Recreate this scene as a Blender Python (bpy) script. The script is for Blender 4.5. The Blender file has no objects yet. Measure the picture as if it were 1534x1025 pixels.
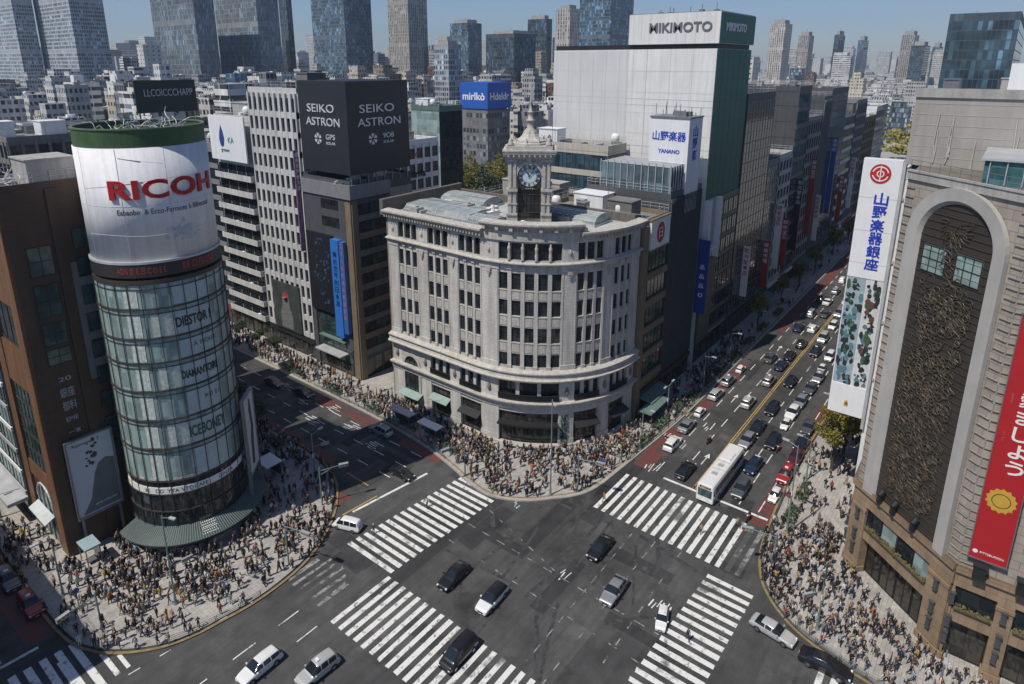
import bpy, math, random
from math import sin, cos, pi, radians, sqrt, atan2, hypot, floor
from mathutils import Vector, Matrix

# ------------------------------------------------------------------ camera, sky, sun, exposure
SC = bpy.context.scene
COL = SC.collection
VP1U, VP2U, HORV, VERTV, PXU = 1550., -535., 95., 3900., 755.   # vanishing points of the streets, horizon row, of the 1534 x 1025 photograph
_A = -(VP1U-PXU)*(VP2U-PXU)
_D = _A/(VERTV-HORV)
PYV = HORV+_D
FPX = sqrt(_A-_D*_D)
PITCH = math.atan(_D/FPX)
YAW = math.atan(((VP1U-PXU)/FPX)/hypot(1, _D/FPX))
EYE = Vector((0, 0, 60.))
FW = Vector((cos(PITCH)*cos(YAW), cos(PITCH)*sin(YAW), -sin(PITCH)))
RT = Vector((sin(YAW), -cos(YAW), 0))
UPV = RT.cross(FW)
cam_d = bpy.data.cameras.new('camera')
cam_d.sensor_width = 36.; cam_d.lens = FPX/1534*36
cam_d.shift_x = (767-PXU)/1534; cam_d.shift_y = -(512.5-PYV)/1534
cam_d.clip_start = .5; cam_d.clip_end = 60000
cam = bpy.data.objects.new('camera', cam_d); COL.objects.link(cam)
cam.matrix_world = Matrix(((RT.x, UPV.x, -FW.x, EYE.x), (RT.y, UPV.y, -FW.y, EYE.y), (RT.z, UPV.z, -FW.z, EYE.z), (0, 0, 0, 1)))
SC.camera = cam
SUN_EL, SUN_AZ = radians(57), atan2(.27, -.96)      # azimuth of the sun measured from +x
w = bpy.data.worlds.new('World'); SC.world = w; w.use_nodes = True
nt = w.node_tree; bg = nt.nodes['Background']
sky = nt.nodes.new('ShaderNodeTexSky'); sky.sky_type = 'NISHITA'; sky.sun_disc = False
sky.sun_elevation = SUN_EL; sky.sun_rotation = pi/2-SUN_AZ; sky.altitude = 50
sky.air_density = 1.0; sky.dust_density = .4; sky.ozone_density = 3.5
tint = nt.nodes.new('ShaderNodeVectorMath'); tint.operation = 'MULTIPLY'; tint.inputs[1].default_value = (.90, .97, 1.19)
nt.links.new(sky.outputs[0], tint.inputs[0]); nt.links.new(tint.outputs[0], bg.inputs[0]); bg.inputs[1].default_value = .076
sd = bpy.data.lights.new('sun', 'SUN'); sd.energy = 4.3; sd.angle = radians(.5); sd.color = (1., .94, .84)
so = bpy.data.objects.new('sun', sd); COL.objects.link(so)
sdir = Vector((cos(SUN_EL)*cos(SUN_AZ), cos(SUN_EL)*sin(SUN_AZ), sin(SUN_EL)))
so.rotation_euler = sdir.to_track_quat('Z', 'Y').to_euler(); so.location = (-60, 30, 160)
SC.view_settings.view_transform = 'Standard'; SC.view_settings.look = 'None'
SC.view_settings.exposure = 0.; SC.view_settings.gamma = 1.
SC.cycles.max_bounces = 6; SC.cycles.diffuse_bounces = 3; SC.cycles.glossy_bounces = 3
SC.cycles.transmission_bounces = 3; SC.cycles.volume_bounces = 0
SC.cycles.use_adaptive_sampling = True

# ------------------------------------------------------------------ from a point of the survey photograph to a point of the place
def ray(u, v): return FW+RT*((u-PXU)/FPX)-UPV*((v-PYV)/FPX)
def G(u, v, z=0.):
    r = ray(u, v); return EYE+r*((z-EYE.z)/r.z)
def onX(u, v, x):
    r = ray(u, v); return EYE+r*((x-EYE.x)/r.x)
def onY(u, v, y):
    r = ray(u, v); return EYE+r*((y-EYE.y)/r.y)
def Zat(v, x, y):
    k = (PYV-v)/FPX; d = Vector((x, y, -EYE.z))
    return (k*d.dot(FW)-d.dot(UPV))/(UPV.z-k*FW.z)
def proj(p):
    d = Vector(p)-EYE; k = d.dot(FW)
    return (PXU+FPX*d.dot(RT)/k, PYV-FPX*d.dot(UPV)/k, k)

# ------------------------------------------------------------------ mesh collector
class MB:
    def __init__(s): s.v = []; s.f = []; s.m = []; s.sm = []
    def add(s, vs, fs, mi=0, smooth=False):
        b = len(s.v); s.v += [(p[0], p[1], p[2]) for p in vs]
        for f in fs: s.f.append([b+i for i in f]); s.m.append(mi); s.sm.append(smooth)
    def hexa(s, p, mi=0):
        s.add(p, [(0, 3, 2, 1), (4, 5, 6, 7), (0, 1, 5, 4), (1, 2, 6, 5), (2, 3, 7, 6), (3, 0, 4, 7)], mi)
    def box(s, x0, x1, y0, y1, z0, z1, mi=0):
        s.hexa([(x0, y0, z0), (x1, y0, z0), (x1, y1, z0), (x0, y1, z0), (x0, y0, z1), (x1, y0, z1), (x1, y1, z1), (x0, y1, z1)], mi)
    def fbox(s, F, u0, u1, z0, z1, d0, d1, mi=0):
        P = F.pt
        s.hexa([P(u0, z0, d1), P(u1, z0, d1), P(u1, z0, d0), P(u0, z0, d0), P(u0, z1, d1), P(u1, z1, d1), P(u1, z1, d0), P(u0, z1, d0)], mi)
    def obox(s, c, ax, ay, hx, hy, hz, mi=0):
        c = Vector(c); ax = Vector(ax)*hx; ay = Vector(ay)*hy; az = Vector((0, 0, hz))
        s.hexa([c-ax-ay-az, c+ax-ay-az, c+ax+ay-az, c-ax+ay-az, c-ax-ay+az, c+ax-ay+az, c+ax+ay+az, c-ax+ay+az], mi)
    def prism(s, poly, z0, z1, mi=0, cap=True):
        n = len(poly)
        vs = [(p[0], p[1], z0) for p in poly]+[(p[0], p[1], z1) for p in poly]
        fs = [(i, (i+1) % n, n+(i+1) % n, n+i) for i in range(n)]
        if cap: fs += [tuple(range(n, 2*n)), tuple(range(n-1, -1, -1))]
        s.add(vs, fs, mi)
    def tube(s, p0, p1, r0, r1=None, n=8, mi=0, cap=True):
        p0, p1 = Vector(p0), Vector(p1); r1 = r0 if r1 is None else r1
        d = (p1-p0).normalized(); a = d.orthogonal().normalized(); b = d.cross(a)
        vs = [p0+(a*cos(2*pi*i/n)+b*sin(2*pi*i/n))*r0 for i in range(n)]+[p1+(a*cos(2*pi*i/n)+b*sin(2*pi*i/n))*r1 for i in range(n)]
        s.add(vs, [(i, (i+1) % n, n+(i+1) % n, n+i) for i in range(n)], mi, True)
        if cap: s.add(vs, [tuple(range(n-1, -1, -1)), tuple(range(n, 2*n))], mi)
    def path(s, pts, r, n=6, mi=0):
        for a, b in zip(pts, pts[1:]): s.tube(a, b, r, r, n, mi)
    def lathe(s, prof, c, n=32, a0=0, a1=2*pi, mi=0, smooth=True):
        full = abs(a1-a0-2*pi) < 1e-6; k = n if full else n+1
        vs = [(c[0]+r*cos(a0+(a1-a0)*i/n), c[1]+r*sin(a0+(a1-a0)*i/n), c[2]+z) for r, z in prof for i in range(k)]
        fs = []
        for j in range(len(prof)-1):
            for i in range(n):
                i2 = (i+1) % k if full else i+1
                fs.append((j*k+i, j*k+i2, (j+1)*k+i2, (j+1)*k+i))
        s.add(vs, fs, mi, smooth)
    def build(s, name, mats, parent=None, origin=None):
        me = bpy.data.meshes.new(name)
        o_ = Vector(origin) if origin is not None else (ORG[parent] if parent is not None else Vector((0, 0, 0)))
        me.from_pydata([(p[0]-o_.x, p[1]-o_.y, p[2]-o_.z) for p in s.v], [], s.f)
        if not isinstance(mats, (list, tuple)): mats = [mats]
        for m in mats: me.materials.append(m)
        if len(mats) > 1: me.polygons.foreach_set('material_index', s.m)
        me.polygons.foreach_set('use_smooth', s.sm)
        o = bpy.data.objects.new(name, me); COL.objects.link(o)
        if parent is not None: o.parent = parent
        else: o.location = o_
        ORG[o] = o_
        return o
ORG = {}
class Frame:                                    # a facade: origin, right hand, outward
    def __init__(s, o, u, n): s.o = Vector(o); s.u = Vector(u).normalized(); s.n = Vector(n).normalized()
    def pt(s, u, z, d=0.): return s.o+s.u*u+s.n*d+Vector((0, 0, z))
def face_of(side, x0, x1, y0, y1, z=0.):
    if side == '-X': return Frame((x0, y1, z), (0, -1, 0), (-1, 0, 0)), y1-y0
    if side == '+X': return Frame((x1, y0, z), (0, 1, 0), (1, 0, 0)), y1-y0
    if side == '-Y': return Frame((x0, y0, z), (1, 0, 0), (0, -1, 0)), x1-x0
    return Frame((x1, y1, z), (-1, 0, 0), (0, 1, 0)), x1-x0
def tag(o, label=None, cat=None, group=None, kind=None):
    if label: o['label'] = label
    if cat: o['category'] = cat
    if group: o['group'] = group
    if kind: o['kind'] = kind
    return o
def thing(name, label, cat, loc=(0, 0, 0), group=None):
    o = bpy.data.objects.new(name, None); COL.objects.link(o); o.location = loc; o.empty_display_size = .5
    ORG[o] = Vector(loc)
    return tag(o, label, cat, group)
def kids(o): return [c for c in KID.get(o.name, [])]
KID = {}
def copy_tree(o, loc, rz=0., parent=None, mats=None):
    c = o.copy(); COL.objects.link(c)
    if parent is None: c.location = loc; c.rotation_euler = (0, 0, rz)
    else: c.parent = parent
    for ch in o.children: copy_tree(ch, None, 0, c)
    return c

# ------------------------------------------------------------------ materials
def lin(h):
    if isinstance(h, str):
        t = [int(h[i:i+2], 16)/255 for i in (0, 2, 4)]
        return tuple(c/12.92 if c <= .04045 else ((c+.055)/1.055)**2.4 for c in t)
    return tuple(h)
MC = {}
def mat(name, col, rough=.75, metal=0., var=.18, scale=.6, bump=0., bscale=12., spec=.5, var2=0., scale2=6., emit=0., streak=0.):
    if name in MC: return MC[name]
    m = bpy.data.materials.new(name); m.use_nodes = True; MC[name] = m
    t = m.node_tree; N = t.nodes.new; L = t.links.new
    b = t.nodes['Principled BSDF']; col = lin(col)
    b.inputs['Roughness'].default_value = rough; b.inputs['Metallic'].default_value = metal
    b.inputs['Specular IOR Level'].default_value = spec
    tc = N('ShaderNodeTexCoord')
    prev = None
    def layer(sc, amt, prev, stretch=None):
        n = N('ShaderNodeTexNoise'); n.inputs['Scale'].default_value = sc; n.inputs['Detail'].default_value = 5; n.inputs['Roughness'].default_value = .65
        if stretch:
            mp = N('ShaderNodeMapping'); mp.inputs['Scale'].default_value = stretch; L(tc.outputs['Object'], mp.inputs[0]); L(mp.outputs[0], n.inputs['Vector'])
        else: L(tc.outputs['Object'], n.inputs['Vector'])
        r = N('ShaderNodeMapRange'); r.inputs[1].default_value = .28; r.inputs[2].default_value = .72
        r.inputs[3].default_value = 1-amt; r.inputs[4].default_value = 1+amt*.8
        L(n.outputs[0], r.inputs[0])
        x = N('ShaderNodeVectorMath'); x.operation = 'SCALE'
        if prev is None: x.inputs[0].default_value = col
        else: L(prev, x.inputs[0])
        L(r.outputs[0], x.inputs['Scale'])
        return x.outputs[0]
    if var: prev = layer(scale, var, prev)
    if var2: prev = layer(scale2, var2, prev)
    if streak: prev = layer(1., streak, prev, (1.6, 1.6, .09))
    if prev is None: b.inputs['Base Color'].default_value = (*col, 1)
    else: L(prev, b.inputs['Base Color'])
    if bump:
        n = N('ShaderNodeTexNoise'); n.inputs['Scale'].default_value = bscale; n.inputs['Detail'].default_value = 4; L(tc.outputs['Object'], n.inputs['Vector'])
        bp = N('ShaderNodeBump'); bp.inputs['Strength'].default_value = bump; bp.inputs['Distance'].default_value = .05
        L(n.outputs[0], bp.inputs['Height']); L(bp.outputs[0], b.inputs['Normal'])
    if emit:
        b.inputs['Emission Color'].default_value = (*col, 1); b.inputs['Emission Strength'].default_value = emit
    return m
def blocks(name, col, bw, bh, rough=.8, var=.1, mortar=.55, msize=.02, streak=.12):
    """stone or tile courses: brick pattern along the wall (any bearing) and the height"""
    if name in MC: return MC[name]
    m = mat(name, col, rough, var=0); t = m.node_tree; N = t.nodes.new; L = t.links.new; b = t.nodes['Principled BSDF']; col = lin(col)
    uvw = wall_uv(t)
    br = N('ShaderNodeTexBrick'); br.inputs['Scale'].default_value = 1.; br.inputs['Brick Width'].default_value = bw; br.inputs['Row Height'].default_value = bh
    br.inputs['Mortar Size'].default_value = msize; br.inputs['Mortar Smooth'].default_value = .3
    br.inputs['Color1'].default_value = (*[c*(1-var) for c in col], 1); br.inputs['Color2'].default_value = (*[c*(1+var) for c in col], 1)
    br.inputs['Mortar'].default_value = (*[c*mortar for c in col], 1)
    L(uvw, br.inputs['Vector'])
    n = N('ShaderNodeTexNoise'); n.inputs['Scale'].default_value = 1.; n.inputs['Detail'].default_value = 6
    g = N('ShaderNodeNewGeometry'); mp = N('ShaderNodeMapping'); mp.inputs['Scale'].default_value = (1.1, 1.1, .12); L(g.outputs['Position'], mp.inputs[0]); L(mp.outputs[0], n.inputs['Vector'])
    r = N('ShaderNodeMapRange'); r.inputs[1].default_value = .3; r.inputs[2].default_value = .7; r.inputs[3].default_value = 1-streak*1.4; r.inputs[4].default_value = 1+streak; L(n.outputs[0], r.inputs[0])
    x = N('ShaderNodeVectorMath'); x.operation = 'SCALE'; L(br.outputs[0], x.inputs[0]); L(r.outputs[0], x.inputs['Scale'])
    L(x.outputs[0], b.inputs['Base Color'])
    return m
def wall_uv(t):
    N = t.nodes.new; L = t.links.new
    g = N('ShaderNodeNewGeometry')
    sn = N('ShaderNodeSeparateXYZ'); L(g.outputs['True Normal'], sn.inputs[0])
    ng = N('ShaderNodeMath'); ng.operation = 'MULTIPLY'; ng.inputs[1].default_value = -1; L(sn.outputs[1], ng.inputs[0])
    cb = N('ShaderNodeCombineXYZ'); L(ng.outputs[0], cb.inputs[0]); L(sn.outputs[0], cb.inputs[1])
    dt = N('ShaderNodeVectorMath'); dt.operation = 'DOT_PRODUCT'; L(g.outputs['Position'], dt.inputs[0]); L(cb.outputs[0], dt.inputs[1])
    sp = N('ShaderNodeSeparateXYZ'); L(g.outputs['Position'], sp.inputs[0])
    o = N('ShaderNodeCombineXYZ'); L(dt.outputs['Value'], o.inputs[0]); L(sp.outputs[2], o.inputs[1])
    return o.outputs[0]
def facade(name, wall, glass, fw, fh, a, b_, c, d, gr=.12, roof=(.22, .22, .22), wr=.8, lit=.25):
    """wall with a grid of panes: bay fw, storey fh, pane from a to b_ of the bay and c to d of the storey"""
    if name in MC: return MC[name]
    m = mat(name, wall, wr, var=0); t = m.node_tree; N = t.nodes.new; L = t.links.new; bs = t.nodes['Principled BSDF']
    wall = lin(wall); glass = lin(glass)
    def M(op, x, y=None, z=None):
        n = N('ShaderNodeMath'); n.operation = op
        for i, q in enumerate((x, y, z)):
            if q is None: continue
            if isinstance(q, (int, float)): n.inputs[i].default_value = q
            else: L(q, n.inputs[i])
        return n.outputs[0]
    uv = wall_uv(t); s = N('ShaderNodeSeparateXYZ'); L(uv, s.inputs[0])
    oi = N('ShaderNodeObjectInfo')
    u = M('DIVIDE', s.outputs[0], fw); v = M('DIVIDE', s.outputs[1], fh)
    u = M('ADD', u, M('MULTIPLY', oi.outputs['Random'], 7.3))
    fu = M('FRACT', u); fv = M('FRACT', v)
    mask = M('MULTIPLY', M('MULTIPLY', M('GREATER_THAN', fu, a), M('LESS_THAN', fu, b_)), M('MULTIPLY', M('GREATER_THAN', fv, c), M('LESS_THAN', fv, d)))
    g = N('ShaderNodeNewGeometry'); sn = N('ShaderNodeSeparateXYZ'); L(g.outputs['True Normal'], sn.inputs[0])
    up = M('GREATER_THAN', sn.outputs[2], .6)
    mask = M('MULTIPLY', mask, M('SUBTRACT', 1., up))
    mask = M('MULTIPLY', mask, M('SUBTRACT', 1., M('MULTIPLY', M('LESS_THAN', M('FRACT', M('DIVIDE', M('ADD', M('FLOOR', v), 4.), 13.)), .07), .75)))
    cb = N('ShaderNodeCombineXYZ'); L(M('FLOOR', u), cb.inputs[0]); L(M('FLOOR', v), cb.inputs[1]); L(oi.outputs['Random'], cb.inputs[2])
    wn = N('ShaderNodeTexWhiteNoise'); wn.noise_dimensions = '3D'; L(cb.outputs[0], wn.inputs['Vector'])
    # panes: dark, some with pale blinds behind, broad mottling painted in for reflections
    gs = N('ShaderNodeMapRange'); gs.inputs[1].default_value = .55; gs.inputs[2].default_value = 1.; gs.inputs[3].default_value = .7; gs.inputs[4].default_value = 1.+lit*14; L(wn.outputs[0], gs.inputs[0])
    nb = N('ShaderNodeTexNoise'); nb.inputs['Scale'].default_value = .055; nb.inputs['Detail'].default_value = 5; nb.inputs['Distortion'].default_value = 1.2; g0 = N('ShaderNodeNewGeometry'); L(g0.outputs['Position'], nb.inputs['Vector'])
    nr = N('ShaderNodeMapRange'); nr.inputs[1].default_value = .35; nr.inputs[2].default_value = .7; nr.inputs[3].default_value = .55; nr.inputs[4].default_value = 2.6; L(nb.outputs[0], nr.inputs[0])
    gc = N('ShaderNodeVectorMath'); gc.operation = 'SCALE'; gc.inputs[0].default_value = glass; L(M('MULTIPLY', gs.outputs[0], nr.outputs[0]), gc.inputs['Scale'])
    # wall: weathered
    ns = N('ShaderNodeTexNoise'); ns.inputs['Detail'].default_value = 6; mp = N('ShaderNodeMapping'); mp.inputs['Scale'].default_value = (.35, .35, .07); L(g.outputs['Position'], mp.inputs[0]); L(mp.outputs[0], ns.inputs['Vector']); ns.inputs['Scale'].default_value = 1.
    rg = N('ShaderNodeMapRange'); rg.inputs[1].default_value = .3; rg.inputs[2].default_value = .7; rg.inputs[3].default_value = .72; rg.inputs[4].default_value = 1.12; L(ns.outputs[0], rg.inputs[0])
    sc = M('MULTIPLY', rg.outputs[0], M('ADD', M('MULTIPLY', oi.outputs['Random'], .4), .8))
    wc = N('ShaderNodeVectorMath'); wc.operation = 'SCALE'; wc.inputs[0].default_value = wall; L(sc, wc.inputs['Scale'])
    rc = N('ShaderNodeVectorMath'); rc.operation = 'SCALE'; rc.inputs[0].default_value = roof
    n2 = N('ShaderNodeTexNoise'); n2.inputs['Scale'].default_value = .35; n2.inputs['Detail'].default_value = 8; L(g.outputs['Position'], n2.inputs['Vector'])
    r2 = N('ShaderNodeMapRange'); r2.inputs[1].default_value = .3; r2.inputs[2].default_value = .7; r2.inputs[3].default_value = .5; r2.inputs[4].default_value = 1.6; L(n2.outputs[0], r2.inputs[0]); L(r2.outputs[0], rc.inputs['Scale'])
    def mix(f, x, y):
        k = N('ShaderNodeMix'); k.data_type = 'RGBA'; L(f, k.inputs[0]); L(x, k.inputs[6]); L(y, k.inputs[7]); return k.outputs[2]
    L(mix(up, mix(mask, wc.outputs[0], gc.outputs[0]), rc.outputs[0]), bs.inputs['Base Color'])
    L(M('ADD', M('MULTIPLY', mask, gr-wr), wr), bs.inputs['Roughness'])
    bp = N('ShaderNodeBump'); bp.invert = True; bp.inputs['Strength'].default_value = .6; bp.inputs['Distance'].default_value = .25; L(mask, bp.inputs['Height']); L(bp.outputs[0], bs.inputs['Normal'])
    return m
def glassy(name, col, rough=.07, var=.5, pane=(1.5, 1.5), spec=.6, bump=.03):
    """a pane seen from outside: dark mirror with a different tone behind every light"""
    if name in MC: return MC[name]
    m = mat(name, col, rough, var=0, spec=spec); t = m.node_tree; N = t.nodes.new; L = t.links.new; b = t.nodes['Principled BSDF']
    uv = wall_uv(t)
    dv = N('ShaderNodeVectorMath'); dv.operation = 'DIVIDE'; dv.inputs[1].default_value = (pane[0], pane[1], 1); L(uv, dv.inputs[0])
    fl = N('ShaderNodeVectorMath'); fl.operation = 'FLOOR'; L(dv.outputs[0], fl.inputs[0])
    wn = N('ShaderNodeTexWhiteNoise'); wn.noise_dimensions = '2D'; L(fl.outputs[0], wn.inputs['Vector'])
    ns = N('ShaderNodeTexNoise'); ns.inputs['Scale'].default_value = .7; ns.inputs['Detail'].default_value = 4; g = N('ShaderNodeNewGeometry'); L(g.outputs['Position'], ns.inputs['Vector'])
    ad = N('ShaderNodeMath'); ad.operation = 'ADD'; L(wn.outputs[0], ad.inputs[0]); L(ns.outputs[0], ad.inputs[1])
    r = N('ShaderNodeMapRange'); r.inputs[1].default_value = .35; r.inputs[2].default_value = 1.5; r.inputs[3].default_value = 1-var; r.inputs[4].default_value = 1+var; L(ad.outputs[0], r.inputs[0])
    x = N('ShaderNodeVectorMath'); x.operation = 'SCALE'; x.inputs[0].default_value = lin(col); L(r.outputs[0], x.inputs['Scale']); L(x.outputs[0], b.inputs['Base Color'])
    n3 = N('ShaderNodeTexNoise'); n3.inputs['Scale'].default_value = .5; L(g.outputs['Position'], n3.inputs['Vector'])
    bp = N('ShaderNodeBump'); bp.inputs['Strength'].default_value = bump*6; bp.inputs['Distance'].default_value = .1; L(n3.outputs[0], bp.inputs['Height']); L(bp.outputs[0], b.inputs['Normal'])
    return m

STONE = blocks('pale_stone', (.50, .48, .445), 1.15, .48, var=.07, mortar=.72, streak=.16)
STONED = mat('carved_stone', (.45, .425, .385), .85, var=.22, scale=1.3, var2=.12, scale2=9, streak=.2)
SOOT = mat('sooty_stone', (.20, .18, .16), .85, var=.3, scale=1., var2=.15)
SAND = blocks('sandstone', (.27, .19, .12), 1.6, 1.0, var=.09, mortar=.5, streak=.14)
GLASS = glassy('dark_glass', (.018, .024, .028), .06, .6)
GLASSB = glassy('blue_glass', (.03, .06, .085), .05, .5)
GLASSG = glassy('green_glass', (.03, .06, .055), .08, .6)
GLASST = glassy('teal_glass', (.235, .315, .30), .3, .38, (2.1, 1.9), spec=.45)
DARKM = mat('dark_metal', (.03, .03, .032), .5, .3)
GREYM = mat('grey_metal', (.22, .23, .24), .45, .5)
PALEM = mat('pale_metal', (.5, .51, .52), .5, .3)
BRONZE = mat('bronze_metal', (.075, .062, .052), .5, .4)
WHITE = mat('white_panel', (.72, .73, .74), .55, var=.06, scale=.25, streak=.07)
WHITEP = mat('white_paint', (.74, .74, .72), .6, var=.1)
CONC = mat('concrete', (.36, .35, .33), .9, var=.2, scale=.4, var2=.15, streak=.2)
CONCD = mat('dark_concrete', (.17, .165, .16), .9, var=.25, scale=.4, var2=.15, streak=.2)
ROOF = mat('roof_felt', (.20, .20, .19), .95, var=.3, scale=.35, var2=.2, scale2=3)
ROOFP = mat('pale_roof', (.42, .43, .42), .85, var=.25, scale=.3, var2=.2, scale2=2.5)
LEAFM = None
rng = random.Random(7)

# ------------------------------------------------------------------ lettering
def glyphs(txt, space=1., bold=0.):
    c = bpy.data.curves.new('t', 'FONT'); c.body = txt; c.size = 1.; c.space_character = space; c.offset = bold; c.resolution_u = 3
    o = bpy.data.objects.new('t', c); COL.objects.link(o)
    dg = bpy.context.evaluated_depsgraph_get(); dg.update()
    me = bpy.data.meshes.new_from_object(o.evaluated_get(dg))
    v = [tuple(p.co) for p in me.vertices]; f = [list(p.vertices) for p in me.polygons]
    bpy.data.objects.remove(o); bpy.data.curves.remove(c); bpy.data.meshes.remove(me)
    return v, f
def letter_mb(txt, put, w=None, h=None, thick=.06, space=1., bold=0.):
    """put(x, y, d): where a point of the lettering goes; fitted to width w and/or height h, centred"""
    v, f = glyphs(txt, space, bold); mb = MB()
    if not v: return mb
    x0 = min(p[0] for p in v); x1 = max(p[0] for p in v); y0 = min(p[1] for p in v); y1 = max(p[1] for p in v)
    sx = w/(x1-x0) if w else None; sy = h/(y1-y0) if h else None
    sx = sx or sy; sy = sy or sx
    q = [((p[0]-(x0+x1)/2)*sx, (p[1]-(y0+y1)/2)*sy) for p in v]
    mb.add([put(a, b, thick) for a, b in q], f)
    e = {}
    for fc in f:
        for i in range(len(fc)):
            a, b = fc[i], fc[(i+1) % len(fc)]
            e[(a, b)] = e.get((a, b), 0)+1
    edge = [(a, b) for (a, b) in e if (b, a) not in e]
    n = len(q); base = len(mb.v)
    mb.add([put(a, b, thick) for a, b in q]+[put(a, b, 0) for a, b in q], [(a, n+a, n+b, b) for a, b in edge])
    return mb
def sign_text(txt, F, u, z, parent, m, w=None, h=None, d=.0, thick=.06, name='lettering', space=1., bold=0.):
    mb = letter_mb(txt, lambda a, b, t: F.pt(u+a, z+b, d+t), w, h, thick, space, bold)
    return mb.build(name, m, parent)
def column_text(txt, F, u, ztop, size, parent, m, d=0., thick=.06, step=1.12, name='character', bold=.01):
    for i, ch in enumerate(txt):
        sign_text(ch, F, u, ztop-size*(.5+i*step), parent, m, w=size*.92, h=size*.92, d=d, thick=thick, name=name, bold=bold)
INK = mat('black_ink', (.02, .02, .022), .6, var=0); INKW = mat('white_letters', (.75, .75, .75), .5, var=0)
BLUEI = mat('blue_letters', (.012, .04, .42), .5, var=.08); REDI = mat('red_letters', (.42, .012, .018), .45, var=.06)
GOLD = mat('gold_paint', (.55, .34, .05), .5, var=.12, scale=2)
# ------------------------------------------------------------------ ground, roads, pavements, paint
def ground_mat(name, col, kind):
    m = mat(name, col, .9, var=0); t = m.node_tree; N = t.nodes.new; L = t.links.new; b = t.nodes['Principled BSDF']; col = lin(col)
    g = N('ShaderNodeNewGeometry')
    def noise(sc, lo, hi, a, c, det=6, stretch=None):
        n = N('ShaderNodeTexNoise'); n.inputs['Scale'].default_value = sc; n.inputs['Detail'].default_value = det; n.inputs['Roughness'].default_value = .65
        if stretch:
            mp = N('ShaderNodeMapping'); mp.inputs['Scale'].default_value = stretch; L(g.outputs['Position'], mp.inputs[0]); L(mp.outputs[0], n.inputs['Vector'])
        else: L(g.outputs['Position'], n.inputs['Vector'])
        r = N('ShaderNodeMapRange'); r.inputs[1].default_value = lo; r.inputs[2].default_value = hi; r.inputs[3].default_value = a; r.inputs[4].default_value = c
        L(n.outputs[0], r.inputs[0]); return r.outputs[0]
    def mul(*xs):
        o = xs[0]
        for x in xs[1:]:
            n = N('ShaderNodeMath'); n.operation = 'MULTIPLY'; L(o, n.inputs[0]); L(x, n.inputs[1]); o = n.outputs[0]
        return o
    if kind == 'asphalt':
        f = mul(noise(.09, .3, .7, .55, 1.4), noise(.5, .3, .7, .76, 1.22), noise(9, .3, .7, .82, 1.2), noise(1., .32, .62, .8, 1.1, 4, (.05, 1.1, 1)), noise(.16, .56, .68, 1., .48, 8))
    else:
        f = mul(noise(.15, .3, .7, .82, 1.15), noise(1.2, .3, .7, .88, 1.1), noise(.9, .58, .7, 1., .72, 8))
    x = N('ShaderNodeVectorMath'); x.operation = 'SCALE'; L(f, x.inputs['Scale'])
    if kind == 'paving':
        br = N('ShaderNodeTexBrick'); br.inputs['Scale'].default_value = 1.; br.inputs['Brick Width'].default_value = .9; br.inputs['Row Height'].default_value = .45; br.inputs['Mortar Size'].default_value = .018
        br.inputs['Color1'].default_value = (*[c*.9 for c in col], 1); br.inputs['Color2'].default_value = (*[c*1.1 for c in col], 1); br.inputs['Mortar'].default_value = (*[c*.55 for c in col], 1)
        L(g.outputs['Position'], br.inputs['Vector']); L(br.outputs[0], x.inputs[0])
    else: x.inputs[0].default_value = col
    L(x.outputs[0], b.inputs['Base Color'])
    n = N('ShaderNodeTexNoise'); n.inputs['Scale'].default_value = 25; L(g.outputs['Position'], n.inputs['Vector'])
    bp = N('ShaderNodeBump'); bp.inputs['Strength'].default_value = .25; bp.inputs['Distance'].default_value = .03; L(n.outputs[0], bp.inputs['Height']); L(bp.outputs[0], b.inputs['Normal'])
    return m
def paint_mat(name, col, under, wear):
    m = mat(name, col, .7, var=0); t = m.node_tree; N = t.nodes.new; L = t.links.new; b = t.nodes['Principled BSDF']
    g = N('ShaderNodeNewGeometry')
    def nz(sc, lo, hi):
        n = N('ShaderNodeTexNoise'); n.inputs['Scale'].default_value = sc; n.inputs['Detail'].default_value = 8; n.inputs['Roughness'].default_value = .7; L(g.outputs['Position'], n.inputs['Vector'])
        r = N('ShaderNodeMapRange'); r.inputs[1].default_value = lo; r.inputs[2].default_value = hi; L(n.outputs[0], r.inputs[0]); return r.outputs[0]
    mx = N('ShaderNodeMath'); mx.operation = 'MAXIMUM'; L(nz(1.3, wear, wear+.09), mx.inputs[0]); L(nz(.22, wear+.02, wear+.1), mx.inputs[1])
    k = N('ShaderNodeMix'); k.data_type = 'RGBA'; k.inputs[6].default_value = (*lin(col), 1); k.inputs[7].default_value = (*lin(under), 1); L(mx.outputs[0], k.inputs[0])
    L(k.outputs[2], b.inputs['Base Color'])
    return m
ASPH = ground_mat('asphalt', (.062, .061, .060), 'asphalt')
PAVE = ground_mat('paving', (.37, .35, .325), 'paving')
CITYG = ground_mat('city_ground', (.10, .10, .098), 'asphalt')
PAINT = paint_mat('road_paint', (.66, .66, .63), (.16, .16, .155), .545)
PAINTW = paint_mat('worn_road_paint', (.30, .30, .29), (.07, .07, .07), .47)
PAINTY = paint_mat('yellow_road_paint', (.46, .29, .07), (.13, .11, .07), .54)
PAINTR = paint_mat('red_road_paint', (.15, .040, .032), (.055, .05, .05), .50)
KERBM = mat('kerb_stone', (.30, .29, .27), .85, var=.2, scale=1.5)
TACT = mat('tactile_yellow', (.25, .19, .09), .8, var=.35, scale=1.2, var2=.25, scale2=5)

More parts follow.
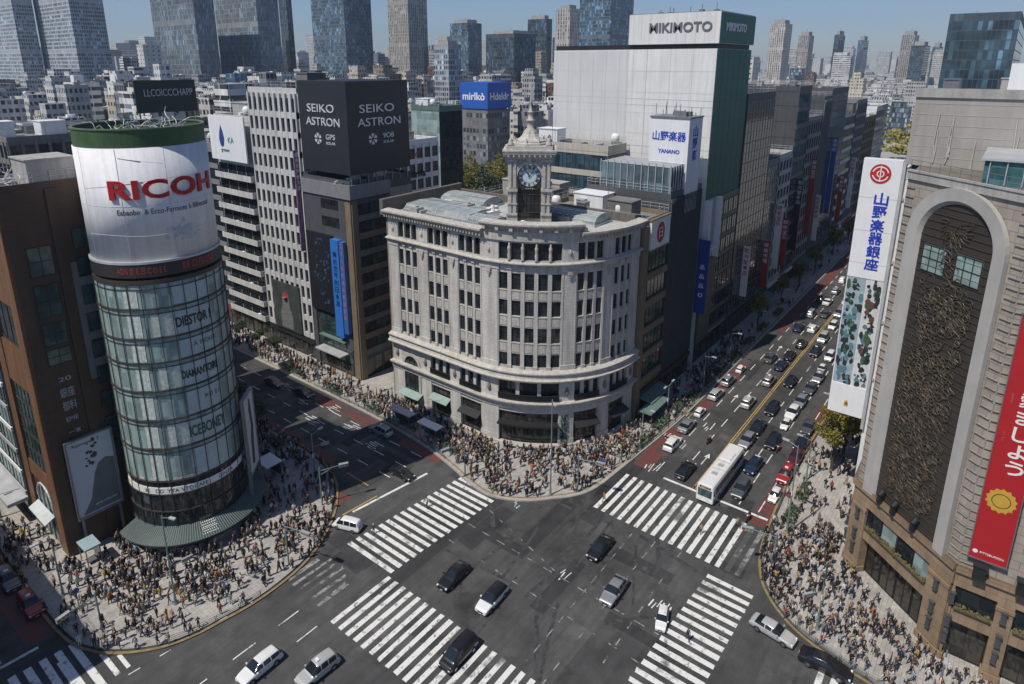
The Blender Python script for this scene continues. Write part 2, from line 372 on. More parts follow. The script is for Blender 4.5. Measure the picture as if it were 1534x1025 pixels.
def sheet(name, polys, z, m):
    mb = MB()
    for p in polys: mb.add([(a, b, z) for a, b in p], [tuple(range(len(p)))])
    return tag(mb.build(name, m), kind='structure')
def rect(x0, x1, y0, y1): return [(x0, y0), (x1, y0), (x1, y1), (x0, y1)]
sheet('ground', [rect(-9000, 24000, -16000, 24000)], -.05, CITYG)
sheet('road', [rect(-140, 75, -140, 420), rect(75, 1400, 13, 42)], 0., ASPH)

def smooth_poly(pts, n=5):
    out = []
    for i in range(len(pts)-1):
        p0 = pts[max(i-1, 0)]; p1 = pts[i]; p2 = pts[i+1]; p3 = pts[min(i+2, len(pts)-1)]
        for k in range(n):
            t = k/n
            out.append(tuple(.5*((2*p1[j])+(-p0[j]+p2[j])*t+(2*p0[j]-5*p1[j]+4*p2[j]-p3[j])*t*t+(-p0[j]+3*p1[j]-3*p2[j]+p3[j])*t**3) for j in (0, 1)))
    out.append(pts[-1]); return out
def offset_line(pts, d):
    out = []
    for i, p in enumerate(pts):
        a = Vector(pts[max(i-1, 0)]); b = Vector(pts[min(i+1, len(pts)-1)]); t = (b-a).normalized()
        out.append((p[0]-t.y*d, p[1]+t.x*d))
    return out
def ribbon(mb, pts, d0, d1, z0, z1):
    a = offset_line(pts, d0); b = offset_line(pts, d1)
    for i in range(len(pts)-1):
        q = [a[i], a[i+1], b[i+1], b[i]]
        mb.hexa([(x, y, z0) for x, y in q]+[(x, y, z1) for x, y in q])
def pavement(edge, back, side):
    """edge: kerb line; back: the rest of the outline; side +1 if the pavement lies left of the kerb line"""
    e = smooth_poly(edge)
    s = side
    tag(poly_prism('pavement', offset_line(e, .24*s)+back, -.04, .15, PAVE), kind='structure')
    k = MB(); ribbon(k, e, 0, .24*s, -.04, .156) if s > 0 else ribbon(k, e, .24*s, 0, -.04, .156)
    tag(k.build('kerb', KERBM), kind='structure')
    t = MB(); a, b = sorted((.55*s, .85*s)); ribbon(t, e, a, b, .10, .157)
    tag(t.build('tactile_strip', TACT), kind='structure')
    return e
def poly_prism(name, poly, z0, z1, m):
    import mathutils
    n = len(poly); mb = MB(); mb.prism(poly, z0, z1, cap=False)
    tris = mathutils.geometry.tessellate_polygon([[Vector((p[0], p[1], 0)) for p in poly]])
    mb.add([(p[0], p[1], z1) for p in poly], [t if (Vector(poly[t[1]])-Vector(poly[t[0]])).cross(Vector(poly[t[2]])-Vector(poly[t[0]])) > 0 else (t[0], t[2], t[1]) for t in tris])
    return mb.build(name, m)
K_SAN = [(15.5, 420), (15.5, 130), (15.5, 95), (15.5, 80.4), (15.9, 72), (17.0, 68.4), (18.6, 66), (21.2, 63.6), (24, 62.3), (27, 61.7), (30.5, 61.2), (34.3, 61.3), (38, 62.0), (41.2, 63.4), (44, 65.2), (46.6, 67.4), (48.8, 70), (50.4, 72.6), (51.5, 76), (52.2, 80), (52.5, 88), (52.5, 130), (52.5, 420)]
K_WAK = [(66.5, 420), (66.5, 160), (66.5, 118), (66.4, 88.9), (66, 76), (65.2, 67.5), (63.9, 61), (62.8, 57), (62, 53), (62.3, 50.5), (63.5, 47.8), (65.2, 45.6), (67.2, 43.8), (69.2, 42), (71.5, 40.7), (74.6, 40), (78.5, 39.7), (84, 39.3), (101, 38.3), (130, 38.2), (400, 38.2), (1400, 38.2)]
K_MIT = [(1400, 18), (400, 18), (130, 18), (100, 18), (89.2, 17.8), (80.7, 17.2), (76.5, 16.8), (73.2, 16.1), (70.4, 15), (68.3, 13.5), (66.6, 11.6), (65.3, 9.4), (64.4, 6.4), (63.6, 3), (63.2, -3), (63, -40), (63, -140)]
sanK = pavement(K_SAN, [], -1)
wakK = pavement(K_WAK, [(1400, 420)], 1)
mitK = pavement(K_MIT, [(1400, -140)], -1)
def zebra(m, items, z=.006):
    mb = MB()
    for p in items: mb.add([(a, b, z) for a, b in p], [(0, 1, 2, 3)])
    return tag(mb.build('zebra_crossing', m), kind='structure')
r_ = random.Random(3)
def jit(p, j=.05): return [(a+r_.uniform(-j, j), b+r_.uniform(-j, j)) for a, b in p]
zebra(PAINT, [jit(rect(43.35+1.185*i, 43.95+1.185*i, 51.55-.085*i, 59.8-.13*i)) for i in range(17)])
zebra(PAINT, [jit(rect(34.3, 42.85-.02*i, 50.95-1.275*i, 51.55-1.275*i)) for i in range(32)])
zebra(PAINT, [jit(rect(69.35-.03*i, 79.1, 37.9-1.25*i, 38.5-1.25*i)) for i in range(15)])
zebra(PAINTW, [jit(rect(69.0, 79.0, 19.2-1.25*i, 19.8-1.25*i)) for i in range(2)])
zebra(PAINT, [jit(rect(66.5-1.3*i, 67.15-1.3*i, 15.6+.02*i, 21.1+.07*i)) for i in range(26)])
zebra(PAINT, [jit(rect(15.0-1.33*i, 15.7-1.33*i, 62.6, 71.0+.1*i)) for i in range(12)]+[rect(16.6, 17.1, 63.2, 67.2), rect(17.7, 18.1, 63.2, 65.6)])
zebra(PAINT, [jit(rect(58.5, 66-1.*i, 9.2-1.3*i, 9.85-1.3*i)) for i in range(2, 7)])
zebra(PAINTW, [jit(rect(34.9, 41.-r_.uniform(0, 2), 60.3-1.2*i, 60.75-1.2*i), .2) for i in range(6)])
# lines
mb = MB()
def line(x0, y0, x1, y1, wd=.15, dash=None, gap=None):
    d = Vector((x1-x0, y1-y0)); n = d.length; d.normalize(); q = Vector((-d.y, d.x))*wd/2
    t = 0
    while t < n:
        e = min(n, t+(dash or n)); a = Vector((x0, y0))+d*t; b = Vector((x0, y0))+d*e
        mb.add([(*(a-q), .005), (*(b-q), .005), (*(b+q), .005), (*(a+q), .005)], [(0, 1, 2, 3)])
        t = e+(gap or 1)
for y in (32.0, 35.2): line(82.5, y, 700, y, .15, 3, 3.2)
for y in (26.0, 22.6, 19.9): line(82.5, y, 700, y, .15, 3, 3.2)
line(81.6, 18.4, 81.6, 33.6, .45)
line(47.8, 64.2, 60.5, 62.3, .4)
mbk = mb; mb = MB()
line(68.3, 28.6, 34, 28.6, .13, 1.2, 1.3); line(68, 31.7, 43.6, 31.4, .13, 1.3, 1.1); line(68.5, 25.2, 47, 25.0, .13, 1.1, 1.6)
line(55.9, 50, 55.3, 22, .13, 1.3, 1.2); line(52, 50, 50.8, 22, .13, 1., 1.7); line(59.8, 49.5, 56, 36, .12, .9, 1.3)
tag(mb.build('guide_markings', PAINTW), kind='structure'); mb = mbk
for y in (55.6, 52.2): line(33, y, -60, y, .14, 2.6, 2.8)
line(33.5, 60.6, 17, 62.4, .12, 1.1, 1.9)
line(13.6, 69.5, 13.6, 62.3, .3)
for x in (56.3, 59.6, 63.): line(x, 66, x, 220, .14, 2.4, 2.6)
line(9.9, 74, 9.9, 200, .14, 2.6, 2.6); line(13.0, 73.3, 8.2, 73.6, .4)
tag(mb.build('road_markings', PAINT), kind='structure')
mb = MB(); line(82, 29.15, 700, 29.15, .16); line(82, 28.8, 700, 28.8, .16); line(53.0, 67, 53.4, 90, .18, 5, 6); line(46.5, 64.8, 52.2, 64.2, .2)
tag(mb.build('yellow_centre_line', PAINTY), kind='structure')
sheet('bus_lane', [rect(63.2, 65.6, 63.2, 72), rect(63.6, 65.9, 78, 100), rect(46.9, 49.6, 66.8, 69.2), rect(52.8, 54.6, 76, 130)], .0025, PAINTR)
sheet('bus_lane', [rect(82, 96, 36.2, 38.9), rect(104, 128, 36., 38.0), rect(150, 300, 35.4, 38.0), rect(79.6, 120, 18.2, 20.3), rect(12.2, 15.2, 74, 96)], .0025, PAINTR)
# repairs, tyre smears, covers
r5 = random.Random(17)
PATD = ground_mat('asphalt_patch_dark', (.036, .036, .037), 'asphalt'); PATL = ground_mat('asphalt_patch_pale', (.085, .083, .08), 'asphalt')
mbd, mbl = MB(), MB()
for k in range(34):
    x, y = r5.uniform(26, 80), r5.uniform(18, 60)
    if r5.random() < .3: x, y = r5.uniform(84, 200), r5.uniform(20, 37)
    if r5.random() < .2: x, y = r5.uniform(54, 64), r5.uniform(66, 110)
    a, b = (r5.uniform(2, 7), r5.uniform(.8, 1.6)) if r5.random() < .6 else (r5.uniform(.8, 1.4), r5.uniform(2, 6)); q = mbd if r5.random() < .6 else mbl
    q.add([(x-a+r5.uniform(-.2, .2), y-b, .0015+k*.00002), (x+a, y-b+r5.uniform(-.2, .2), .0015+k*.00002), (x+a, y+b, .0015+k*.00002), (x-a, y+b+r5.uniform(-.2, .2), .0015+k*.00002)], [(0, 1, 2, 3)])
tag(mbd.build('road_patch', PATD), kind='structure'); tag(mbl.build('road_patch', PATL), kind='structure')
SMEAR = paint_mat('tyre_smear', (.030, .030, .031), (.058, .057, .056), .47)
mbd = MB()
for k in range(30):
    x, y, a = r5.uniform(40, 78), r5.uniform(20, 52), r5.choice([0, 0, 0, pi/2, .5, -.6])+r5.gauss(0, .12); pts = []
    for j in range(9): x += cos(a)*1.3; y += sin(a)*1.3; a += r5.uniform(-.05, .05); pts.append((x, y))
    wd = r5.uniform(.12, .35)
    l_, r_2 = offset_line(pts, wd), offset_line(pts, -wd)
    mbd.add([(p[0], p[1], .0022+k*.00002) for p in l_+r_2], [(i, i+9, i+10, i+1) for i in range(8)])
tag(mbd.build('tyre_marks', SMEAR), kind='structure')
mbd = MB()
for k in range(22):
    x, y = (r5.uniform(28, 80), r5.uniform(20, 58)) if k < 14 else (r5.uniform(84, 180), r5.uniform(20, 37)); mbd.add([(x+.33*cos(2*pi*i/16), y+.33*sin(2*pi*i/16), .0035) for i in range(16)], [tuple(range(16))])
tag(mbd.build('manhole_covers', mat('cast_iron', (.10, .095, .09), .6, .3, var=.3, scale=8)), kind='structure')
# lane lettering and arrows: worn white bars
mb = MB()
r2 = random.Random(11)
def glyph_blot(cx, cy, ax, n=5, L_=2.6):
    for k in range(n):
        o = (k-(n-1)/2)*.42
        l = r2.uniform(.35, 1)*L_; s = r2.uniform(-.3, .3)*L_
        if ax: line(cx+s-l/2, cy+o, cx+s+l/2, cy+o+r2.uniform(-.2, .2), r2.uniform(.1, .2))
        else: line(cx+o, cy+s-l/2, cx+o+r2.uniform(-.2, .2), cy+s+l/2, r2.uniform(.1, .2))
def arrow(cx, cy, sx):
    line(cx-1.6*sx, cy, cx+.8*sx, cy, .16)
    mb.add([(cx+.7*sx, cy-.45, .005), (cx+2*sx, cy, .005), (cx+.7*sx, cy+.45, .005)], [(0, 1, 2) if sx > 0 else (0, 2, 1)])
for (u, v) in [(1000, 655), (1060, 640), (1018, 668), (975, 700)]:
    p = G(u, v); glyph_blot(p.x, p.y, 1, 4)
for (u, v) in [(455, 600), (500, 612), (430, 580), (525, 640), (470, 630), (560, 668), (440, 560)]:
    p = G(u, v); glyph_blot(p.x, p.y, 0, 5, 3.2)
arrow(112, 33.6, 1); arrow(140, 33.6, 1); arrow(97, 24.3, -1); arrow(128, 24.3, -1); arrow(90, 30.5, 1)
for (u, v) in [(775, 755), (1000, 910), (980, 905), (845, 860)]:
    p = G(u, v); glyph_blot(p.x, p.y, 1, 3, 1.6)
tag(mb.build('lane_symbols', PAINT), kind='structure')
# ------------------------------------------------------------------ the curved corner store with the clock tower
WX, WY, WE, WR, WXE = 73.3, 45.3, 83., 18., 93.3
W1 = WE-(WY+WR); W2 = WR*pi/2; WLEN = W1+W2+(WXE-(WX+WR))
def wp(s, d=0.):
    if s < W1: return (WX-d, WE-s)
    if s < W1+W2:
        a = pi+(s-W1)/WR; return (WX+WR+(WR+d)*cos(a), WY+WR+(WR+d)*sin(a))
    return (WX+WR+s-W1-W2, WY-d)
def ws(s0, s1, step=1.):
    k = {s0, s1}; 
    for b in (W1, W1+W2):
        if s0 < b < s1: k.add(b)
    lo, hi = max(s0, W1), min(s1, W1+W2)
    if hi > lo:
        n = max(1, int((hi-lo)/step)+1)
        for i in range(n+1): k.add(lo+(hi-lo)*i/n)
    o = sorted(k); return [o[0]]+[b for a, b in zip(o, o[1:]) if b-a > 1e-4]
def sweep(mb, s0, s1, prof, step=1., mi=0, closed=True):
    """prof: (outward, height) outline swept along the front"""
    ss = ws(s0, s1, step); n = len(prof)
    vs = [(*wp(s, d), z) for s in ss for d, z in prof]
    fs = []
    for i in range(len(ss)-1):
        for j in range(n if closed else n-1):
            k = (j+1) % n; fs.append((i*n+j, (i+1)*n+j, (i+1)*n+k, i*n+k))
    if closed: fs += [tuple(range(n)), tuple((len(ss)-1)*n+j for j in range(n-1, -1, -1))]
    mb.add(vs, fs, mi)
def fb(mb, s0, s1, z0, z1, d0, d1, mi=0, step=1.): sweep(mb, s0, s1, [(d0, z0), (d1, z0), (d1, z1), (d0, z1)], step, mi)

wako = thing('department_store', 'pale stone store with a curved corner front under a clock tower', 'building', (77, 52, 0))
B_A, B_B, B_C, B_M, B_D, B_E = (2.4, 6.9), (9.4, 13.9), (16.2, 20.7), (24.0, 33.8), (36.3, 40.7), (43.0, 47.4)
BAYS = [B_A, B_B, B_C, B_M, B_D, B_E]
def cols(b):
    n = 5 if b is B_M else 3
    w = (b[1]-b[0]); pw = .5 if n == 3 else .62; cw = (w-pw*(n-1))/n
    return [(b[0]+i*(cw+pw), b[0]+i*(cw+pw)+cw) for i in range(n)], pw
ROWS = [(14.0, 16.2), (18.1, 20.6), (22.5, 25.0), (26.7, 29.4)]
ATT = (31.5, 34.2); Z_COR0, Z_COR1 = 11.5, 13.7; Z_TOP = 36.6
core = MB()
ss = ws(.4, WLEN-.4)
poly = [wp(s, -.55) for s in ss]+[(WXE-.3, 84.), (WX+.6, 84.)]
core.prism(poly, .1, 34.9); core.build('wall', SOOT, wako)
wall = MB()
# piers between the bays, full height of the shaft
edges = [0.]+[e for b in BAYS for e in b]+[WLEN]
for i in range(0, len(edges), 2):
    a, b = edges[i], edges[i+1]
    fb(wall, a, b, Z_COR1, 30.7, -.56, 0.)
    fb(wall, a, b, 31.3, 34.6, -.56, -.05)
    fb(wall, a, b, 0.15, Z_COR0, -.56, .05)
    if b-a > 1.2:
        for e in (a+.18, b-.30): fb(wall, e, e+.12, Z_COR1, 30.0, 0., .06)      # pilaster edges
        fb(wall, a, b, Z_COR1, Z_COR1+.8, 0, .12); fb(wall, a-.1, b+.1, 29.9, 30.7, 0, .1)
        fb(wall, a-.06, b+.06, .15, 1.5, .05, .16)
for b in BAYS:
    cs, pw = cols(b)
    for i in range(len(cs)-1):                                     # slim colonnettes
        fb(wall, cs[i][1], cs[i+1][0], Z_COR1, 30.7, -.5, -.08, step=.6)
        fb(wall, cs[i][1]+pw*.25, cs[i+1][0]-pw*.25, 31.3, 34.4, -.5, -.1, step=.6)
    z = Z_COR1+.01
    for (z0, z1) in ROWS:
        for c in cs: fb(wall, c[0], c[1], z, z0, -.5, -.2, step=.8)
        z = z1
    for c in cs: fb(wall, c[0], c[1], z, 30.7, -.5, -.2, step=.8)
    fb(wall, b[0], b[1], 31.3, ATT[0], -.5, -.05); fb(wall, b[0], b[1], ATT[1], 34.6, -.5, -.05)
wall.build('wall', STONE, wako)
# carved work: spandrel panels, capitals, brackets, statues between the attic panes
orn = MB()
for b in BAYS:
    cs, pw = cols(b)
    for k in range(len(ROWS)-1):
        z0, z1 = ROWS[k][1], ROWS[k+1][0]
        for c in cs:
            fb(orn, c[0]+.15, c[1]-.15, z0+.25, z1-.25, -.2, -.13, step=.8)
            fb(orn, c[0], c[1], z1-.14, z1, -.2, -.06, step=.8)
    for i in range(len(cs)-1):
        m_ = (cs[i][1]+cs[i+1][0])/2
        fb(orn, m_-pw*.62, m_+pw*.62, 30.05, 30.6, -.1, .1, step=.5)
        fb(orn, m_-pw*.6, m_+pw*.6, Z_COR1, Z_COR1+.55, -.1, .08, step=.5)
        if b is B_M:
            stt = MB(); stt.lathe([(.01, -2.65), (.26, -2.6), (.22, -2.3), (.3, -1.7), (.2, -1.3), (.27, -.8), (.3, -.5), (.13, -.2), (.15, .05), (.1, .2), (.01, .25)], (*wp(m_, .02), 34.0), 10); stt.build('statue', STONED, wako)
for i in range(2, len(edges)-2, 2):                                # scroll capitals on the wide piers
    a, b = edges[i], edges[i+1]; m_ = (a+b)/2
    for dz, ww, dd in ((0, .9, .22), (-.45, .7, .3), (-.85, .42, .24), (-1.2, .2, .18)):
        fb(orn, m_-ww/2, m_+ww/2, 29.75+dz, 30.15+dz, .0, dd, step=.4)
for i in range(0, len(edges), 2):
    a, b = edges[i], edges[i+1]; m_ = (a+b)/2
    stt = MB(); stt.lathe([(.01, -.85), (.22, -.6), (.36, -.1), (.27, .4), (.1, .6), (.12, .75), (.01, .85)], (*wp(m_, .12), 9.9), 10); stt.build('wall_shield', SOOT, wako)
    stt = MB(); stt.lathe([(.01, -.5), (.18, -.3), (.24, 0), (.1, .4), (.01, .5)], (*wp(m_, .0), 32.8), 8); stt.build('wall_boss', STONED, wako)
orn.build('carved_trim', STONED, wako)
# horizontal mouldings, each one swept stone
def mould(name, prof, s0=-.2, s1=WLEN+.2, m=STONED):
    mb = MB(); sweep(mb, s0, s1, prof); return mb.build(name, m, wako)
mould('cornice', [(-.3, 30.7), (.15, 30.7), (.2, 30.85), (.55, 31.0), (.55, 31.15), (.1, 31.3), (-.3, 31.3)])
mould('cornice', [(-.3, Z_COR0), (.2, Z_COR0), (.35, Z_COR0+.25), (1.05, Z_COR0+.55), (1.1, Z_COR0+.75), (.75, Z_COR0+.95), (.6, Z_COR0+1.5), (.9, Z_COR0+1.7), (.9, Z_COR0+1.9), (.2, Z_COR1), (-.3, Z_COR1)])
mould('cornice', [(-.3, 6.75), (.2, 6.75), (.25, 7.6), (.75, 7.8), (.85, 8.05), (.85, 8.2), (-.3, 8.3)])
mould('plinth', [(-.3, -.02), (.3, -.02), (.3, .5), (.1, .62), (-.3, .62)], s0=0, s1=WLEN)
top = [(-.6, 34.6), (.1, 34.6), (.15, 35.0), (.35, 35.2), (.95, 35.5), (1.15, 35.75), (1.15, 36.0), (-.2, 36.15), (-.6, 36.15)]
for (a, b) in ((-.3, 21.5), (36.5, WLEN+.3)): mould('cornice', top, a, b)
mould('cornice', [(d, z+1.3) for d, z in top], 21.2, 36.8)
mould('parapet', [(-.6, 34.5), (.25, 34.5), (.25, 36.0), (-.6, 36.0)], 21.6, 36.4)
dm = MB()                                                          # brackets under the eaves
s = 0.
while s < WLEN:
    up = 1.3 if 21.2 < s < 36.8 else 0
    wdt = .5 if up else .22
    fb(dm, s, s+wdt, 34.85+up, 35.4+up, .1, .8 if not up else .9, step=2); s += 2.15 if up else .62
dm.build('bracket_trim', STONED, wako)
# windows: every light its own pane in its own frame
def wpane(name, s0, s1, z0, z1, d=-.46, bars=1, g=GLASS, rail=(.42,)):
    mb = MB(); fb(mb, s0, s1, z0, z1, d-.06, d, step=.9); p = mb.build(name, g, wako)
    fr = MB()
    for e in (s0, s1-.07): fb(fr, e, e+.07, z0, z1, d, d+.05)
    for q in (z0, z1-.08): fb(fr, s0+.07, s1-.07, q, q+.08, d, d+.05)
    for q in rail: fb(fr, s0+.07, s1-.07, z0+(z1-z0)*q-.03, z0+(z1-z0)*q+.03, d, d+.045)
    for i in range(bars):
        m_ = s0+(s1-s0)*(i+1)/(bars+1); fb(fr, m_-.03, m_+.03, z0+.08, z1-.08, d+.003, d+.05)
    fr.build('frame', DARKM, p); return p
for b in BAYS:
    cs, pw = cols(b)
    for (z0, z1) in ROWS:
        for c in cs: wpane('window', c[0], c[1], z0, z1)
    for c in cs: wpane('attic_window', c[0], c[1], ATT[0], ATT[1])
# balcony storey and shop storey
SHOP = [(9.0, 14.3), (15.9, 21.0), (24.0, 33.8), (36.0, 41.0), (42.8, 47.6)]
bw = MB()
for b in [B_A]+SHOP[0:0]+BAYS[1:]:
    n = 3
    if b is B_A: continue
    a0, a1 = b
    pw = .6; cw = (a1-a0-pw*(n-1))/n
    for i in range(n):
        wpane('balcony_window', a0+i*(cw+pw), a0+i*(cw+pw)+cw, 8.3, 11.45, bars=1 if b is not B_M else 2)
        if i < n-1: fb(bw, a0+i*(cw+pw)+cw, a0+(i+1)*(cw+pw), 8.25, Z_COR0, -.5, -.05)
    rl = MB()
    k = a0+.06
    while k < a1-.06:
        fb(rl, k, k+.05, 8.3, 9.3, .3, .36, step=3); k += .22
    fb(rl, a0, a1, 9.3, 9.38, .26, .4); fb(rl, a0, a1, 8.45, 8.55, .28, .38); fb(rl, a0, a1, 8.31, 9.28, .22, .26)
    rl.build('balcony_railing', DARKM, wako)
    fb(bw, a0, a1, 6.0, 6.76, -.5, -.1)
bw.build('pier_trim', STONE, wako)
for i, b in enumerate(BAYS[1:]):
    a0, a1 = b
    wpane('shop_window', a0+.05, a1-.05, .65, 6.0, d=-.5, bars=3 if b is not B_M else 6, rail=(.55,), g=glassy('shop_glass', (.035, .032, .028), .08, .8))
    aw = MB()
    if b is not B_M:
        sweep(aw, a0+.1, a1-.1, [(-.2, 4.5), (-.2, 4.42), (1.15, 3.75), (1.15, 3.85)]); aw.build('awning', mat('pale_green_canvas', (.25, .33, .30), .8) if i < 1 else DARKM, wako)
    else:
        sweep(aw, a0+.1, a1-.1, [(-.3, 4.15), (-.3, 4.0), (1.0, 4.0), (1.0, 4.3), (-.3, 4.4)]); aw.build('door_canopy', DARKM, wako)
        fb(x := MB(), a0+1, a1-1, .62, .78, .3, 1.2); x.build('door_step', STONED, wako)
# arched doorway in the long side
ar = MB(); cx, hw, zs = 4.65, 1.75, 8.2
outer = [(cx-hw-.5, .62)]+[(cx+(hw+.5)*cos(pi-pi*i/14), zs+(hw+.5)*sin(pi-pi*i/14)) for i in range(15)]+[(cx+hw+.5, .62)]
inner = [(cx-hw, .62)]+[(cx+hw*cos(pi-pi*i/14), zs+hw*sin(pi-pi*i/14)) for i in range(15)]+[(cx+hw, .62)]
vs = [(*wp(s, d), z) for d in (.06, .2) for L_ in (outer, inner) for s, z in L_]; n = len(outer)
ar.add(vs, [(2*n+i, 2*n+i+1, 3*n+i+1, 3*n+i) for i in range(n-1)]+[(i, 2*n+i, 2*n+i+1, i+1)[::-1] for i in range(n-1)]+[(n+i, n+i+1, 3*n+i+1, 3*n+i)[::-1] for i in range(n-1)])
ar.build('archway', STONED, wako)
ag = MB(); ag.add([(*wp(s, .02), z) for s, z in inner], [tuple(range(n))[::-1]])
fb(x := MB(), B_A[0], B_A[1], .2, 11.5, -.4, 0.0); x.build('wall', STONE, wako)
ap = ag.build('arched_window', GLASS, wako)
x = MB()
for q in (3.2, 5.4, 8.2): fb(x, cx-hw, cx+hw, q-.06, q+.06, .03, .1)
for q in (-.6, .6): fb(x, cx+q-.05, cx+q+.05, .7, 9.4, .03, .09)
x.build('frame', DARKM, ap)
x = MB(); sweep(x, 2.2, 7.3, [(.05, 3.3), (.05, 3.2), (1.5, 2.6), (1.5, 2.7)]); x.build('awning', mat('pale_green_canvas', (.25, .33, .30), .8), wako)
pl = MB()
for k in range(240):                                               # climbing plant on the pier beside the doors
    s_ = 34.6+rng.uniform(-.5, .7); z = rng.uniform(.8, 5.8); p = Vector((*wp(s_, .12+rng.random()*.1), z)); q = .13
    a = Vector((rng.uniform(-1, 1), rng.uniform(-1, 1), rng.uniform(-1, 1))).normalized()*q; b2 = a.orthogonal().normalized()*q
    pl.add([p-a, p+b2, p+a, p-b2], [(0, 1, 2, 3)])
pl.build('ivy', mat('ivy_green', (.03, .055, .03), .7), wako)
# roof: flat deck, back parapets, skylights
rf = MB(); ss = ws(.3, WLEN-.3); rf.prism([wp(s, -.5) for s in ss]+[(WXE-.3, 84.), (WX+.6, 84.)], 34.9, 35.25); rf.build('roof', ROOFP, wako)
pp = MB(); pp.box(WX-.3, WXE+.2, 83.7, 84.5, 34.9, 37.6); pp.box(WXE-.55, WXE+.05, 46.2, 83.6, 34.9, 36.6); pp.build('coping_trim', mat('brown_coping', (.14, .12, .10), .9, var=.2, streak=.2), wako)
skg = glassy('skylight_glass', (.27, .30, .285), .3, .35, (2, 2))
for (x0, x1, y0, y1, h, rnd) in ((77, 84.5, 68, 82.5, .9, 0), (85.5, 91.5, 72, 82, 1.4, 1), (86.5, 91.8, 50, 60, 1.4, 1), (76.4, 80.2, 62.2, 67.2, 1., 0)):
    sk = MB(); n = 10; xm = (x0+x1)/2; rx = (x1-x0)/2
    pr = [(xm-rx*cos(pi*i/n), 35.3+.3+h*sin(pi*i/n)) for i in range(n+1)] if rnd else [(x0, 35.6), (x0+.15*rx, 35.6+h*.8), (xm, 35.6+h), (x1-.15*rx, 35.6+h*.75), (x1, 35.6)]
    k = len(pr); sk.add([(a, y, z) for y in (y0, y1) for a, z in pr], [(i, i+1, k+i+1, k+i)[::-1] for i in range(k-1)]+[tuple(range(k)), tuple(range(2*k-1, k-1, -1))])
    o = sk.build('skylight', skg, wako)
    rb = MB(); yy = y0
    while yy <= y1+.01:
        for i in range(k-1): rb.tube((pr[i][0], yy, pr[i][1]+.03), (pr[i+1][0], yy, pr[i+1][1]+.03), .06, n=5)
        yy += (y1-y0)/6
    for a, z in pr[1:-1]: rb.tube((a, y0, z+.03), (a, y1, z+.03), .05, n=5)
    rb.box(x0-.2, x1+.2, y0-.2, y1+.2, 35.2, 35.62)
    rb.build('frame', PALEM, o)
for k in range(14):
    x = rng.uniform(76, 92); y = rng.uniform(55, 83)
    mb = MB(); a, b, h = rng.uniform(.4, 1.3), rng.uniform(.4, 1.), rng.uniform(.6, 1.4); mb.box(x-a, x+a, y-b, y+b, 35.2, 35.3+h); mb.tube((x, y, 35.3+h), (x, y, 35.6+h), .3, n=8)
    mb.build('roof_unit', rng.choice([GREYM, CONC, WHITEP]), wako)
pi_ = MB()
for k in range(8): y = 64+k*2.3; pi_.tube((76.2, y, 35.5), (76.2, y+2, 35.5), .12); pi_.tube((76.2, y, 35.2), (76.2, y, 35.6), .08)
pi_.build('roof_pipe', GREYM, wako)
# clock tower, square, turned to face the crossing
tn = Vector((-.83, -.56, 0)).normalized(); tu = Vector((-tn.y, tn.x, 0))*1.0
tu = Vector((0, 0, 1)).cross(tn)
g0 = G(792, 331, 36.5)
TC = Vector((g0.x, g0.y, 0))-tn*4.0
TF = Frame(TC-tn*0, tu, tn)                      # u centred on the axis, d from the axis
TZ0 = 35.2
tw = MB(); H2 = 3.25
def TB(mb, u0, u1, z0, z1, d0, d1, mi=0): mb.fbox(TF, u0, u1, z0, z1, d0, d1, mi)
TB(tw, -2.1, 2.1, TZ0, 45.9, -2.3, 2.3); tw.build('tower_core', SOOT, wako)
tb = MB()
for sx in (-1, 1):
    for sy in (-1, 1):
        a, b = sorted((sx*1.8, sx*3.5)); c, d = sorted((sy*1.7, sy*3.3))
        TB(tb, a, b, TZ0, 37.2, c, d)
        a, b = sorted((sx*1.85, sx*3.3)); c, d = sorted((sy*1.8, sy*3.1)); TB(tb, a, b, 37.2, 45.9, c, d)
        for q in (2.05, 2.75): 
            a, b = sorted((sx*q, sx*(q+.42))); TB(tb, a, b, 37.5, 40.9, *sorted((sy*3.1, sy*3.3))); TB(tb, a, b, 41.5, 45.4, *sorted((sy*3.1, sy*3.3)))
        for z0, z1, e in ((40.95, 41.35, .22), (37.2, 37.5, .2), (38.9, 39.1, .1), (45.5, 45.9, .15)):
            a, b = sorted((sx*(1.85-e*.2), sx*(3.3+e))); c, d = sorted((sy*(1.8-e*.2), sy*(3.3+e))); TB(tb, a, b, z0, z1, c, d)
        tb.lathe([(.01, 0), (.5, .05), (.55, .3), (.3, .5), (.36, .8), (.1, 1.2), (.01, 1.3)], TF.pt(sx*2.9, 47.9, sy*2.7), 10)
tb.build('tower_wall', STONED, wako)
af = MB()                                        # arch over each dial, filled round the disc
ZC = 43.3; RC = 1.78
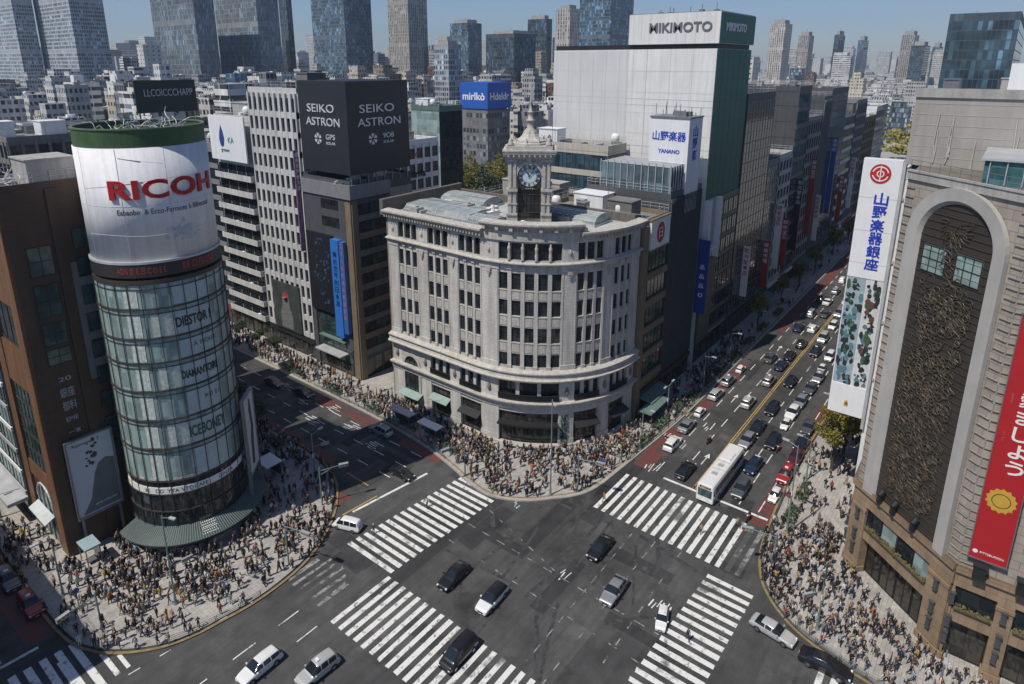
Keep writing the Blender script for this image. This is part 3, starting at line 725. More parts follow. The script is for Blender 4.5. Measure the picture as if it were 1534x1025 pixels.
for R_, F2 in ((0, TF), (1, Frame(TC, -tn, tu)), (2, Frame(TC, tn, -tu)), (3, Frame(TC, -tu, -tn))):
    w_ = 1.86; dep = 3.05 if R_ in (0, 3) else 3.2
    n = 20
    arc = [(RC*1.02*cos(pi*i/n), ZC+RC*1.02*sin(pi*i/n)) for i in range(n+1)]; outr = [(2.3*cos(pi*i/n), ZC+2.3*sin(pi*i/n)) for i in range(n+1)]
    for L0, L1, d0, d1 in ((arc, outr, dep-.5, dep+.12),):
        vs = [F2.pt(u, z, d) for d in (d0, d1) for LL in (L0, L1) for u, z in LL]; k = n+1
        af.add(vs, [(2*k+i, 3*k+i, 3*k+i+1, 2*k+i+1) for i in range(n)]+[(i, 2*k+i, 2*k+i+1, i+1) for i in range(n)]+[(k+i, k+i+1, 3*k+i+1, 3*k+i) for i in range(n)])
    sq = [(u*1.0, z) for u, z in outr]; edge = [(2.5*(1 if u > 0 else -1) if abs(u) > .01 else 0, z) for u, z in outr]
    vs = [F2.pt(u, z, dep-.1) for u, z in outr]+[F2.pt(max(-2.6, min(2.6, u*1.4)), 45.95, dep-.1) for u, z in outr]; k = n+1
    af.add(vs, [(i, i+1, k+i+1, k+i)[::-1] for i in range(n)])
    af.fbox(F2, -.35, .35, ZC+1.75, ZC+2.75, dep, dep+.3)
    # lower recess: dark doorway with a name plate
af.build('tower_arch', STONED, wako)
co = MB()
for z0, z1, e in ((45.95, 46.4, 3.45), (46.4, 46.75, 3.75), (46.75, 47.1, 4.0), (47.1, 47.35, 4.1), (47.35, 47.9, 3.5)): TB(co, -e, e, z0, z1, -e, e)
for k in range(9):
    for F2 in (TF, Frame(TC, -tn, tu), Frame(TC, tn, -tu)): co.fbox(F2, -3.3+k*.8, -3.05+k*.8, 46.35, 46.75, 3.6, 3.95)
co.build('tower_cornice', STONED, wako)
for F2, nm in ((TF, 1), (Frame(TC, -tn, tu), 1), (Frame(TC, tn, -tu), 1)):
    ck = MB(); n = 40; d = 2.72
    ck.add([F2.pt(RC*cos(2*pi*i/n), ZC+RC*sin(2*pi*i/n), d) for i in range(n)]+[F2.pt(RC*cos(2*pi*i/n), ZC+RC*sin(2*pi*i/n), d-.4) for i in range(n)], [tuple(range(n))]+[(i, n+i, n+(i+1) % n, (i+1) % n) for i in range(n)])
    c = ck.build('clock', mat('pale_blue_dial', (.50, .62, .64), .4, var=.12, scale=2), wako)
    rg = MB()
    for r0, r1 in ((1.66, 1.84), (1.1, 1.14)):
        vs = [F2.pt(r*cos(2*pi*i/n), ZC+r*sin(2*pi*i/n), d+.04) for r in (r0, r1) for i in range(n)]
        rg.add(vs, [(i, (i+1) % n, n+(i+1) % n, n+i)[::-1] for i in range(n)])
    rg.build('dial_ring', DARKM, c)
    for k in range(12):
        a = pi/2-k*pi/6; txt = ['XII', 'I', 'II', 'III', 'IIII', 'V', 'VI', 'VII', 'VIII', 'IX', 'X', 'XI'][k]
        def put(x, y, t, a=a): 
            rr = 1.37+y; return F2.pt(rr*cos(a)+x*cos(a-pi/2), ZC+rr*sin(a)+x*sin(a-pi/2), d+.03+t)
        letter_mb(txt, put, w=.16+.09*len(txt), h=.42, thick=.03, bold=.02).build('numeral', INK, c)
    for ang, ln, wd in ((radians(90-42), .95, .09), (radians(90+38), 1.4, .06)):
        h_ = MB(); u = Vector((cos(ang), sin(ang))); q = Vector((-u.y, u.x))*wd
        h_.add([F2.pt(p_.x, ZC+p_.y, d+.1+wd*.2) for p_ in (-u*.25+q, -u*.25-q, u*ln-q*.4, u*ln+q*.4)], [(0, 1, 2, 3)])
        h_.build('clock_hand', INK, c)
    dr = MB()
    dr.fbox(F2, -1.82, 1.82, 36.6, 41.2, 2.3, 2.36); dd = dr.build('tower_door', glassy('tower_glass', (.02, .022, .022), .15, .7), wako)
    fr = MB()
    for u in (-1.75, -.62, -.05, .52, 1.65): fr.fbox(F2, u, u+.1, 36.6, 41.1, 2.36, 2.48)
    for z in (37.4, 38.9, 40.3): fr.fbox(F2, -1.75, 1.75, z, z+.1, 2.365, 2.46)
    fr.build('frame', BRONZE, dd)
    if F2 is TF:
        x = MB(); x.fbox(F2, -1.2, 1.2, 41.15, 41.5, 2.4, 2.75); np_ = x.build('name_plate', BRONZE, wako)
        sign_text('WAKO', F2, 0, 41.32, np_, INKW, h=.2, d=2.75, thick=.02, space=1.8)
sp = MB(); c = (TC.x, TC.y, 47.9)
sp.lathe([(2.9, 0), (2.9, .25), (2.55, .35), (2.5, .6), (2.2, .7), (1.75, .9), (1.45, 1.2), (1.2, 1.6), (1.05, 2.0), (.85, 2.1)], c, 8, pi/8, 2*pi+pi/8, smooth=False)
sp.lathe([(.85, 2.1), (.78, 2.3), (.55, 2.4), (.5, 3.4), (.72, 3.5), (.72, 3.7), (.42, 3.8), (.36, 4.7), (.5, 4.8), (.5, 4.95), (.22, 5.1), (.15, 6.2), (.2, 6.3), (.09, 6.5), (.05, 8.6), (.01, 8.8)], c, 12)
for k in range(8): a = k*pi/4+pi/8; sp.tube((c[0]+2.5*cos(a), c[1]+2.5*sin(a), 48.2), (c[0]+2.5*cos(a), c[1]+2.5*sin(a), 49.0), .16, .08, 6)
sp.build('spire', STONED, wako)
# ------------------------------------------------------------------ the round glass building with the advertising drum
SX, SY, SRG, SRD = 34.2, 80.9, 7.1, 6.95
_f = Vector((SX, SY, 0)).normalized(); SFX, SFY = SX-_f.x*SRG, SY-_f.y*SRG
def zf(v): return Zat(v, SFX, SFY)
AF = atan2(-_f.y, -_f.x)                               # bearing of the side towards the crossing
sanai = thing('round_building', 'round glass building under a white drum with red letters', 'building', (SX, SY, 0))
def cyl(mb, r, z0, z1, n=72, a0=0, a1=2*pi, cap=True, mi=0):
    pr = [(r, z0), (r, z1)]
    if cap: pr = [(.01, z0)]+pr+[(.01, z1)]
    mb.lathe(pr, (SX, SY, 0), n, a0, a1, mi, smooth=True)
def ring(mb, r0, r1, z0, z1, n=72, a0=0, a1=2*pi): mb.lathe([(r0, z0), (r1, z0), (r1, z1), (r0, z1), (r0, z0)], (SX, SY, 0), n, a0, a1, smooth=False)
class Bend:                                            # frame wrapped round the drum: u runs rightwards seen from outside
    def __init__(s, r, a): s.r = r; s.a = a
    def pt(s, u, z, d=0.):
        a = s.a+u/s.r; return Vector((SX+(s.r+d)*cos(a), SY+(s.r+d)*sin(a), z))
ZR = [zf(v) for v in (784, 760, 735, 716, 668, 626, 583, 541, 505, 461, 424)]      # storey lines of the glass, from the canopy up
zc = zf(800)
m = MB(); cyl(m, SRG-1.2, .1, ZR[-1]+1.5); m.build('core', mat('core_shade', (.10, .11, .11), .8), sanai)
# storeys: each its own ring of panes, floor edge and mullions
for k in range(len(ZR)-1):
    z0, z1 = ZR[k], ZR[k+1]
    g = GLASST if k >= 3 else GLASS
    m = MB(); cyl(m, SRG-.06, z0+.1, z1-.1, cap=False); p = m.build('glass_storey', g, sanai)
    if k in (2,):
        m = MB(); ring(m, SRG-.05, SRG+.03, z0+.1, z0+1.0, a0=AF-1.5, a1=AF+1.6); m.build('white_sign_band', WHITEP, p)
    m = MB(); ring(m, SRG-.2, SRG+.10, z0-.07, z0+.08); m.build('floor_edge', BRONZE, sanai)
    m = MB()
    for i in range(30):
        a = 2*pi*i/30; q = Vector((cos(a), sin(a), 0)); t = Vector((-sin(a), cos(a), 0))
        m.obox(Vector((SX, SY, (z0+z1)/2))+q*(SRG+.04), q, t, .045, .028, (z1-z0)/2-.1)
    if k >= 3: ring(m, SRG-.04, SRG+.05, z1-.62, z1-.55)
    m.build('mullion', BRONZE, sanai)
# blinds, curtains and lit displays seen in the panes
for k in range(3, 10):
    z0, z1 = ZR[k]+.2, ZR[k+1]-.7
    for a0, a1 in ((-.62, -.40), (-.25, .1)):
        if (k % 2) == 0 or a0 < -.5:
            m = MB(); n = 14
            vs = [(SX+(SRG-.03+.02*cos(9*i))*cos(AF+a0+(a1-a0)*i/n), SY+(SRG-.03+.02*cos(9*i))*sin(AF+a0+(a1-a0)*i/n), z) for z in (z0, z1) for i in range(n+1)]
            m.add(vs, [(i, i+1, n+2+i, n+1+i) for i in range(n)], 0, True); m.build('curtain', mat('pale_curtain', (.52, .58, .52), .8, var=.35, scale=2.5), sanai)
    for a0, a1 in ((.12, .75),):
        m = MB(); n = 12
        vs = [(SX+(SRG-.035)*cos(AF+a0+(a1-a0)*i/n), SY+(SRG-.035)*sin(AF+a0+(a1-a0)*i/n), z) for z in (z0, z1) for i in range(n+1)]
        m.add(vs, [(i, i+1, n+2+i, n+1+i) for i in range(n)], 0, True); m.build('blind', mat('blue_blind', (.42, .50, .50), .5, var=.12, scale=1.5), sanai)
BG = Bend(SRG, AF)
for k, txt, w_, h_, mm in ((9, '', 3, 1, INK), (8, 'DIESTOR !', 4.2, 1.25, INK), (6, 'DIAMANTOIRE', 4.6, 1.05, INK), (4, 'ICEBONEY', 4.6, 1.5, mat('green_letters', (.03, .09, .05), .5, var=0))):
    if txt: sign_text(txt, BG, 2.9, (ZR[k]+ZR[k+1])/2-.2, sanai, mm, w=w_, h=h_, thick=.03, bold=.02, d=.0)
for k, txt in ((7, 'A MOUR'), (5, 'RO 21')): sign_text(txt, BG, 3.9, (ZR[k]+ZR[k+1])/2, sanai, mat('grey_letters', (.10, .12, .13), .6, var=0), h=.55, thick=.02, d=.0)
for i in range(8): sign_text(['RISE', 'MIST', 'SAY', 'MILANO', 'AZALEA', 'CELIA', 'OWL', 'GISELE'][i], BG, -6+i*1.62, ZR[3]+.35, sanai, INKW, h=.3, thick=.02, d=.0)
for i, txt in enumerate(('&S', 'DD', 'YTA', 'VTD', 'CAFE', '', 'GINZA')):
    if txt: sign_text(txt, BG, -5.4+i*1.62, ZR[2]+.55, sanai, INK, h=.5, thick=.02, d=.03)
# ticker band between glass and drum
zt0, zt1 = zf(414), zf(390)
m = MB(); ring(m, SRG-2., SRG+.05, ZR[-1]-.05, ZR[-1]+.45); m.build('floor_edge', BRONZE, sanai)
m = MB(); ring(m, SRD-1.8, SRD+.15, zt0, zt1-.35); tk = m.build('ticker_band', mat('ticker_dark', (.03, .026, .026), .5), sanai)
LED = mat('red_led', (.30, .035, .025), .6, var=.1, emit=.10)
BT = Bend(SRD+.15, AF)
sign_text('ADN ℗ R 日 C O E E', BT, -2.0, (zt0+zt1)/2-.15, tk, LED, w=5.2, h=.85, thick=.02, d=0)
sign_text('RR ロ FB LINE', BT, 4.6, (zt0+zt1)/2-.15, tk, LED, w=4.4, h=.85, thick=.02, d=0)
m = MB(); ring(m, SRD-1.5, SRD+.22, zt1-.32, zt1-.05); m.build('drum_rim', PALEM, sanai)
# the drum
zd0, zd1 = zt1-.05, zf(222)
drum = MB(); cyl(drum, SRD, zd0, zd1, 96); dr = drum.build('sign_drum', mat('drum_white', (.70, .70, .71), .75, var=.08, scale=.35, var2=.05, scale2=2.5, streak=.12), sanai)
BD = Bend(SRD, AF)
hz = zf(284)
def fit(u_px, v):                                      # arc position on the drum whose front shows at that column
    best = min(range(-110, 111), key=lambda i: abs(proj(BD.pt(i*.1, Zat(v, SFX, SFY)))[0]-u_px)); return best*.1
u0_, u1_ = fit(164, 287), fit(311, 287)
lm = letter_mb('RICOH', lambda a, b, t: BD.pt((u0_+u1_)/2+a, hz+b, t), w=u1_-u0_, h=zf(272)-zf(301), thick=.22, bold=.03, space=1.05)
lm.build('lettering', REDI, dr)
sign_text('Eabaobo  & Ecco-Farmces b Bifmcosd', BD, (fit(176, 318)+fit(310, 318))/2, zf(317), dr, INK, w=abs(fit(310, 318)-fit(176, 318)), h=.62, thick=.03)
SEAM = mat('panel_seam', (.48, .49, .5), .6, var=0)
def seam(pts): 
    mb = MB(); mb.path([BD.pt(u, z, .005) for u, z in pts], .022, 5); mb.build('panel_seam', SEAM, dr)
seam([(u_*.5-8, zf(352)+.12*sin(u_*.3)) for u_ in range(38)]); seam([(-7.5+u_*.4, zf(283)+.045*u_) for u_ in range(20)]+[(.5+u_*.4, zf(283)+.9+.25*sin(u_*.16)-.02*u_) for u_ in range(18)])
for q in range(4): seam([(q*4.8-7.6, zd0+.1), (q*4.8-7.6, zd1-.05)])
for q in (.5,): seam([(u_*.5-10, zd0+(zd1-zd0)*q) for u_ in range(41)])
seam([(-2.6+u_*.4, zf(236)-.075*u_) for u_ in range(12)])
sm_ = MB()
for k in range(60):                                    # grime patch
    u = rng.gauss(2.9, .9); z = zf(352)+rng.gauss(0, .5); s = rng.uniform(.05, .26)
    sm_.add([BD.pt(u+s*cos(2*pi*i/7)*rng.uniform(.6, 1.5), z+s*sin(2*pi*i/7)*rng.uniform(.6, 2), .006+k*.0001) for i in range(7)], [tuple(range(7))])
sm_.build('grime', mat('grime', (.50, .51, .52), .7, var=.3, scale=2), dr)
# green rim, roof garden, tangle of rods
m = MB(); ring(m, SRD-.25, SRD-.1, zd1-.4, zf(200)+.35); m.build('green_rim', mat('green_rim', (.045, .10, .035), .6, var=.3, scale=.8), sanai)
m = MB(); ring(m, SRD-.35, SRD+.0, zf(200)+.35, zf(200)+.5); m.build('rim_rail', mat('olive', (.12, .15, .10), .6), sanai)
zr = zd1+.6
m = MB(); cyl(m, SRD-.3, zd1-.2, zr); m.build('roof', CONCD, sanai)
m = MB()
for k in range(420):
    a = rng.random()*2*pi; r = rng.uniform(.2, SRD-1); p = Vector((SX+r*cos(a), SY+r*sin(a), zr+rng.uniform(.1, 1.1))); q = rng.uniform(.15, .4)
    d = Vector((rng.uniform(-1, 1), rng.uniform(-1, 1), rng.uniform(-.6, .6))).normalized()*q; e = d.orthogonal().normalized()*q
    m.add([p-d, p+e, p+d, p-e], [(0, 1, 2, 3)])
m.build('foliage', mat('roof_green', (.05, .085, .03), .8, var=.4), sanai)
for k in range(46):                                    # bent rods and aerials
    a = rng.random()*2*pi; r = rng.uniform(.3, SRD-1.5); p = Vector((SX+r*cos(a), SY+r*sin(a), zr)); pts = [p]; d = Vector((rng.uniform(-.5, .5), rng.uniform(-.5, .5), 1))
    for j in range(rng.randint(3, 6)):
        p = p+d*rng.uniform(.4, .9); pts.append(p); d = (d+Vector((rng.uniform(-.8, .8), rng.uniform(-.8, .8), rng.uniform(-.6, .25)))).normalized()
    m = MB(); m.path(pts, rng.uniform(.03, .06), 5); m.build('aerial', PALEM, sanai)
m = MB()
for k in range(10): x = SX+rng.uniform(-4, 4); y = SY+rng.uniform(-4, 4); m.box(x-.6, x+.6, y-.5, y+.5, zr, zr+rng.uniform(.6, 1.6))
m.build('roof_machinery', GREYM, sanai)
# canopy round the foot, plinth, doors
cano = mat('green_canopy', (.035, .07, .06), .5, var=.2, scale=2)
m = MB(); a0, a1 = AF-1.25, AF+1.75
m.lathe([(SRG-.1, ZR[0]+.2), (SRG+2.2, ZR[0]-.9), (SRG+2.2, ZR[0]-1.05), (SRG-.1, ZR[0]-.05)], (SX, SY, 0), 60, a0, a1, smooth=False); cn = m.build('canopy', cano, sanai)
m = MB()
for i in range(91):
    a = a0+(a1-a0)*i/90; m.tube((SX+SRG*cos(a), SY+SRG*sin(a), ZR[0]+.2), (SX+(SRG+2.2)*cos(a), SY+(SRG+2.2)*sin(a), ZR[0]-.88), .035, n=4)
m.build('rib', GREYM, cn)
m = MB()
for i in range(46):
    a = AF+.05+.006*(i % 23)*1.6; r = SRG+.3+1.6*(i//23)/2+.3*(i % 3); zz = ZR[0]+.2-(r-SRG)*.5
    m.obox((SX+r*cos(a), SY+r*sin(a), zz+.04), (cos(a), sin(a), 0), (-sin(a), cos(a), 0), .1, .05, .02)
m.build('canopy_lamp', WHITEP, cn)
m = MB(); ring(m, SRG-.6, SRG-.45, .6, ZR[0]); m.build('shop_window', glassy('shop_glass', (.035, .032, .028), .08, .8), sanai)
m = MB(); ring(m, SRG-.7, SRG+.5, -.02, .75, a0=AF-1.0, a1=AF+1.2); m.build('plinth', CONC, sanai)
for i in range(12):
    a = AF-1.2+2.6*i/11; m = MB(); q = Vector((cos(a), sin(a), 0)); m.obox(Vector((SX, SY, (ZR[0]+.7)/2))+q*(SRG-.35), q, Vector((-q.y, q.x, 0)), .2, .28, (ZR[0]-.6)/2); m.build('pillar', CONCD, sanai)

# ------------------------------------------------------------------ brown tiled block and the green glass block to its left
def shell(name, label, cat, x0, x1, y0, y1, h, m, group=None, par=.9, rm=None, pm=None):
    t = thing(name, label, cat, ((x0+x1)/2, (y0+y1)/2, 0), group)
    b = MB(); b.box(x0, x1, y0, y1, -.03, h); b.build('wall', m, t)
    r = MB(); r.box(x0+.25, x1-.25, y0+.25, y1-.25, h, h+.06); r.build('roof', rm or ROOF, t)
    if par:
        p = MB()
        for q in ((x0-.05, x1+.05, y0-.05, y0+.25), (x0-.05, x1+.05, y1-.25, y1+.05), (x0-.05, x0+.25, y0+.25, y1-.25), (x1-.25, x1+.05, y0+.25, y1-.25)): p.box(*q, h-.4, h+par)
        p.build('parapet', pm or m, t)
    return t
def roof_kit(t, x0, x1, y0, y1, h, n=6, seed=0, mast=True):
    r = random.Random(seed*31+n); w, d = x1-x0, y1-y0
    for k in range(n):
        kind = r.choice(['ac', 'ac', 'box', 'tank', 'duct', 'house'] if min(w, d) > 5 else ['ac', 'ac', 'duct'])
        x = r.uniform(x0+1.3, x1-1.3) if w > 3 else (x0+x1)/2; y = r.uniform(y0+1.3, y1-1.3) if d > 3 else (y0+y1)/2
        mb = MB()
        if kind == 'ac':
            a, b = r.uniform(.5, 1.1), r.uniform(.4, .8); hh = r.uniform(.8, 1.5); mb.box(x-a, x+a, y-b, y+b, h+.15, h+hh); mb.tube((x-a*.4, y, h+hh), (x-a*.4, y, h+hh+.12), .32, n=10); mb.tube((x+a*.5, y, h+hh), (x+a*.5, y, h+hh+.12), .32, n=10)
            for q in (-1, 1): mb.box(x+q*a*.8-.06, x+q*a*.8+.06, y-b, y+b, h+.05, h+.15)
            mb.build('air_conditioner', r.choice([WHITEP, GREYM, CONC]), t)
        elif kind == 'box': mb.box(x-1, x+1, y-.7, y+.7, h+.05, h+1.8); mb.box(x-1.1, x+1.1, y-.8, y+.8, h+1.8, h+1.92); mb.build('plant_box', r.choice([GREYM, CONC]), t)
        elif kind == 'tank':
            rr = r.uniform(.6, 1.1); mb.lathe([(.01, .7), (rr, .7), (rr, 2.3), (rr*.7, 2.7), (.01, 2.8)], (x, y, h), 14)
            for q in range(4): mb.tube((x+rr*.7*cos(q*pi/2), y+rr*.7*sin(q*pi/2), h), (x+rr*.7*cos(q*pi/2), y+rr*.7*sin(q*pi/2), h+.75), .07, n=5)
            mb.build('water_tank', r.choice([WHITEP, PALEM]), t)
        elif kind == 'duct':
            L_ = r.uniform(1, 2.6); mb.tube((x-L_, y, h+.5), (x+L_, y, h+.5), .25, n=8); mb.tube((x+L_, y, h), (x+L_, y, h+.9), .27, n=8); mb.tube((x-L_, y, h), (x-L_, y, h+.55), .2, n=8); mb.build('duct', PALEM, t)
        else:
            a, b, hh = min(w*.22, r.uniform(1.5, 3)), min(d*.22, r.uniform(1.5, 3)), r.uniform(2.4, 3.6); mb.box(x-a, x+a, y-b, y+b, h, h+hh); mb.box(x-a-.15, x+a+.15, y-b-.15, y+b+.15, h+hh, h+hh+.15); mb.build('stair_house', r.choice([CONC, WHITE, CONCD]), t)
    if mast:
        mb = MB(); x, y = r.uniform(x0+.5, x1-.5), r.uniform(y0+.5, y1-.5); hh = r.uniform(2.5, 5.5); mb.tube((x, y, h), (x, y, h+hh), .06, .03, 6)
        for k in range(3): mb.tube((x-.5, y, h+hh*(.6+.13*k)), (x+.5, y, h+hh*(.6+.13*k)), .025, n=4)
        mb.build('antenna', GREYM, t)
def rail(t, x0, x1, y0, y1, z, m=PALEM, hh=1.1, st=1.6):
    mb = MB(); P = [(x0, y0), (x1, y0), (x1, y1), (x0, y1), (x0, y0)]
    for (a, b), (c, d) in zip(P, P[1:]):
        n = max(1, int(hypot(c-a, d-b)/st))
        for i in range(n): mb.tube((a+(c-a)*i/n, b+(d-b)*i/n, z), (a+(c-a)*i/n, b+(d-b)*i/n, z+hh), .035, n=4)
        for q in (.5, 1): mb.tube((a, b, z+hh*q), (c, d, z+hh*q), .03, n=4)
    mb.build('railing', m, t)
def pane(t, F, u0, u1, z0, z1, d=.02, g=None, bars=0, rails=0, fm=None, name='window', fw=.07):
    mb = MB(); mb.fbox(F, u0, u1, z0, z1, d-.05, d); p = mb.build(name, g or GLASS, t)
    if bars is not None:
        fr = MB()
        fr.fbox(F, u0, u0+fw, z0, z1, d, d+.06); fr.fbox(F, u1-fw, u1, z0, z1, d, d+.06); fr.fbox(F, u0+fw, u1-fw, z0, z0+fw, d, d+.058); fr.fbox(F, u0+fw, u1-fw, z1-fw, z1, d, d+.058)
        for i in range(bars): m_ = u0+(u1-u0)*(i+1)/(bars+1); fr.fbox(F, m_-fw/2, m_+fw/2, z0+fw, z1-fw, d, d+.055)
        for i in range(rails): m_ = z0+(z1-z0)*(i+1)/(rails+1); fr.fbox(F, u0+fw, u1-fw, m_-fw/2, m_+fw/2, d, d+.05)
        fr.build('frame', fm or DARKM, p)
    return p
BROWN_LIT = blocks('brown_tile_lit', (.17, .082, .036), .6, .3, .55, var=.12, mortar=.7, streak=.2)  # tiles of the sunny face, sunlight put into the colour
BROWN_SHADED = blocks('brown_tile_shaded', (.068, .037, .021), .6, .3, .55, var=.12, mortar=.7, streak=.2)  # same tiles with the shade of faces turned from the sun painted in
bx0, by0, by1, bh = 20.4, 85.2, 97., Zat(292, 20.4, 85.2)
brown = shell('tiled_building', 'brown tiled building with an arched entrance beside the round glass building', 'building', bx0, 31., by0, by1, bh, BROWN_SHADED, par=.8)
F, Wd = face_of('-X', bx0, 31., by0, by1)
m = MB()
for u0, u1, z0, z1, d in ((0, 2.3, 0, bh, .3), (Wd-2.2, Wd, 0, bh, .3), (2.3, Wd-2.2, 33, bh, .2), (2.3, Wd-2.2, 22., 27.5, .2), (2.3, Wd-2.2, 8.4, 10.5, .2)): m.fbox(F, u0, u1, z0, z1, 0, d)
m.build('wall_trim', BROWN_LIT, brown)
pane(brown, F, 2.6, Wd-2.5, 28, 32.8, .06, bars=2, rails=1)
for k in range(5): pane(brown, F, 2.6, Wd-2.5, 10.8+2.3*k, 12.6+2.3*k, .06, bars=4, rails=0, g=GLASSG)
m = MB(); n = 14; cx = Wd/2; hw = 2.6; zs = 5.4
vs = [F.pt(cx+hw*cos(pi-pi*i/n), zs+hw*sin(pi-pi*i/n), d) for d in (.25, .06) for i in range(n+1)]
vs2 = [F.pt(cx-hw, .2, .06), F.pt(cx+hw, .2, .06)]
m.add([F.pt(cx-hw, .2, .05)]+[F.pt(cx+hw*cos(pi-pi*i/n), zs+hw*sin(pi-pi*i/n), .05) for i in range(n+1)]+[F.pt(cx+hw, .2, .05)], [tuple(range(n+3))[::-1]]); aw_ = m.build('arched_window', GLASSG, brown)
m = MB()
for i in range(n): a, b = pi-pi*i/n, pi-pi*(i+1)/n; m.tube(F.pt(cx+hw*cos(a), zs+hw*sin(a), .1), F.pt(cx+hw*cos(b), zs+hw*sin(b), .1), .16, n=6)
for q in (-hw, -hw/3, hw/3, hw): m.tube(F.pt(cx+q, .2, .1), F.pt(cx+q, zs+(.1 if abs(q) == hw else 2.3), .1), .1, n=6)
m.build('frame', PALEM, aw_)
m = MB(); m.add([F.pt(cx-hw-.3, 4.6, .2), F.pt(cx+hw+.3, 4.6, .2), F.pt(cx+hw+.3, 4.0, 1.4), F.pt(cx-hw-.3, 4.0, 1.4), F.pt(cx-hw-.3, 4.5, .2), F.pt(cx+hw+.3, 4.5, .2), F.pt(cx+hw+.3, 3.85, 1.4), F.pt(cx-hw-.3, 3.85, 1.4)], [(0, 3, 2, 1), (4, 5, 6, 7), (2, 3, 7, 6), (1, 2, 6, 5), (3, 0, 4, 7)]); m.build('awning', mat('grey_white_canvas', (.46, .5, .5), .7), brown)
F2, W2_ = face_of('-Y', bx0, 31., by0, by1)
m = MB()
for u0, u1 in ((0, 1.2), (4.4, 5.6)): m.fbox(F2, u0, u1, 0, bh, 0, .18)
m.build('wall_trim', BROWN_SHADED, brown)
for z0, z1 in ((36.5, 40), (31.5, 35.5), (28, 30.8), (25.6, 27.6)): pane(brown, F2, 1.6, 4.1, z0, z1, .03, bars=1, rails=1, g=GLASSG)
for z0 in (11., 14.5, 18, 21.5, 25, 28.5, 32, 35.5, 39): pane(brown, F2, 6.3, 8.4, z0, z0+2.4, .14, bars=1, g=GLASSG)
for k, txt in enumerate(('20', '銀座', '御料', 'EME', '一富', '美山', '食堂')): sign_text(txt, F2, 2.9, 23.6-1.75*k, brown, mat('dim_white_letters', (.42, .42, .42), .6, var=0), w=1.3 if k not in (1, 2, 5) else 1.5, h=.55 if k in (0, 3, 4) else 1.25, d=.02, thick=.05)
m = MB(); m.fbox(F2, 4.6, 10.4, bh-24, bh-9, .0, .12); m.build('side_panel', CONCD, brown)
roof_kit(brown, bx0, 31, by0, by1, bh, 9, 3); rail(brown, bx0+.1, 30.9, by0+.1, by1-.1, bh+.8)
m = MB()
for k in range(26):
    p = Vector((rng.uniform(bx0+.5, 30), rng.uniform(by0+.5, by1-.5), bh)); pts = [p]
    for j in range(4): p = p+Vector((rng.uniform(-.7, .7), rng.uniform(-.7, .7), rng.uniform(.1, .7))); pts.append(p)
    m.path(pts, .05, 5)
m.build('roof_pipe', PALEM, brown)
gb = shell('glass_block', 'green glazed block with white floor bands behind the brown tiled building', 'building', 19.9, 34, 97.3, 124, 37, mat('green_grey_wall', (.12, .15, .14), .7))
F, Wd = face_of('-X', 19.9, 34, 97.3, 124)
for k in range(10):
    z = 4.6+3.2*k
    for j in range(6): pane(gb, F, .3+j*4.4, .3+j*4.4+4.2, z, z+2.5, .05, g=GLASST if (k+j) % 3 else GLASSG, bars=2)
    m = MB(); m.fbox(F, 0, Wd, z-.65, z-.08, 0, .22); m.build('floor_band', WHITE if k % 2 else PALEM, gb)
m = MB(); m.fbox(F, 0, Wd, 3.1, 3.6, 0, 2.4); m.build('canopy', PALEM, gb)
pane(gb, F, .4, Wd-.4, .2, 3., .04, bars=8)
roof_kit(gb, 19.9, 34, 97.3, 124, 37, 12, 5); rail(gb, 20.1, 33.8, 97.6, 123.6, 37.9)
# hoarding on the foot of the brown block: framed white picture with a grey hill
HF = Frame(G(95, 812)*1.0, (1, 0, 0), (0, -1, 0))
hx0 = onY(97, 665, by0-.6).x; hx1 = onY(165, 650, by0-.6).x; hz0 = Zat(775, hx0+.5, by0-.6); hz1 = Zat(667, hx0, by0-.6)
hd = thing('hoarding', 'framed white hoarding with a grey mound picture on the brown building foot', 'billboard', (hx0, by0-.6, hz0))
HF = Frame((hx0, by0-.6, 0), (1, 0, 0), (0, -1, 0)); hw = hx1-hx0
m = MB(); m.fbox(HF, 0, hw, hz0, hz1, -.3, 0); m.build('board', mat('poster_grey', (.50, .53, .57), .6, var=.05), hd)
m = MB(); m.fbox(HF, -.2, 0, hz0-.2, hz1+.2, -.4, .2); m.fbox(HF, hw, hw+.2, hz0-.2, hz1+.2, -.4, .2); m.fbox(HF, 0, hw, hz1, hz1+.2, -.4, .2); m.fbox(HF, 0, hw, hz0-.2, hz0, -.4, .2); m.build('frame', GREYM, hd)
hh_ = hz1-hz0
m = MB(); pr = [(.1, .02), (.34, .2), (.5, .5), (.62, .62), (.8, .66), (.99, .62), (.99, .02)]; m.add([HF.pt(a*hw, hz0+b*hh_, .012) for a, b in pr], [tuple(range(7))]); m.build('printed_hill', mat('print_grey', (.13, .14, .15), .6, var=.2), hd)
m = MB()
for k in range(26): u = rng.gauss(.5, .08); z = rng.gauss(.76, .07); s = rng.uniform(.1, .3); m.add([HF.pt(u*hw+s*cos(2*pi*i/6)*rng.uniform(.5, 1.3), hz0+z*hh_+s*sin(2*pi*i/6)*rng.uniform(.5, 1.3), .02+k*.0006) for i in range(6)], [tuple(range(6))])
m.build('printed_flower', mat('print_dark', (.05, .05, .055), .6), hd)
sign_text('Ripinsapaki 3', HF, hw*.42, hz0+hh_*.93, hd, INK, w=hw*.6, d=.01, thick=.02)
sign_text('ginza collection', HF, hw*.66, hz0+hh_*.1, hd, INKW, w=hw*.5, d=.02, thick=.02)
m = MB()
for q in (.3, hw-.3): m.fbox(HF, q-.15, q+.15, .1, hz0-.2, -.35, -.05)
m.build('post', GREYM, hd)
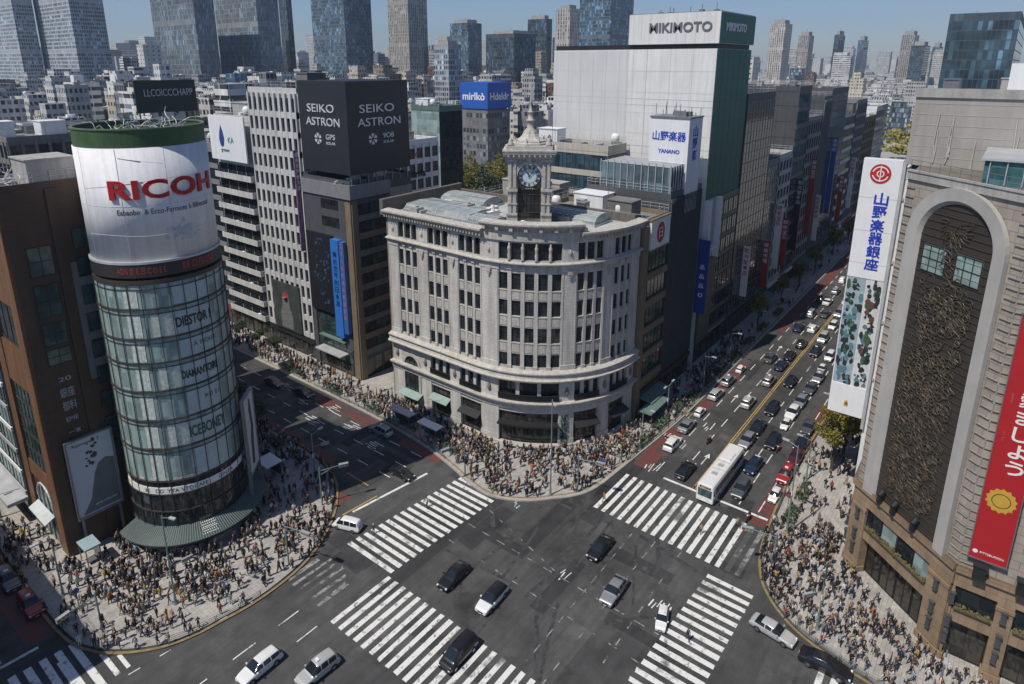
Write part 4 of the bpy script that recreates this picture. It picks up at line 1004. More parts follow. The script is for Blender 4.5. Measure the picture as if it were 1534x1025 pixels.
# second hoarding on the far flank of the round building, and the gap block behind it
a_ = AF+1.3; c_ = Vector((SX+(SRG+1.2)*cos(a_), SY+(SRG+1.2)*sin(a_), 0)); un = Vector((cos(a_-.15), sin(a_-.15), 0)); uu = Vector((0, 0, 1)).cross(un)
HF = Frame(c_, uu, un); zb0, zb1 = Zat(700, c_.x, c_.y), Zat(592, c_.x, c_.y)
hd = thing('hoarding', 'white hoarding with a dark figure shape on the flank of the round building', 'billboard', (c_.x, c_.y, zb0))
m = MB(); m.fbox(HF, -1.9, 1.9, zb0, zb1, -.25, 0); m.build('board', mat('poster_grey', (.50, .53, .57), .6, var=.05), hd)
m = MB(); m.fbox(HF, -2.1, -1.9, .1, zb1+.2, -.35, .1); m.fbox(HF, 1.9, 2.1, .1, zb1+.2, -.35, .1); m.fbox(HF, -1.9, 1.9, zb1, zb1+.2, -.35, .1); m.fbox(HF, -1.9, 1.9, zb0-.2, zb0, -.35, .1); m.build('frame', GREYM, hd)
m = MB(); m.add([HF.pt(a*.8, zb0+b*(zb1-zb0), .02) for a, b in ((-.9, .1), (.3, .06), (.7, .35), (1.2, .55), (.8, .9), (.1, .97), (-.3, .8), (.1, .6), (-.5, .45))], [tuple(range(9))]); m.build('printed_shape', mat('print_dark', (.05, .05, .055), .6), hd)
# ------------------------------------------------------------------ the corner store with the tall arched screen
MA, MBp = Vector((80.1, 8.5, 0)), Vector((70.9, -2.2, 0)); MXE = 112.; MYE = -34.
MF = Frame(MA, MBp-MA, (0, 0, 0)); MF.n = Vector((MF.u.y, -MF.u.x, 0)); ML = (MBp-MA).length
MN = Frame((MXE, 8.5, 0), (-1, 0, 0), (0, 1, 0)); MNL = MXE-80.1       # side along the avenue
MS = Frame((70.9, -2.2, 0), (0, -1, 0), (-1, 0, 0)); MSL = -2.2-MYE     # side along the cross street
ZP = 10.9; ZT = 48.6
ms = thing('department_store', 'grey panelled corner store with a tall arched screen over a brown stone base', 'building', (76, 3, 0))
TILE = blocks('grey_wall_panel', (.33, .29, .245), 1.5, .95, .7, var=.08, mortar=.5, msize=.035, streak=.14)
poly = [(80.1, 8.5), (70.9, -2.2), (70.9, MYE), (MXE, MYE), (MXE, 8.5)][::-1]
m = MB(); m.prism(poly, ZP, ZT); m.build('wall', TILE, ms)
m = MB()
for F_, L_ in ((MF, ML), (MS, MSL), (MN, 12)):
    for d, z0, z1 in ((.25, ZT-.3, ZT+.5), (.35, ZT+.5, ZT+.7)): m.fbox(F_, 0, L_, z0, z1, 0, d)
m.build('parapet', CONC, ms)
# tile ledges on the wall each side of the arch: scalloped rows
m = MB()
for k in range(38):
    z = ZP+1.2+k*.98
    m.fbox(MF, 0.05, 1.15, z, z+.06, 0, .13)
    m.fbox(MF, 12.95, ML-.05, z, z+.06, 0, .13)
    m.fbox(MS, 0.05, 1.3, z, z+.06, 0, .13); m.fbox(MS, 6.0, MSL, z, z+.06, 0, .13)
for q in range(12): m.fbox(MS, 6.2+q*2.2, 6.3+q*2.2, ZP+1, ZT-1, .1, .16)
m.build('ledge_trim', mat('ledge_grey', (.25, .22, .185), .7), ms)
# arch: broad pale surround, brown screen
CU, RO, RI, ZS = 7.05, 5.65, 4.05, 42.8
def archline(r, n=24, zb=ZP+.5): return [(CU-r, zb)]+[(CU-r*cos(pi*i/n), ZS+r*sin(pi*i/n)) for i in range(n+1)]+[(CU+r, zb)]
o_, i_ = archline(RO), archline(RI); n = len(o_); m = MB()
i2 = archline(RI+.35)
m.add([MF.pt(u, z, .05) for u, z in o_]+[MF.pt(u, z, .55) for u, z in o_]+[MF.pt(u, z, .5) for u, z in i2]+[MF.pt(u, z, .1) for u, z in i_], [(a*n+i, a*n+i+1, (a+1)*n+i+1, (a+1)*n+i) for a in range(3) for i in range(n-1)])
m.build('arch_surround', mat('pale_surround', (.40, .385, .36), .6, var=.1, scale=.3, streak=.08), ms)
m = MB(); m.add([MF.pt(u, z, .12) for u, z in i_], [tuple(range(n))[::-1]]); sc = m.build('screen', mat('brown_screen', (.045, .037, .030), .5, var=.2, scale=.5), ms)
m = MB()
def inside(u, z): return abs(u-CU) < RI-.1 and (z < ZS or hypot(u-CU, z-ZS) < RI-.1)
for k in range(48):
    z = ZP+1+k*.78; hw = RI if z < ZS else (sqrt(max(0, RI*RI-(z-ZS)**2)))
    if hw > .3: m.fbox(MF, CU-hw+.03, CU+hw-.03, z, z+.09, .12, .2)
m.build('screen_slat', BRONZE, sc)
orn_m = mat('gilt_wire', (.135, .108, .078), .4, .4, var=.2)
m = MB(); r3 = random.Random(5)
def tendril(u, z, a, steps, rr, turn):
    pts = [(u, z)]
    for k in range(steps):
        a += turn+r3.uniform(-.2, .2); u += .29*cos(a); z += .29*sin(a)
        if not (CU-3.35 < u < CU+3.35 and 13 < z < ZS+2.6): break
        pts.append((u, z))
    if len(pts) > 1: m.path([MF.pt(a_, b_, .24+r3.uniform(-.02, .06)) for a_, b_ in pts], rr, 4)
for k in range(560):
    z = r3.uniform(13.4, 38.5); c0 = CU+.2*sin(z*.42)+r3.uniform(-3.25, 3.25)
    tendril(c0, z, r3.uniform(0, 6.28), r3.randint(5, 13), r3.uniform(.024, .042), r3.choice([-1, 1])*r3.uniform(.35, 1.15))
for k in range(34): tendril(CU+r3.gauss(0, .3), r3.uniform(38, 45.5), r3.uniform(1.2, 1.9), r3.randint(4, 9), .032, r3.choice([-1, 1])*r3.uniform(.1, .8))
for a in range(26):
    t = a/26*2*pi; tendril(CU+1.1*cos(t), 44.6+1.1*sin(t), t, 3, .04, .2)
m.build('wire_ornament', orn_m, sc)
for u0 in (CU-3.45, CU+.55):
    pane(sc, MF, u0, u0+2.9, 39.4, 42.2, .2, g=GLASST, bars=2, rails=1)
# base of brown sandstone with two openings storeys
def base_wall(F_, L_, piers, lab):
    m = MB()
    m.fbox(F_, 0, L_, 9.3, ZP+.15, -.8, .25); m.fbox(F_, -.05, L_+.05, ZP+.15, ZP+.5, -.6, .55); m.fbox(F_, 0, L_, ZP+.5, ZP+.75, -.6, .4)
    m.fbox(F_, 0, L_, 5.0, 6.7, -.8, .12)
    for a, b in piers: m.fbox(F_, a, b, .1, 9.3, -.8, .3); m.fbox(F_, a-.12, b+.12, .1, .9, -.7, .45); m.fbox(F_, a-.06, b+.06, 8.5, 8.9, .25, .42)
    m.build('base_wall', SAND, ms)
    m = MB(); m.fbox(F_, 0, L_, -.02, 9.3, -1.6, -1.4); m.build('shop_back', mat('shop_dark', (.03, .026, .022), .6), ms)
    for (a, b), (c, d) in zip(piers, piers[1:]):
        n_ = max(1, round((c-b)/2.6)); w_ = (c-b)/n_
        for i in range(n_):
            pane(ms, F_, b+i*w_+.04, b+(i+1)*w_-.04, 6.75, 9.25, -.05, g=GLASST if i % 2 else GLASS, bars=0)
        for i in range(n_):
            pane(ms, F_, b+i*w_+.05, b+(i+1)*w_-.05, .3, 4.95, -.9, g=glassy('shop_glass', (.035, .032, .028), .08, .8), bars=1, name='shop_window')
        pl = MB()
        for k in range(int((c-b)*16)):
            p = F_.pt(rng.uniform(b+.2, c-.2), 6.75+rng.uniform(0, .55), rng.uniform(.05, .45)); q = rng.uniform(.08, .2); dd = Vector((rng.uniform(-1, 1), rng.uniform(-1, 1), rng.uniform(-1, 1))).normalized()*q; e = dd.orthogonal().normalized()*q
            pl.add([p-dd, p+e, p+dd, p-e], [(0, 1, 2, 3)])
        pl.fbox(F_, b+.15, c-.15, 6.7, 6.95, .13, .45); pl.build('window_box_foliage', mat('box_foliage', (.12, .10, .045), .8, var=.5, scale=3), ms)
    for a, b in piers:
        for z in (2.6, 4.6, 7.4):
            m = MB(); m.fbox(F_, (a+b)/2-.2, (a+b)/2+.2, z, z+1.1, .3, .62); m.fbox(F_, (a+b)/2-.28, (a+b)/2+.28, z+1.1, z+1.25, .3, .7); m.fbox(F_, (a+b)/2-.26, (a+b)/2+.26, z-.1, z, .3, .66); m.build('wall_lantern', mat('lantern', (.09, .10, .11), .4, .3), ms)
base_wall(MF, ML, [(.2, 2.2), (11.4, ML-.1)], 'corner')
base_wall(MS, MSL, [(0, .2), (3.6, 5.0), (11, 12.4), (19, 20.4), (27, 28.4)], 'side')
base_wall(MN, MNL, [(14, 15.4), (22, 23.4), (MNL-1.4, MNL-.2)], 'avenue')
for u in (4.2, 6.2, 9.0):
    m = MB(); m.fbox(MF, u-.2, u+.2, ZP+.6, ZP+1.5, .5, .95); m.tube(MF.pt(u, ZP+1.6, .8), MF.pt(u, ZP+2.1, .35), .3, .38, 10); m.build('floodlight', DARKM, ms)
for u in (1.2, 4.6):
    m = MB(); m.fbox(MS, u, u+1., ZP+.6, ZP+2.0, .45, 1.2); m.fbox(MS, u-.1, u+1.1, ZP+2.0, ZP+2.15, .4, 1.3); m.build('floodlight', DARKM, ms)
# upper works
ub = MB(); ub.box(89, MXE-1, -30, 10.0, ZT, 56.3); ub.build('upper_block', mat('beige_render', (.335, .315, .285), .85, var=.14, scale=.2, streak=.12), ms)
m = MB(); m.box(88.8, MXE-.8, -30.2, 10.2, 56.3, 56.6); m.box(88.8, 89.1, -30, 10.2, 56.6, 57.3); m.build('coping_trim', CONC, ms)
UF = Frame((89, 10, 0), (0, -1, 0), (-1, 0, 0)); m = MB()
for k in range(9):
    u = 2.+r3.uniform(0, 10); z = r3.uniform(50, 55); m.path([UF.pt(u, z, .1), UF.pt(u+r3.uniform(-.2, .2), z-r3.uniform(1, 4), .1), UF.pt(u+r3.uniform(-.3, .3), z-r3.uniform(4, 5) if z > 53.5 else ZT+.4, .1)], .07, 5)
for k in range(6): z = 49.6+k*1.2; m.fbox(UF, .3, 12, z, z+.04, 0, .03)
m.build('wall_pipe', mat('pipe_pale', (.45, .44, .42), .6), ms)
# teal glazed roof house on the terrace
m = MB(); m.box(78, 88.6, -16, 2.2, ZT, ZT+2.4); th = m.build('roof_house', glassy('roof_teal', (.04, .12, .13), .1, .6, (.8, .6)), ms)
m = MB(); m.box(77.7, 88.8, -16.3, 2.5, ZT+2.4, ZT+2.6)
for k in range(14): m.tube((77.9, -15.8+k*1.35, ZT+.1), (77.9, -15.8+k*1.35, ZT+2.4), .07, n=5)
m.build('frame', PALEM, th)
m = MB()
for F_, L_ in ((MF, ML), (MS, MSL)):
    k = .2
    while k < L_: m.tube(F_.pt(k, ZT+.7, .1), F_.pt(k, ZT+1.7, .1), .035, n=4); k += 1.2
    for z in (ZT+1.2, ZT+1.7): m.tube(F_.pt(0, z, .1), F_.pt(L_, z, .1), .035, n=4)
m.build('railing', GREYM, ms)
m = MB(); m.box(96, 108, -12, 2, 56.3, 60); m.build('stair_house', WHITE, ms); roof_kit(ms, 90, 110, -28, 9, 56.4, 12, 9)

# red hanging banner on the cross-street side
BX = 70.9-.45
p_tl, p_bl, p_br = onX(1527, 470, BX), onX(1453, 832, BX), onX(1508, 845, BX)
by_l, by_r = (p_tl.y+p_bl.y)/2, p_br.y-.1; bz0, bz1 = p_bl.z, p_tl.z
BFm = Frame((BX, by_l, 0), (0, -1, 0), (-1, 0, 0)); bwid = by_l-by_r
bn = thing('banner', 'tall red banner with white Japanese characters and a gold roundel', 'banner', (BX, (by_l+by_r)/2, bz0))
m = MB(); m.fbox(BFm, 0, bwid, bz0, bz1, -.12, 0); m.build('cloth', mat('banner_red', (.40, .012, .018), .6, var=.06, scale=.4), bn)
m = MB()
for u in (0, bwid-.08): m.fbox(BFm, u, u+.08, bz0, bz1, 0, .05)
m.fbox(BFm, -.05, bwid+.05, bz0-.12, bz0, -.15, .08); m.fbox(BFm, -.05, bwid+.05, bz1, bz1+.12, -.15, .08); m.build('frame', GREYM, bn)
lz = lambda v: onX(1490, v, BX).z
column_text('日で愛ましょう', BFm, bwid*.62, lz(523), (lz(523)-lz(710))/7.9, bn, mat('cream_letters', (.78, .76, .70), .5, var=0), thick=.05)
for z_, t_ in ((lz(590), 'musical'), (lz(650), '2 0 : 1 5')):
    mbt = letter_mb(t_, lambda a, b, t: BFm.pt(bwid*.2-b, z_+a, t+.01), h=.2, thick=.02); mbt.build('lettering', mat('pink_letters', (.5, .12, .12), .5, var=0), bn)
zc_ = lz(748); rr = bwid*.40
m = MB(); k = 28; m.add([BFm.pt(bwid*.5+rr*(1 if i % 2 else .86)*cos(2*pi*i/k), zc_+rr*1.08*(1 if i % 2 else .86)*sin(2*pi*i/k), .03) for i in range(k)], [tuple(range(k))]); m.build('roundel', GOLD, bn)
m = MB(); rq = rr*.6; m.add([BFm.pt(bwid*.5+r_q*cos(2*pi*i/24), zc_+r_q*sin(2*pi*i/24), .05) for r_q in (rq, rq*.92) for i in range(24)], [(i, (i+1) % 24, 24+(i+1) % 24, 24+i) for i in range(24)]); m.build('roundel_ring', INK, bn)
sign_text('PITTSBURSON', BFm, bwid*.58, bz0+.75, bn, INKW, w=bwid*.6, thick=.03)
m = MB(); m.add([BFm.pt(bwid*.16+.22*cos(2*pi*i/16), bz0+.75+.22*sin(2*pi*i/16), .03) for i in range(16)], [tuple(range(16))]); m.build('badge', INKW, bn)

# music shop: slim building with the white blade sign on the avenue
yx = 90.2
t = shell('music_shop', 'slim pale building behind the tall white blade sign', 'building', yx+.5, 104, -2., 10.1, 47, WHITE)
F_, L_ = face_of('+Y', yx+.5, 104, -2, 10.1)
for k in range(11): pane(t, F_, .6, L_-.6, 5+3.7*k, 7.6+3.7*k, .05, bars=5)
roof_kit(t, yx+.5, 104, -2, 10.1, 47, 6, 2)
bl = thing('blade_sign', 'tall white blade sign with a red emblem and blue characters over picture panels', 'sign', (yx, 12.4, 14.4))
BL0, BL1, BZ0, BZ1 = 14.55, 10.35, 14.4, 48.8
BFs = Frame((yx, BL0, 0), (0, -1, 0), (-1, 0, 0)); bw_ = BL0-BL1
bz = lambda v: onX(1300, v, yx).z
zp1, zp0 = bz(418), bz(585)
m = MB(); m.fbox(BFs, 0, bw_, zp1, BZ1, -1.1, 0); m.fbox(BFs, 0, bw_, BZ0, zp0, -1.1, 0); m.fbox(BFs, 0, bw_, zp0, zp1, -1.1, -.1); m.build('board', mat('sign_white', (.74, .75, .77), .5, var=.05, streak=.05), bl)
m = MB(); m.fbox(BFs, bw_, bw_+.35, BZ0-1.5, BZ1-.2, -1., -.05)
for z in (20, 28, 36, 44): m.fbox(BFs, bw_+.35, bw_+.6, z, z+.4, -.8, -.3)
m.build('mast', PALEM, bl)
m = MB()
for z in (44.0, 39.8, 35.6): m.fbox(BFs, 0, bw_, z, z+.05, 0, .02)
m.build('panel_seam', SEAM, bl)
zc_ = bz(259); m = MB(); rr = 1.15
m.add([BFs.pt(bw_*.48+rr*cos(2*pi*i/28), zc_+rr*1.05*sin(2*pi*i/28), .04) for i in range(28)], [tuple(range(28))]); em = m.build('emblem', mat('emblem_red', (.45, .02, .02), .5, var=.04), bl)
m = MB()
for r0, r1, a0, a1 in ((.78, .92, .25, 2.9), (.78, .92, 3.4, 6.0), (.3, .42, -1.3, 1.3), (.3, .42, 1.9, 4.4)):
    kk = 14; vs = [BFs.pt(bw_*.48+r*cos(a0+(a1-a0)*i/kk), zc_+r*sin(a0+(a1-a0)*i/kk), .07) for r in (r0, r1) for i in range(kk+1)]; m.add(vs, [(i, i+1, kk+2+i, kk+1+i) for i in range(kk)])
m.fbox(BFs, bw_*.48-.06, bw_*.48+.06, zc_-.95, zc_+1.0, .05, .08); m.build('emblem_figure', INKW, em)
column_text('山野楽器銀座', BFs, bw_*.60, bz(286), (bz(286)-bz(405))/6.0, bl, BLUEI, thick=.08, step=1.0, bold=.014)
# picture panels: two columns of dark shapes on white and pale blue
pm_ = [mat('pict_dark', (.025, .03, .032), .5), mat('pict_teal', (.10, .20, .24), .5), mat('pict_brown', (.12, .06, .045), .5), mat('pict_green', (.05, .10, .05), .5)]
for ci, (c0, c1) in enumerate(((.1, bw_*.54), (bw_*.56, bw_-.1))):
    m = MB(); m.fbox(BFs, c0, c1, zp0+.1, zp1-.1, -.1, -.06); pp_ = m.build('picture_panel', mat(('pict_blue_white', 'pict_white')[ci], ((.32, .40, .45), (.6, .6, .6))[ci], .5, var=.25, scale=.8), bl)
    mbs = [MB() for _ in pm_]
    for k in range(95):
        u = r3.uniform(c0+.2, c1-.2); z = r3.uniform(zp0+.3, zp1-.3); s = r3.uniform(.12, .34); q = mbs[r3.choice([0, 0, 0, 1, 2, 3] if ci else [0, 0, 0, 1, 1, 3])]
        el = r3.uniform(.7, 2.6); q.add([BFs.pt(max(c0+.02, min(c1-.02, u+s*cos(2*pi*i/8)*r3.uniform(.6, 1.3))), z+s*el*sin(2*pi*i/8)*r3.uniform(.6, 1.2), -.05+k*.0008) for i in range(8)], [tuple(range(8))])
    for q, mm in zip(mbs, pm_): q.build('printed_pattern', mm, pp_)
m = MB(); m.fbox(BFs, bw_*.5-.25, bw_*.5+.25, BZ0+1.2, BZ0+1.6, 0, .03); m.lathe([(.01, 0), (.2, .1), (.12, .4), (.01, .5)], BFs.pt(bw_*.5, BZ0+1.7, .1), 8); m.build('badge', GOLD, bl)
# ------------------------------------------------------------------ rows of buildings along the two streets
def dress(t, F_, L_, h, style, o):
    """panes, frames, bands and fins on one face; o: options"""
    g = o.get('glass', GLASS); wm = o.get('wall', CONC); sh = o.get('sh', 3.6); z0 = o.get('z0', 5.); u0 = o.get('u0', .0); u1 = o.get('u1', L_); top = o.get('top', .8)
    n = max(1, int((h-top-z0)/sh))
    if o.get('fit', True) and n: sh = (h-top-z0)/n
    if style == 'ribbon':
        for k in range(n):
            z = z0+k*sh; m_ = max(1, round((u1-u0)/o.get('pw', 5.)))
            for j in range(m_): a = u0+(u1-u0)*j/m_; b = u0+(u1-u0)*(j+1)/m_; pane(t, F_, a+.06, b-.06, z+.9, z+sh-.25, .04, g=g, bars=o.get('bars', 2), fm=o.get('fm'))
            m = MB(); m.fbox(F_, u0, u1, z-.25, z+.9, 0, o.get('d', .22)); m.build('floor_band', wm, t)
    elif style == 'grid':
        m_ = max(1, round((u1-u0)/o.get('pw', 2.6))); bw = (u1-u0)/m_; m = MB(); q = o.get('pier', .3)
        for j in range(m_+1):
            c = u0+bw*j; m.fbox(F_, max(u0, c-q), min(u1, c+q), z0, h-.1, 0, o.get('d', .25))
        m.build('pier', wm, t)
        for k in range(n):
            z = z0+k*sh
            m = MB(); m.fbox(F_, u0, u1, z-.2, z+o.get('sill', .95), 0, o.get('d', .25)-.06); m.build('floor_band', o.get('band', wm), t)
            for j in range(m_): pane(t, F_, u0+bw*j+q, u0+bw*(j+1)-q, z+o.get('sill', .95), z+sh-.2, .03, g=g, bars=o.get('bars', 1), fm=o.get('fm'))
    elif style == 'curtain':
        m_ = max(1, round((u1-u0)/o.get('pw', 3.))); bw = (u1-u0)/m_
        for k in range(n):
            for j in range(m_): pane(t, F_, u0+bw*j+.02, u0+bw*(j+1)-.02, z0+k*sh+.02, z0+(k+1)*sh-.02, .05, g=g, bars=o.get('bars', 1), rails=o.get('rails', 1), fm=o.get('fm', GREYM), fw=.06)
    elif style == 'balcony':
        for k in range(n):
            z = z0+k*sh; m_ = max(1, round((u1-u0)/o.get('pw', 3.2))); bw = (u1-u0)/m_
            for j in range(m_): pane(t, F_, u0+bw*j+.15, u0+bw*(j+1)-.15, z+.1, z+sh-.6, .03, g=g, bars=2)
            m = MB(); m.fbox(F_, u0, u1, z-.2, z+.02, 0, 1.2); m.fbox(F_, u0, u1, z+.02, z+1.05, 1.08, 1.2); m.fbox(F_, u0, u0+.12, z+.02, z+1.05, 0, 1.08); m.fbox(F_, u1-.12, u1, z+.02, z+1.05, 0, 1.08); m.build('balcony', wm, t)
            if k % 2 == 0:
                m = MB(); u = rng.uniform(u0+.8, u1-.8); m.fbox(F_, u-.5, u+.5, z+.05, z+.8, .25, .65); m.build('air_conditioner', WHITEP, t)
    elif style == 'fins':
        m = MB(); m.fbox(F_, u0, u1, z0, h-.2, 0, .04); m.build('glazing', g, t)
        m = MB(); u = u0
        while u < u1: m.fbox(F_, u, u+.08, z0, h, .06, .36); u += o.get('pw', .6)
        for k in range(n+1): m.fbox(F_, u0, u1, z0+k*sh-.1, z0+k*sh+.15, .045, .2)
        m.build('fin_slat', o.get('fm', GREYM), t)
    elif style == 'panels':
        m = MB(); z = z0
        while z < h-.5: m.fbox(F_, u0, u1, z, z+.05, 0, .03); z += o.get('ph', 4.)
        u = u0+o.get('pw', 2.5)
        while u < u1-.3: m.fbox(F_, u, u+.04, z0, h-.2, 0, .025); u += o.get('pw', 2.5)
        m.build('panel_seam', o.get('seam', SEAM), t)
    if o.get('shop', True):
        m_ = max(1, round((u1-u0)/3.5))
        for j in range(m_): pane(t, F_, u0+(u1-u0)*j/m_+.1, u0+(u1-u0)*(j+1)/m_-.1, .3, 3.6, .04, g=glassy('shop_glass', (.035, .032, .028), .08, .8), bars=1, name='shop_window')
        m = MB(); m.fbox(F_, u0+.1, u1-.1, 3.7, 4.5, 0, .5); m.build('shop_fascia', rng.choice([DARKM, WHITEP, BRONZE, mat('fascia_red', (.25, .03, .03), .5), mat('fascia_green', (.04, .12, .09), .5)]), t)
        if o.get('awn'):
            m = MB(); P = F_.pt
            m.add([P(u0+.3, 3.6, .4), P(u1-.3, 3.6, .4), P(u1-.3, 3.2, 2.9), P(u0+.3, 3.2, 2.9), P(u0+.3, 3.45, .4), P(u1-.3, 3.45, .4), P(u1-.3, 3.05, 2.9), P(u0+.3, 3.05, 2.9)], [(0, 3, 2, 1), (4, 5, 6, 7), (2, 3, 7, 6), (1, 2, 6, 5), (3, 0, 4, 7)]); m.build('awning', mat('awning_green', (.12, .19, .17), .6, var=.2), t)
def block(name, label, x0, x1, y0, y1, h, wall, faces, group=None, seed=0, kit=6, cat='building', par=.9, rm=None, rl=True):
    t = shell(name, label, cat, x0, x1, y0, y1, h, wall, group, par, rm)
    for side, style, o in faces:
        F_, L_ = face_of(side, x0, x1, y0, y1); o.setdefault('wall', wall); dress(t, F_, L_, h, style, o)
    roof_kit(t, x0, x1, y0, y1, h, kit, seed)
    if rl and h < 60: rail(t, x0+.1, x1-.1, y0+.1, y1-.1, h+par)
    return t
def blade(name, label, F_, u, z0, z1, proj_, th, m, txt=None, tm=None, cat='sign', size=None):
    """sign board standing out from a face at u"""
    b = F_.pt(u, z0, .1); t = thing(name, label, cat, b)
    mb = MB(); mb.fbox(F_, u-th/2, u+th/2, z0, z1, .15, .15+proj_); mb.build('board', m, t)
    mb = MB()
    for z in (z0+.5, z1-.5): mb.fbox(F_, u-.06, u+.06, z-.06, z+.06, .0, .15)
    mb.build('bracket', GREYM, t)
    if txt:
        s = size or proj_*.8
        if True:
            SF = Frame(F_.pt(u-th/2, 0, .15), F_.n, F_.u*-1) if F_.n.y < -.5 else Frame(F_.pt(u+th/2, 0, .15+proj_), F_.n*-1, F_.u)
            column_text(txt, SF, proj_/2, z1-.4, s, t, tm or INKW, d=0, thick=.04)
    return t
Y0 = 45.3
CLEAN = mat('grey_cladding', (.20, .205, .21), .6, var=.12, streak=.12)
SLATE = mat('slate_cladding', (.075, .08, .088), .55, var=.15, streak=.15)
CREAM = mat('cream_render', (.44, .42, .37), .85, var=.12, streak=.2)
OFFW = mat('offwhite_render', (.50, .50, .49), .85, var=.12, streak=.25)
TAN = mat('tan_stone', (.19, .145, .095), .7, var=.18, streak=.15)
TANL = mat('buff_stone', (.33, .30, .25), .8, var=.15, streak=.2)
# bakery next to the clock-tower store
kx0, kx1 = 93.6, 103.8; kh = 34.6
kim = block('bakery_building', 'brown framed glass building beside the pale stone clock store', kx0, kx1, Y0, 66, kh, TAN, [('-Y', 'ribbon', dict(sh=4.6, z0=6, u0=1.6, u1=10.0, pw=8.4, bars=5, glass=GLASSG, awn=True, d=.5, top=4.6)), ('-X', 'panels', dict(shop=False, ph=4, seam=BRONZE))], seed=11)
F_, L_ = face_of('-Y', kx0, kx1, Y0, 66)
m = MB(); m.fbox(F_, 0, 1.5, 0, kh, 0, .7); m.build('pier', TAN, kim)
sg = thing('rooftop_sign', 'white square sign with a red emblem on the brown glass building', 'sign', F_.pt(6, kh-4, .5))
m = MB(); m.fbox(F_, 2.4, 9.6, kh-4.4, kh+.6, .1, .6); m.build('board', WHITEP, sg)
m = MB(); m.fbox(F_, 2.2, 9.8, kh-4.6, kh-4.4, .05, .7); m.fbox(F_, 2.2, 9.8, kh+.6, kh+.8, .05, .7); m.build('frame', TAN, sg)
m = MB(); m.add([F_.pt(6+1.5*cos(2*pi*i/20), kh-1.9+1.8*sin(2*pi*i/20), .62) for i in range(20)], [tuple(range(20))]); e_ = m.build('emblem', mat('emblem_red', (.45, .02, .02), .5, var=.04), sg)
sign_text('日', F_, 6, kh-1.9, e_, WHITEP, h=1.7, d=.63, thick=.03)
# dark instrument shop with a white lantern sign on top
dx0, dx1 = 104.0, 117.5
drk = block('instrument_shop', 'dark fin clad building with a glazed top storey', dx0, dx1, Y0, 62, 37.5, SLATE, [('-Y', 'fins', dict(sh=3.7, z0=5, glass=GLASS, fm=SLATE))], seed=12, kit=4)
m = MB(); m.box(dx0+.2, dx1-5, Y0+.4, 59, 37.6, 42.8); gp = m.build('penthouse', glassy('penthouse_glass', (.10, .15, .18), .08, .6, (1.1, 5)), drk)
m = MB()
for k in range(9): x = dx0+.2+k*(dx1-5.2-dx0)/8; m.tube((x, Y0+.3, 37.6), (x, Y0+.3, 42.9), .1, n=5); m.tube((x, Y0+.3, 42.9), (x, 59, 42.9), .08, n=5)
for k in range(11): y = Y0+.4+k*1.35; m.tube((dx0+.1, y, 37.6), (dx0+.1, y, 43.3), .1, n=5)
m.build('frame', PALEM, gp)
sx0, sx1, sy1 = 109.4, 115.2, 52.4
lw = thing('sign_tower', 'white box sign with blue characters on the dark fin clad building', 'sign', (112, 49, 37))
m = MB(); m.box(sx0, sx1, Y0-.2, sy1, 34., 50.7); m.build('board', WHITE, lw)
m = MB(); m.box(sx0-.15, sx1+.15, Y0-.35, sy1+.15, 50.7, 51.0)
for k in range(16): x, y = rng.uniform(sx0, sx1), rng.uniform(Y0, sy1); m.tube((x, y, 51), (x, y, 51+rng.uniform(.5, 2.4)), .06, n=5)
for k in range(5): x, y = rng.uniform(sx0+1, sx1-1), rng.uniform(Y0+1, sy1-1); m.box(x-.5, x+.5, y-.5, y+.5, 51, 51.8)
m.build('rooftop_aerial', GREYM, lw)
Fl, Ll = face_of('-X', sx0, sx1, Y0-.2, sy1)
sign_text('山野楽器', Fl, Ll/2, 47.6, lw, BLUEI, w=Ll*.86, h=1.7, thick=.06, bold=.014); sign_text('YANANO', Fl, Ll/2+.1, 44.9, lw, BLUEI, w=Ll*.56, thick=.05, bold=.03)
Fr, Lr = face_of('-Y', sx0, sx1, Y0-.2, sy1)
for i, ch in enumerate('山野楽'): sign_text(ch, Fr, Lr*.5, 48.4-2.1*i, lw, BLUEI, w=2., h=1.9, thick=.06, bold=.014)
# tall white and green jewel house
jx0, jx1, jy1 = 120.6, 139.0, 81.
jh = 62.6
GRN = mat('deep_green_panel', (.02, .125, .085), .5, var=.12, scale=.2, streak=.08)
jw = thing('jewel_house', 'very tall white block with a dark green street face and letters along the top', 'building', (130, 60, 0))
WPAN = mat('white_cladding', (.68, .68, .67), .6, var=.07, scale=.12, var2=.04, scale2=.9, streak=.12)
m = MB(); m.box(jx0, jx1, Y0+.3, jy1, 0, jh); m.build('wall', WPAN, jw)
m = MB(); m.box(jx0+.3, jx1-.3, Y0+.6, jy1-.3, jh, jh+.9); m.build('shadow_gap', DARKM, jw)
m = MB(); m.box(jx0-.25, jx1+.1, Y0, 63.4, jh+.9, jh+6.4); m.build('crown', WPAN, jw)
m = MB(); m.box(jx0-.2, jx1+.05, Y0+.1, 63.3, jh+6.4, jh+6.5); m.build('roof', ROOF, jw)
Fj, Lj = face_of('-X', jx0-.25, jx1, Y0, 63.4); Fw, Lw = face_of('-X', jx0, jx1, Y0+.3, jy1); Fg, Lg = face_of('-Y', jx0, jx1, Y0+.3, jy1); Fg2, _ = face_of('-Y', jx0-.25, jx1, Y0, 63)
m = MB(); m.fbox(Fg, .35, Lg+.02, 34.5, jh-.05, 0, .12); m.build('green_face', GRN, jw)
m = MB(); m.fbox(Fg2, .3, Lg+.3, jh+1.0, jh+6.3, 0, .12); m.build('green_face', GRN, jw)
m = MB()
for z in (12, 20, 28, 36, 44, 52, 53.2): m.fbox(Fw, 0, Lw, z, z+.10, 0, .03)
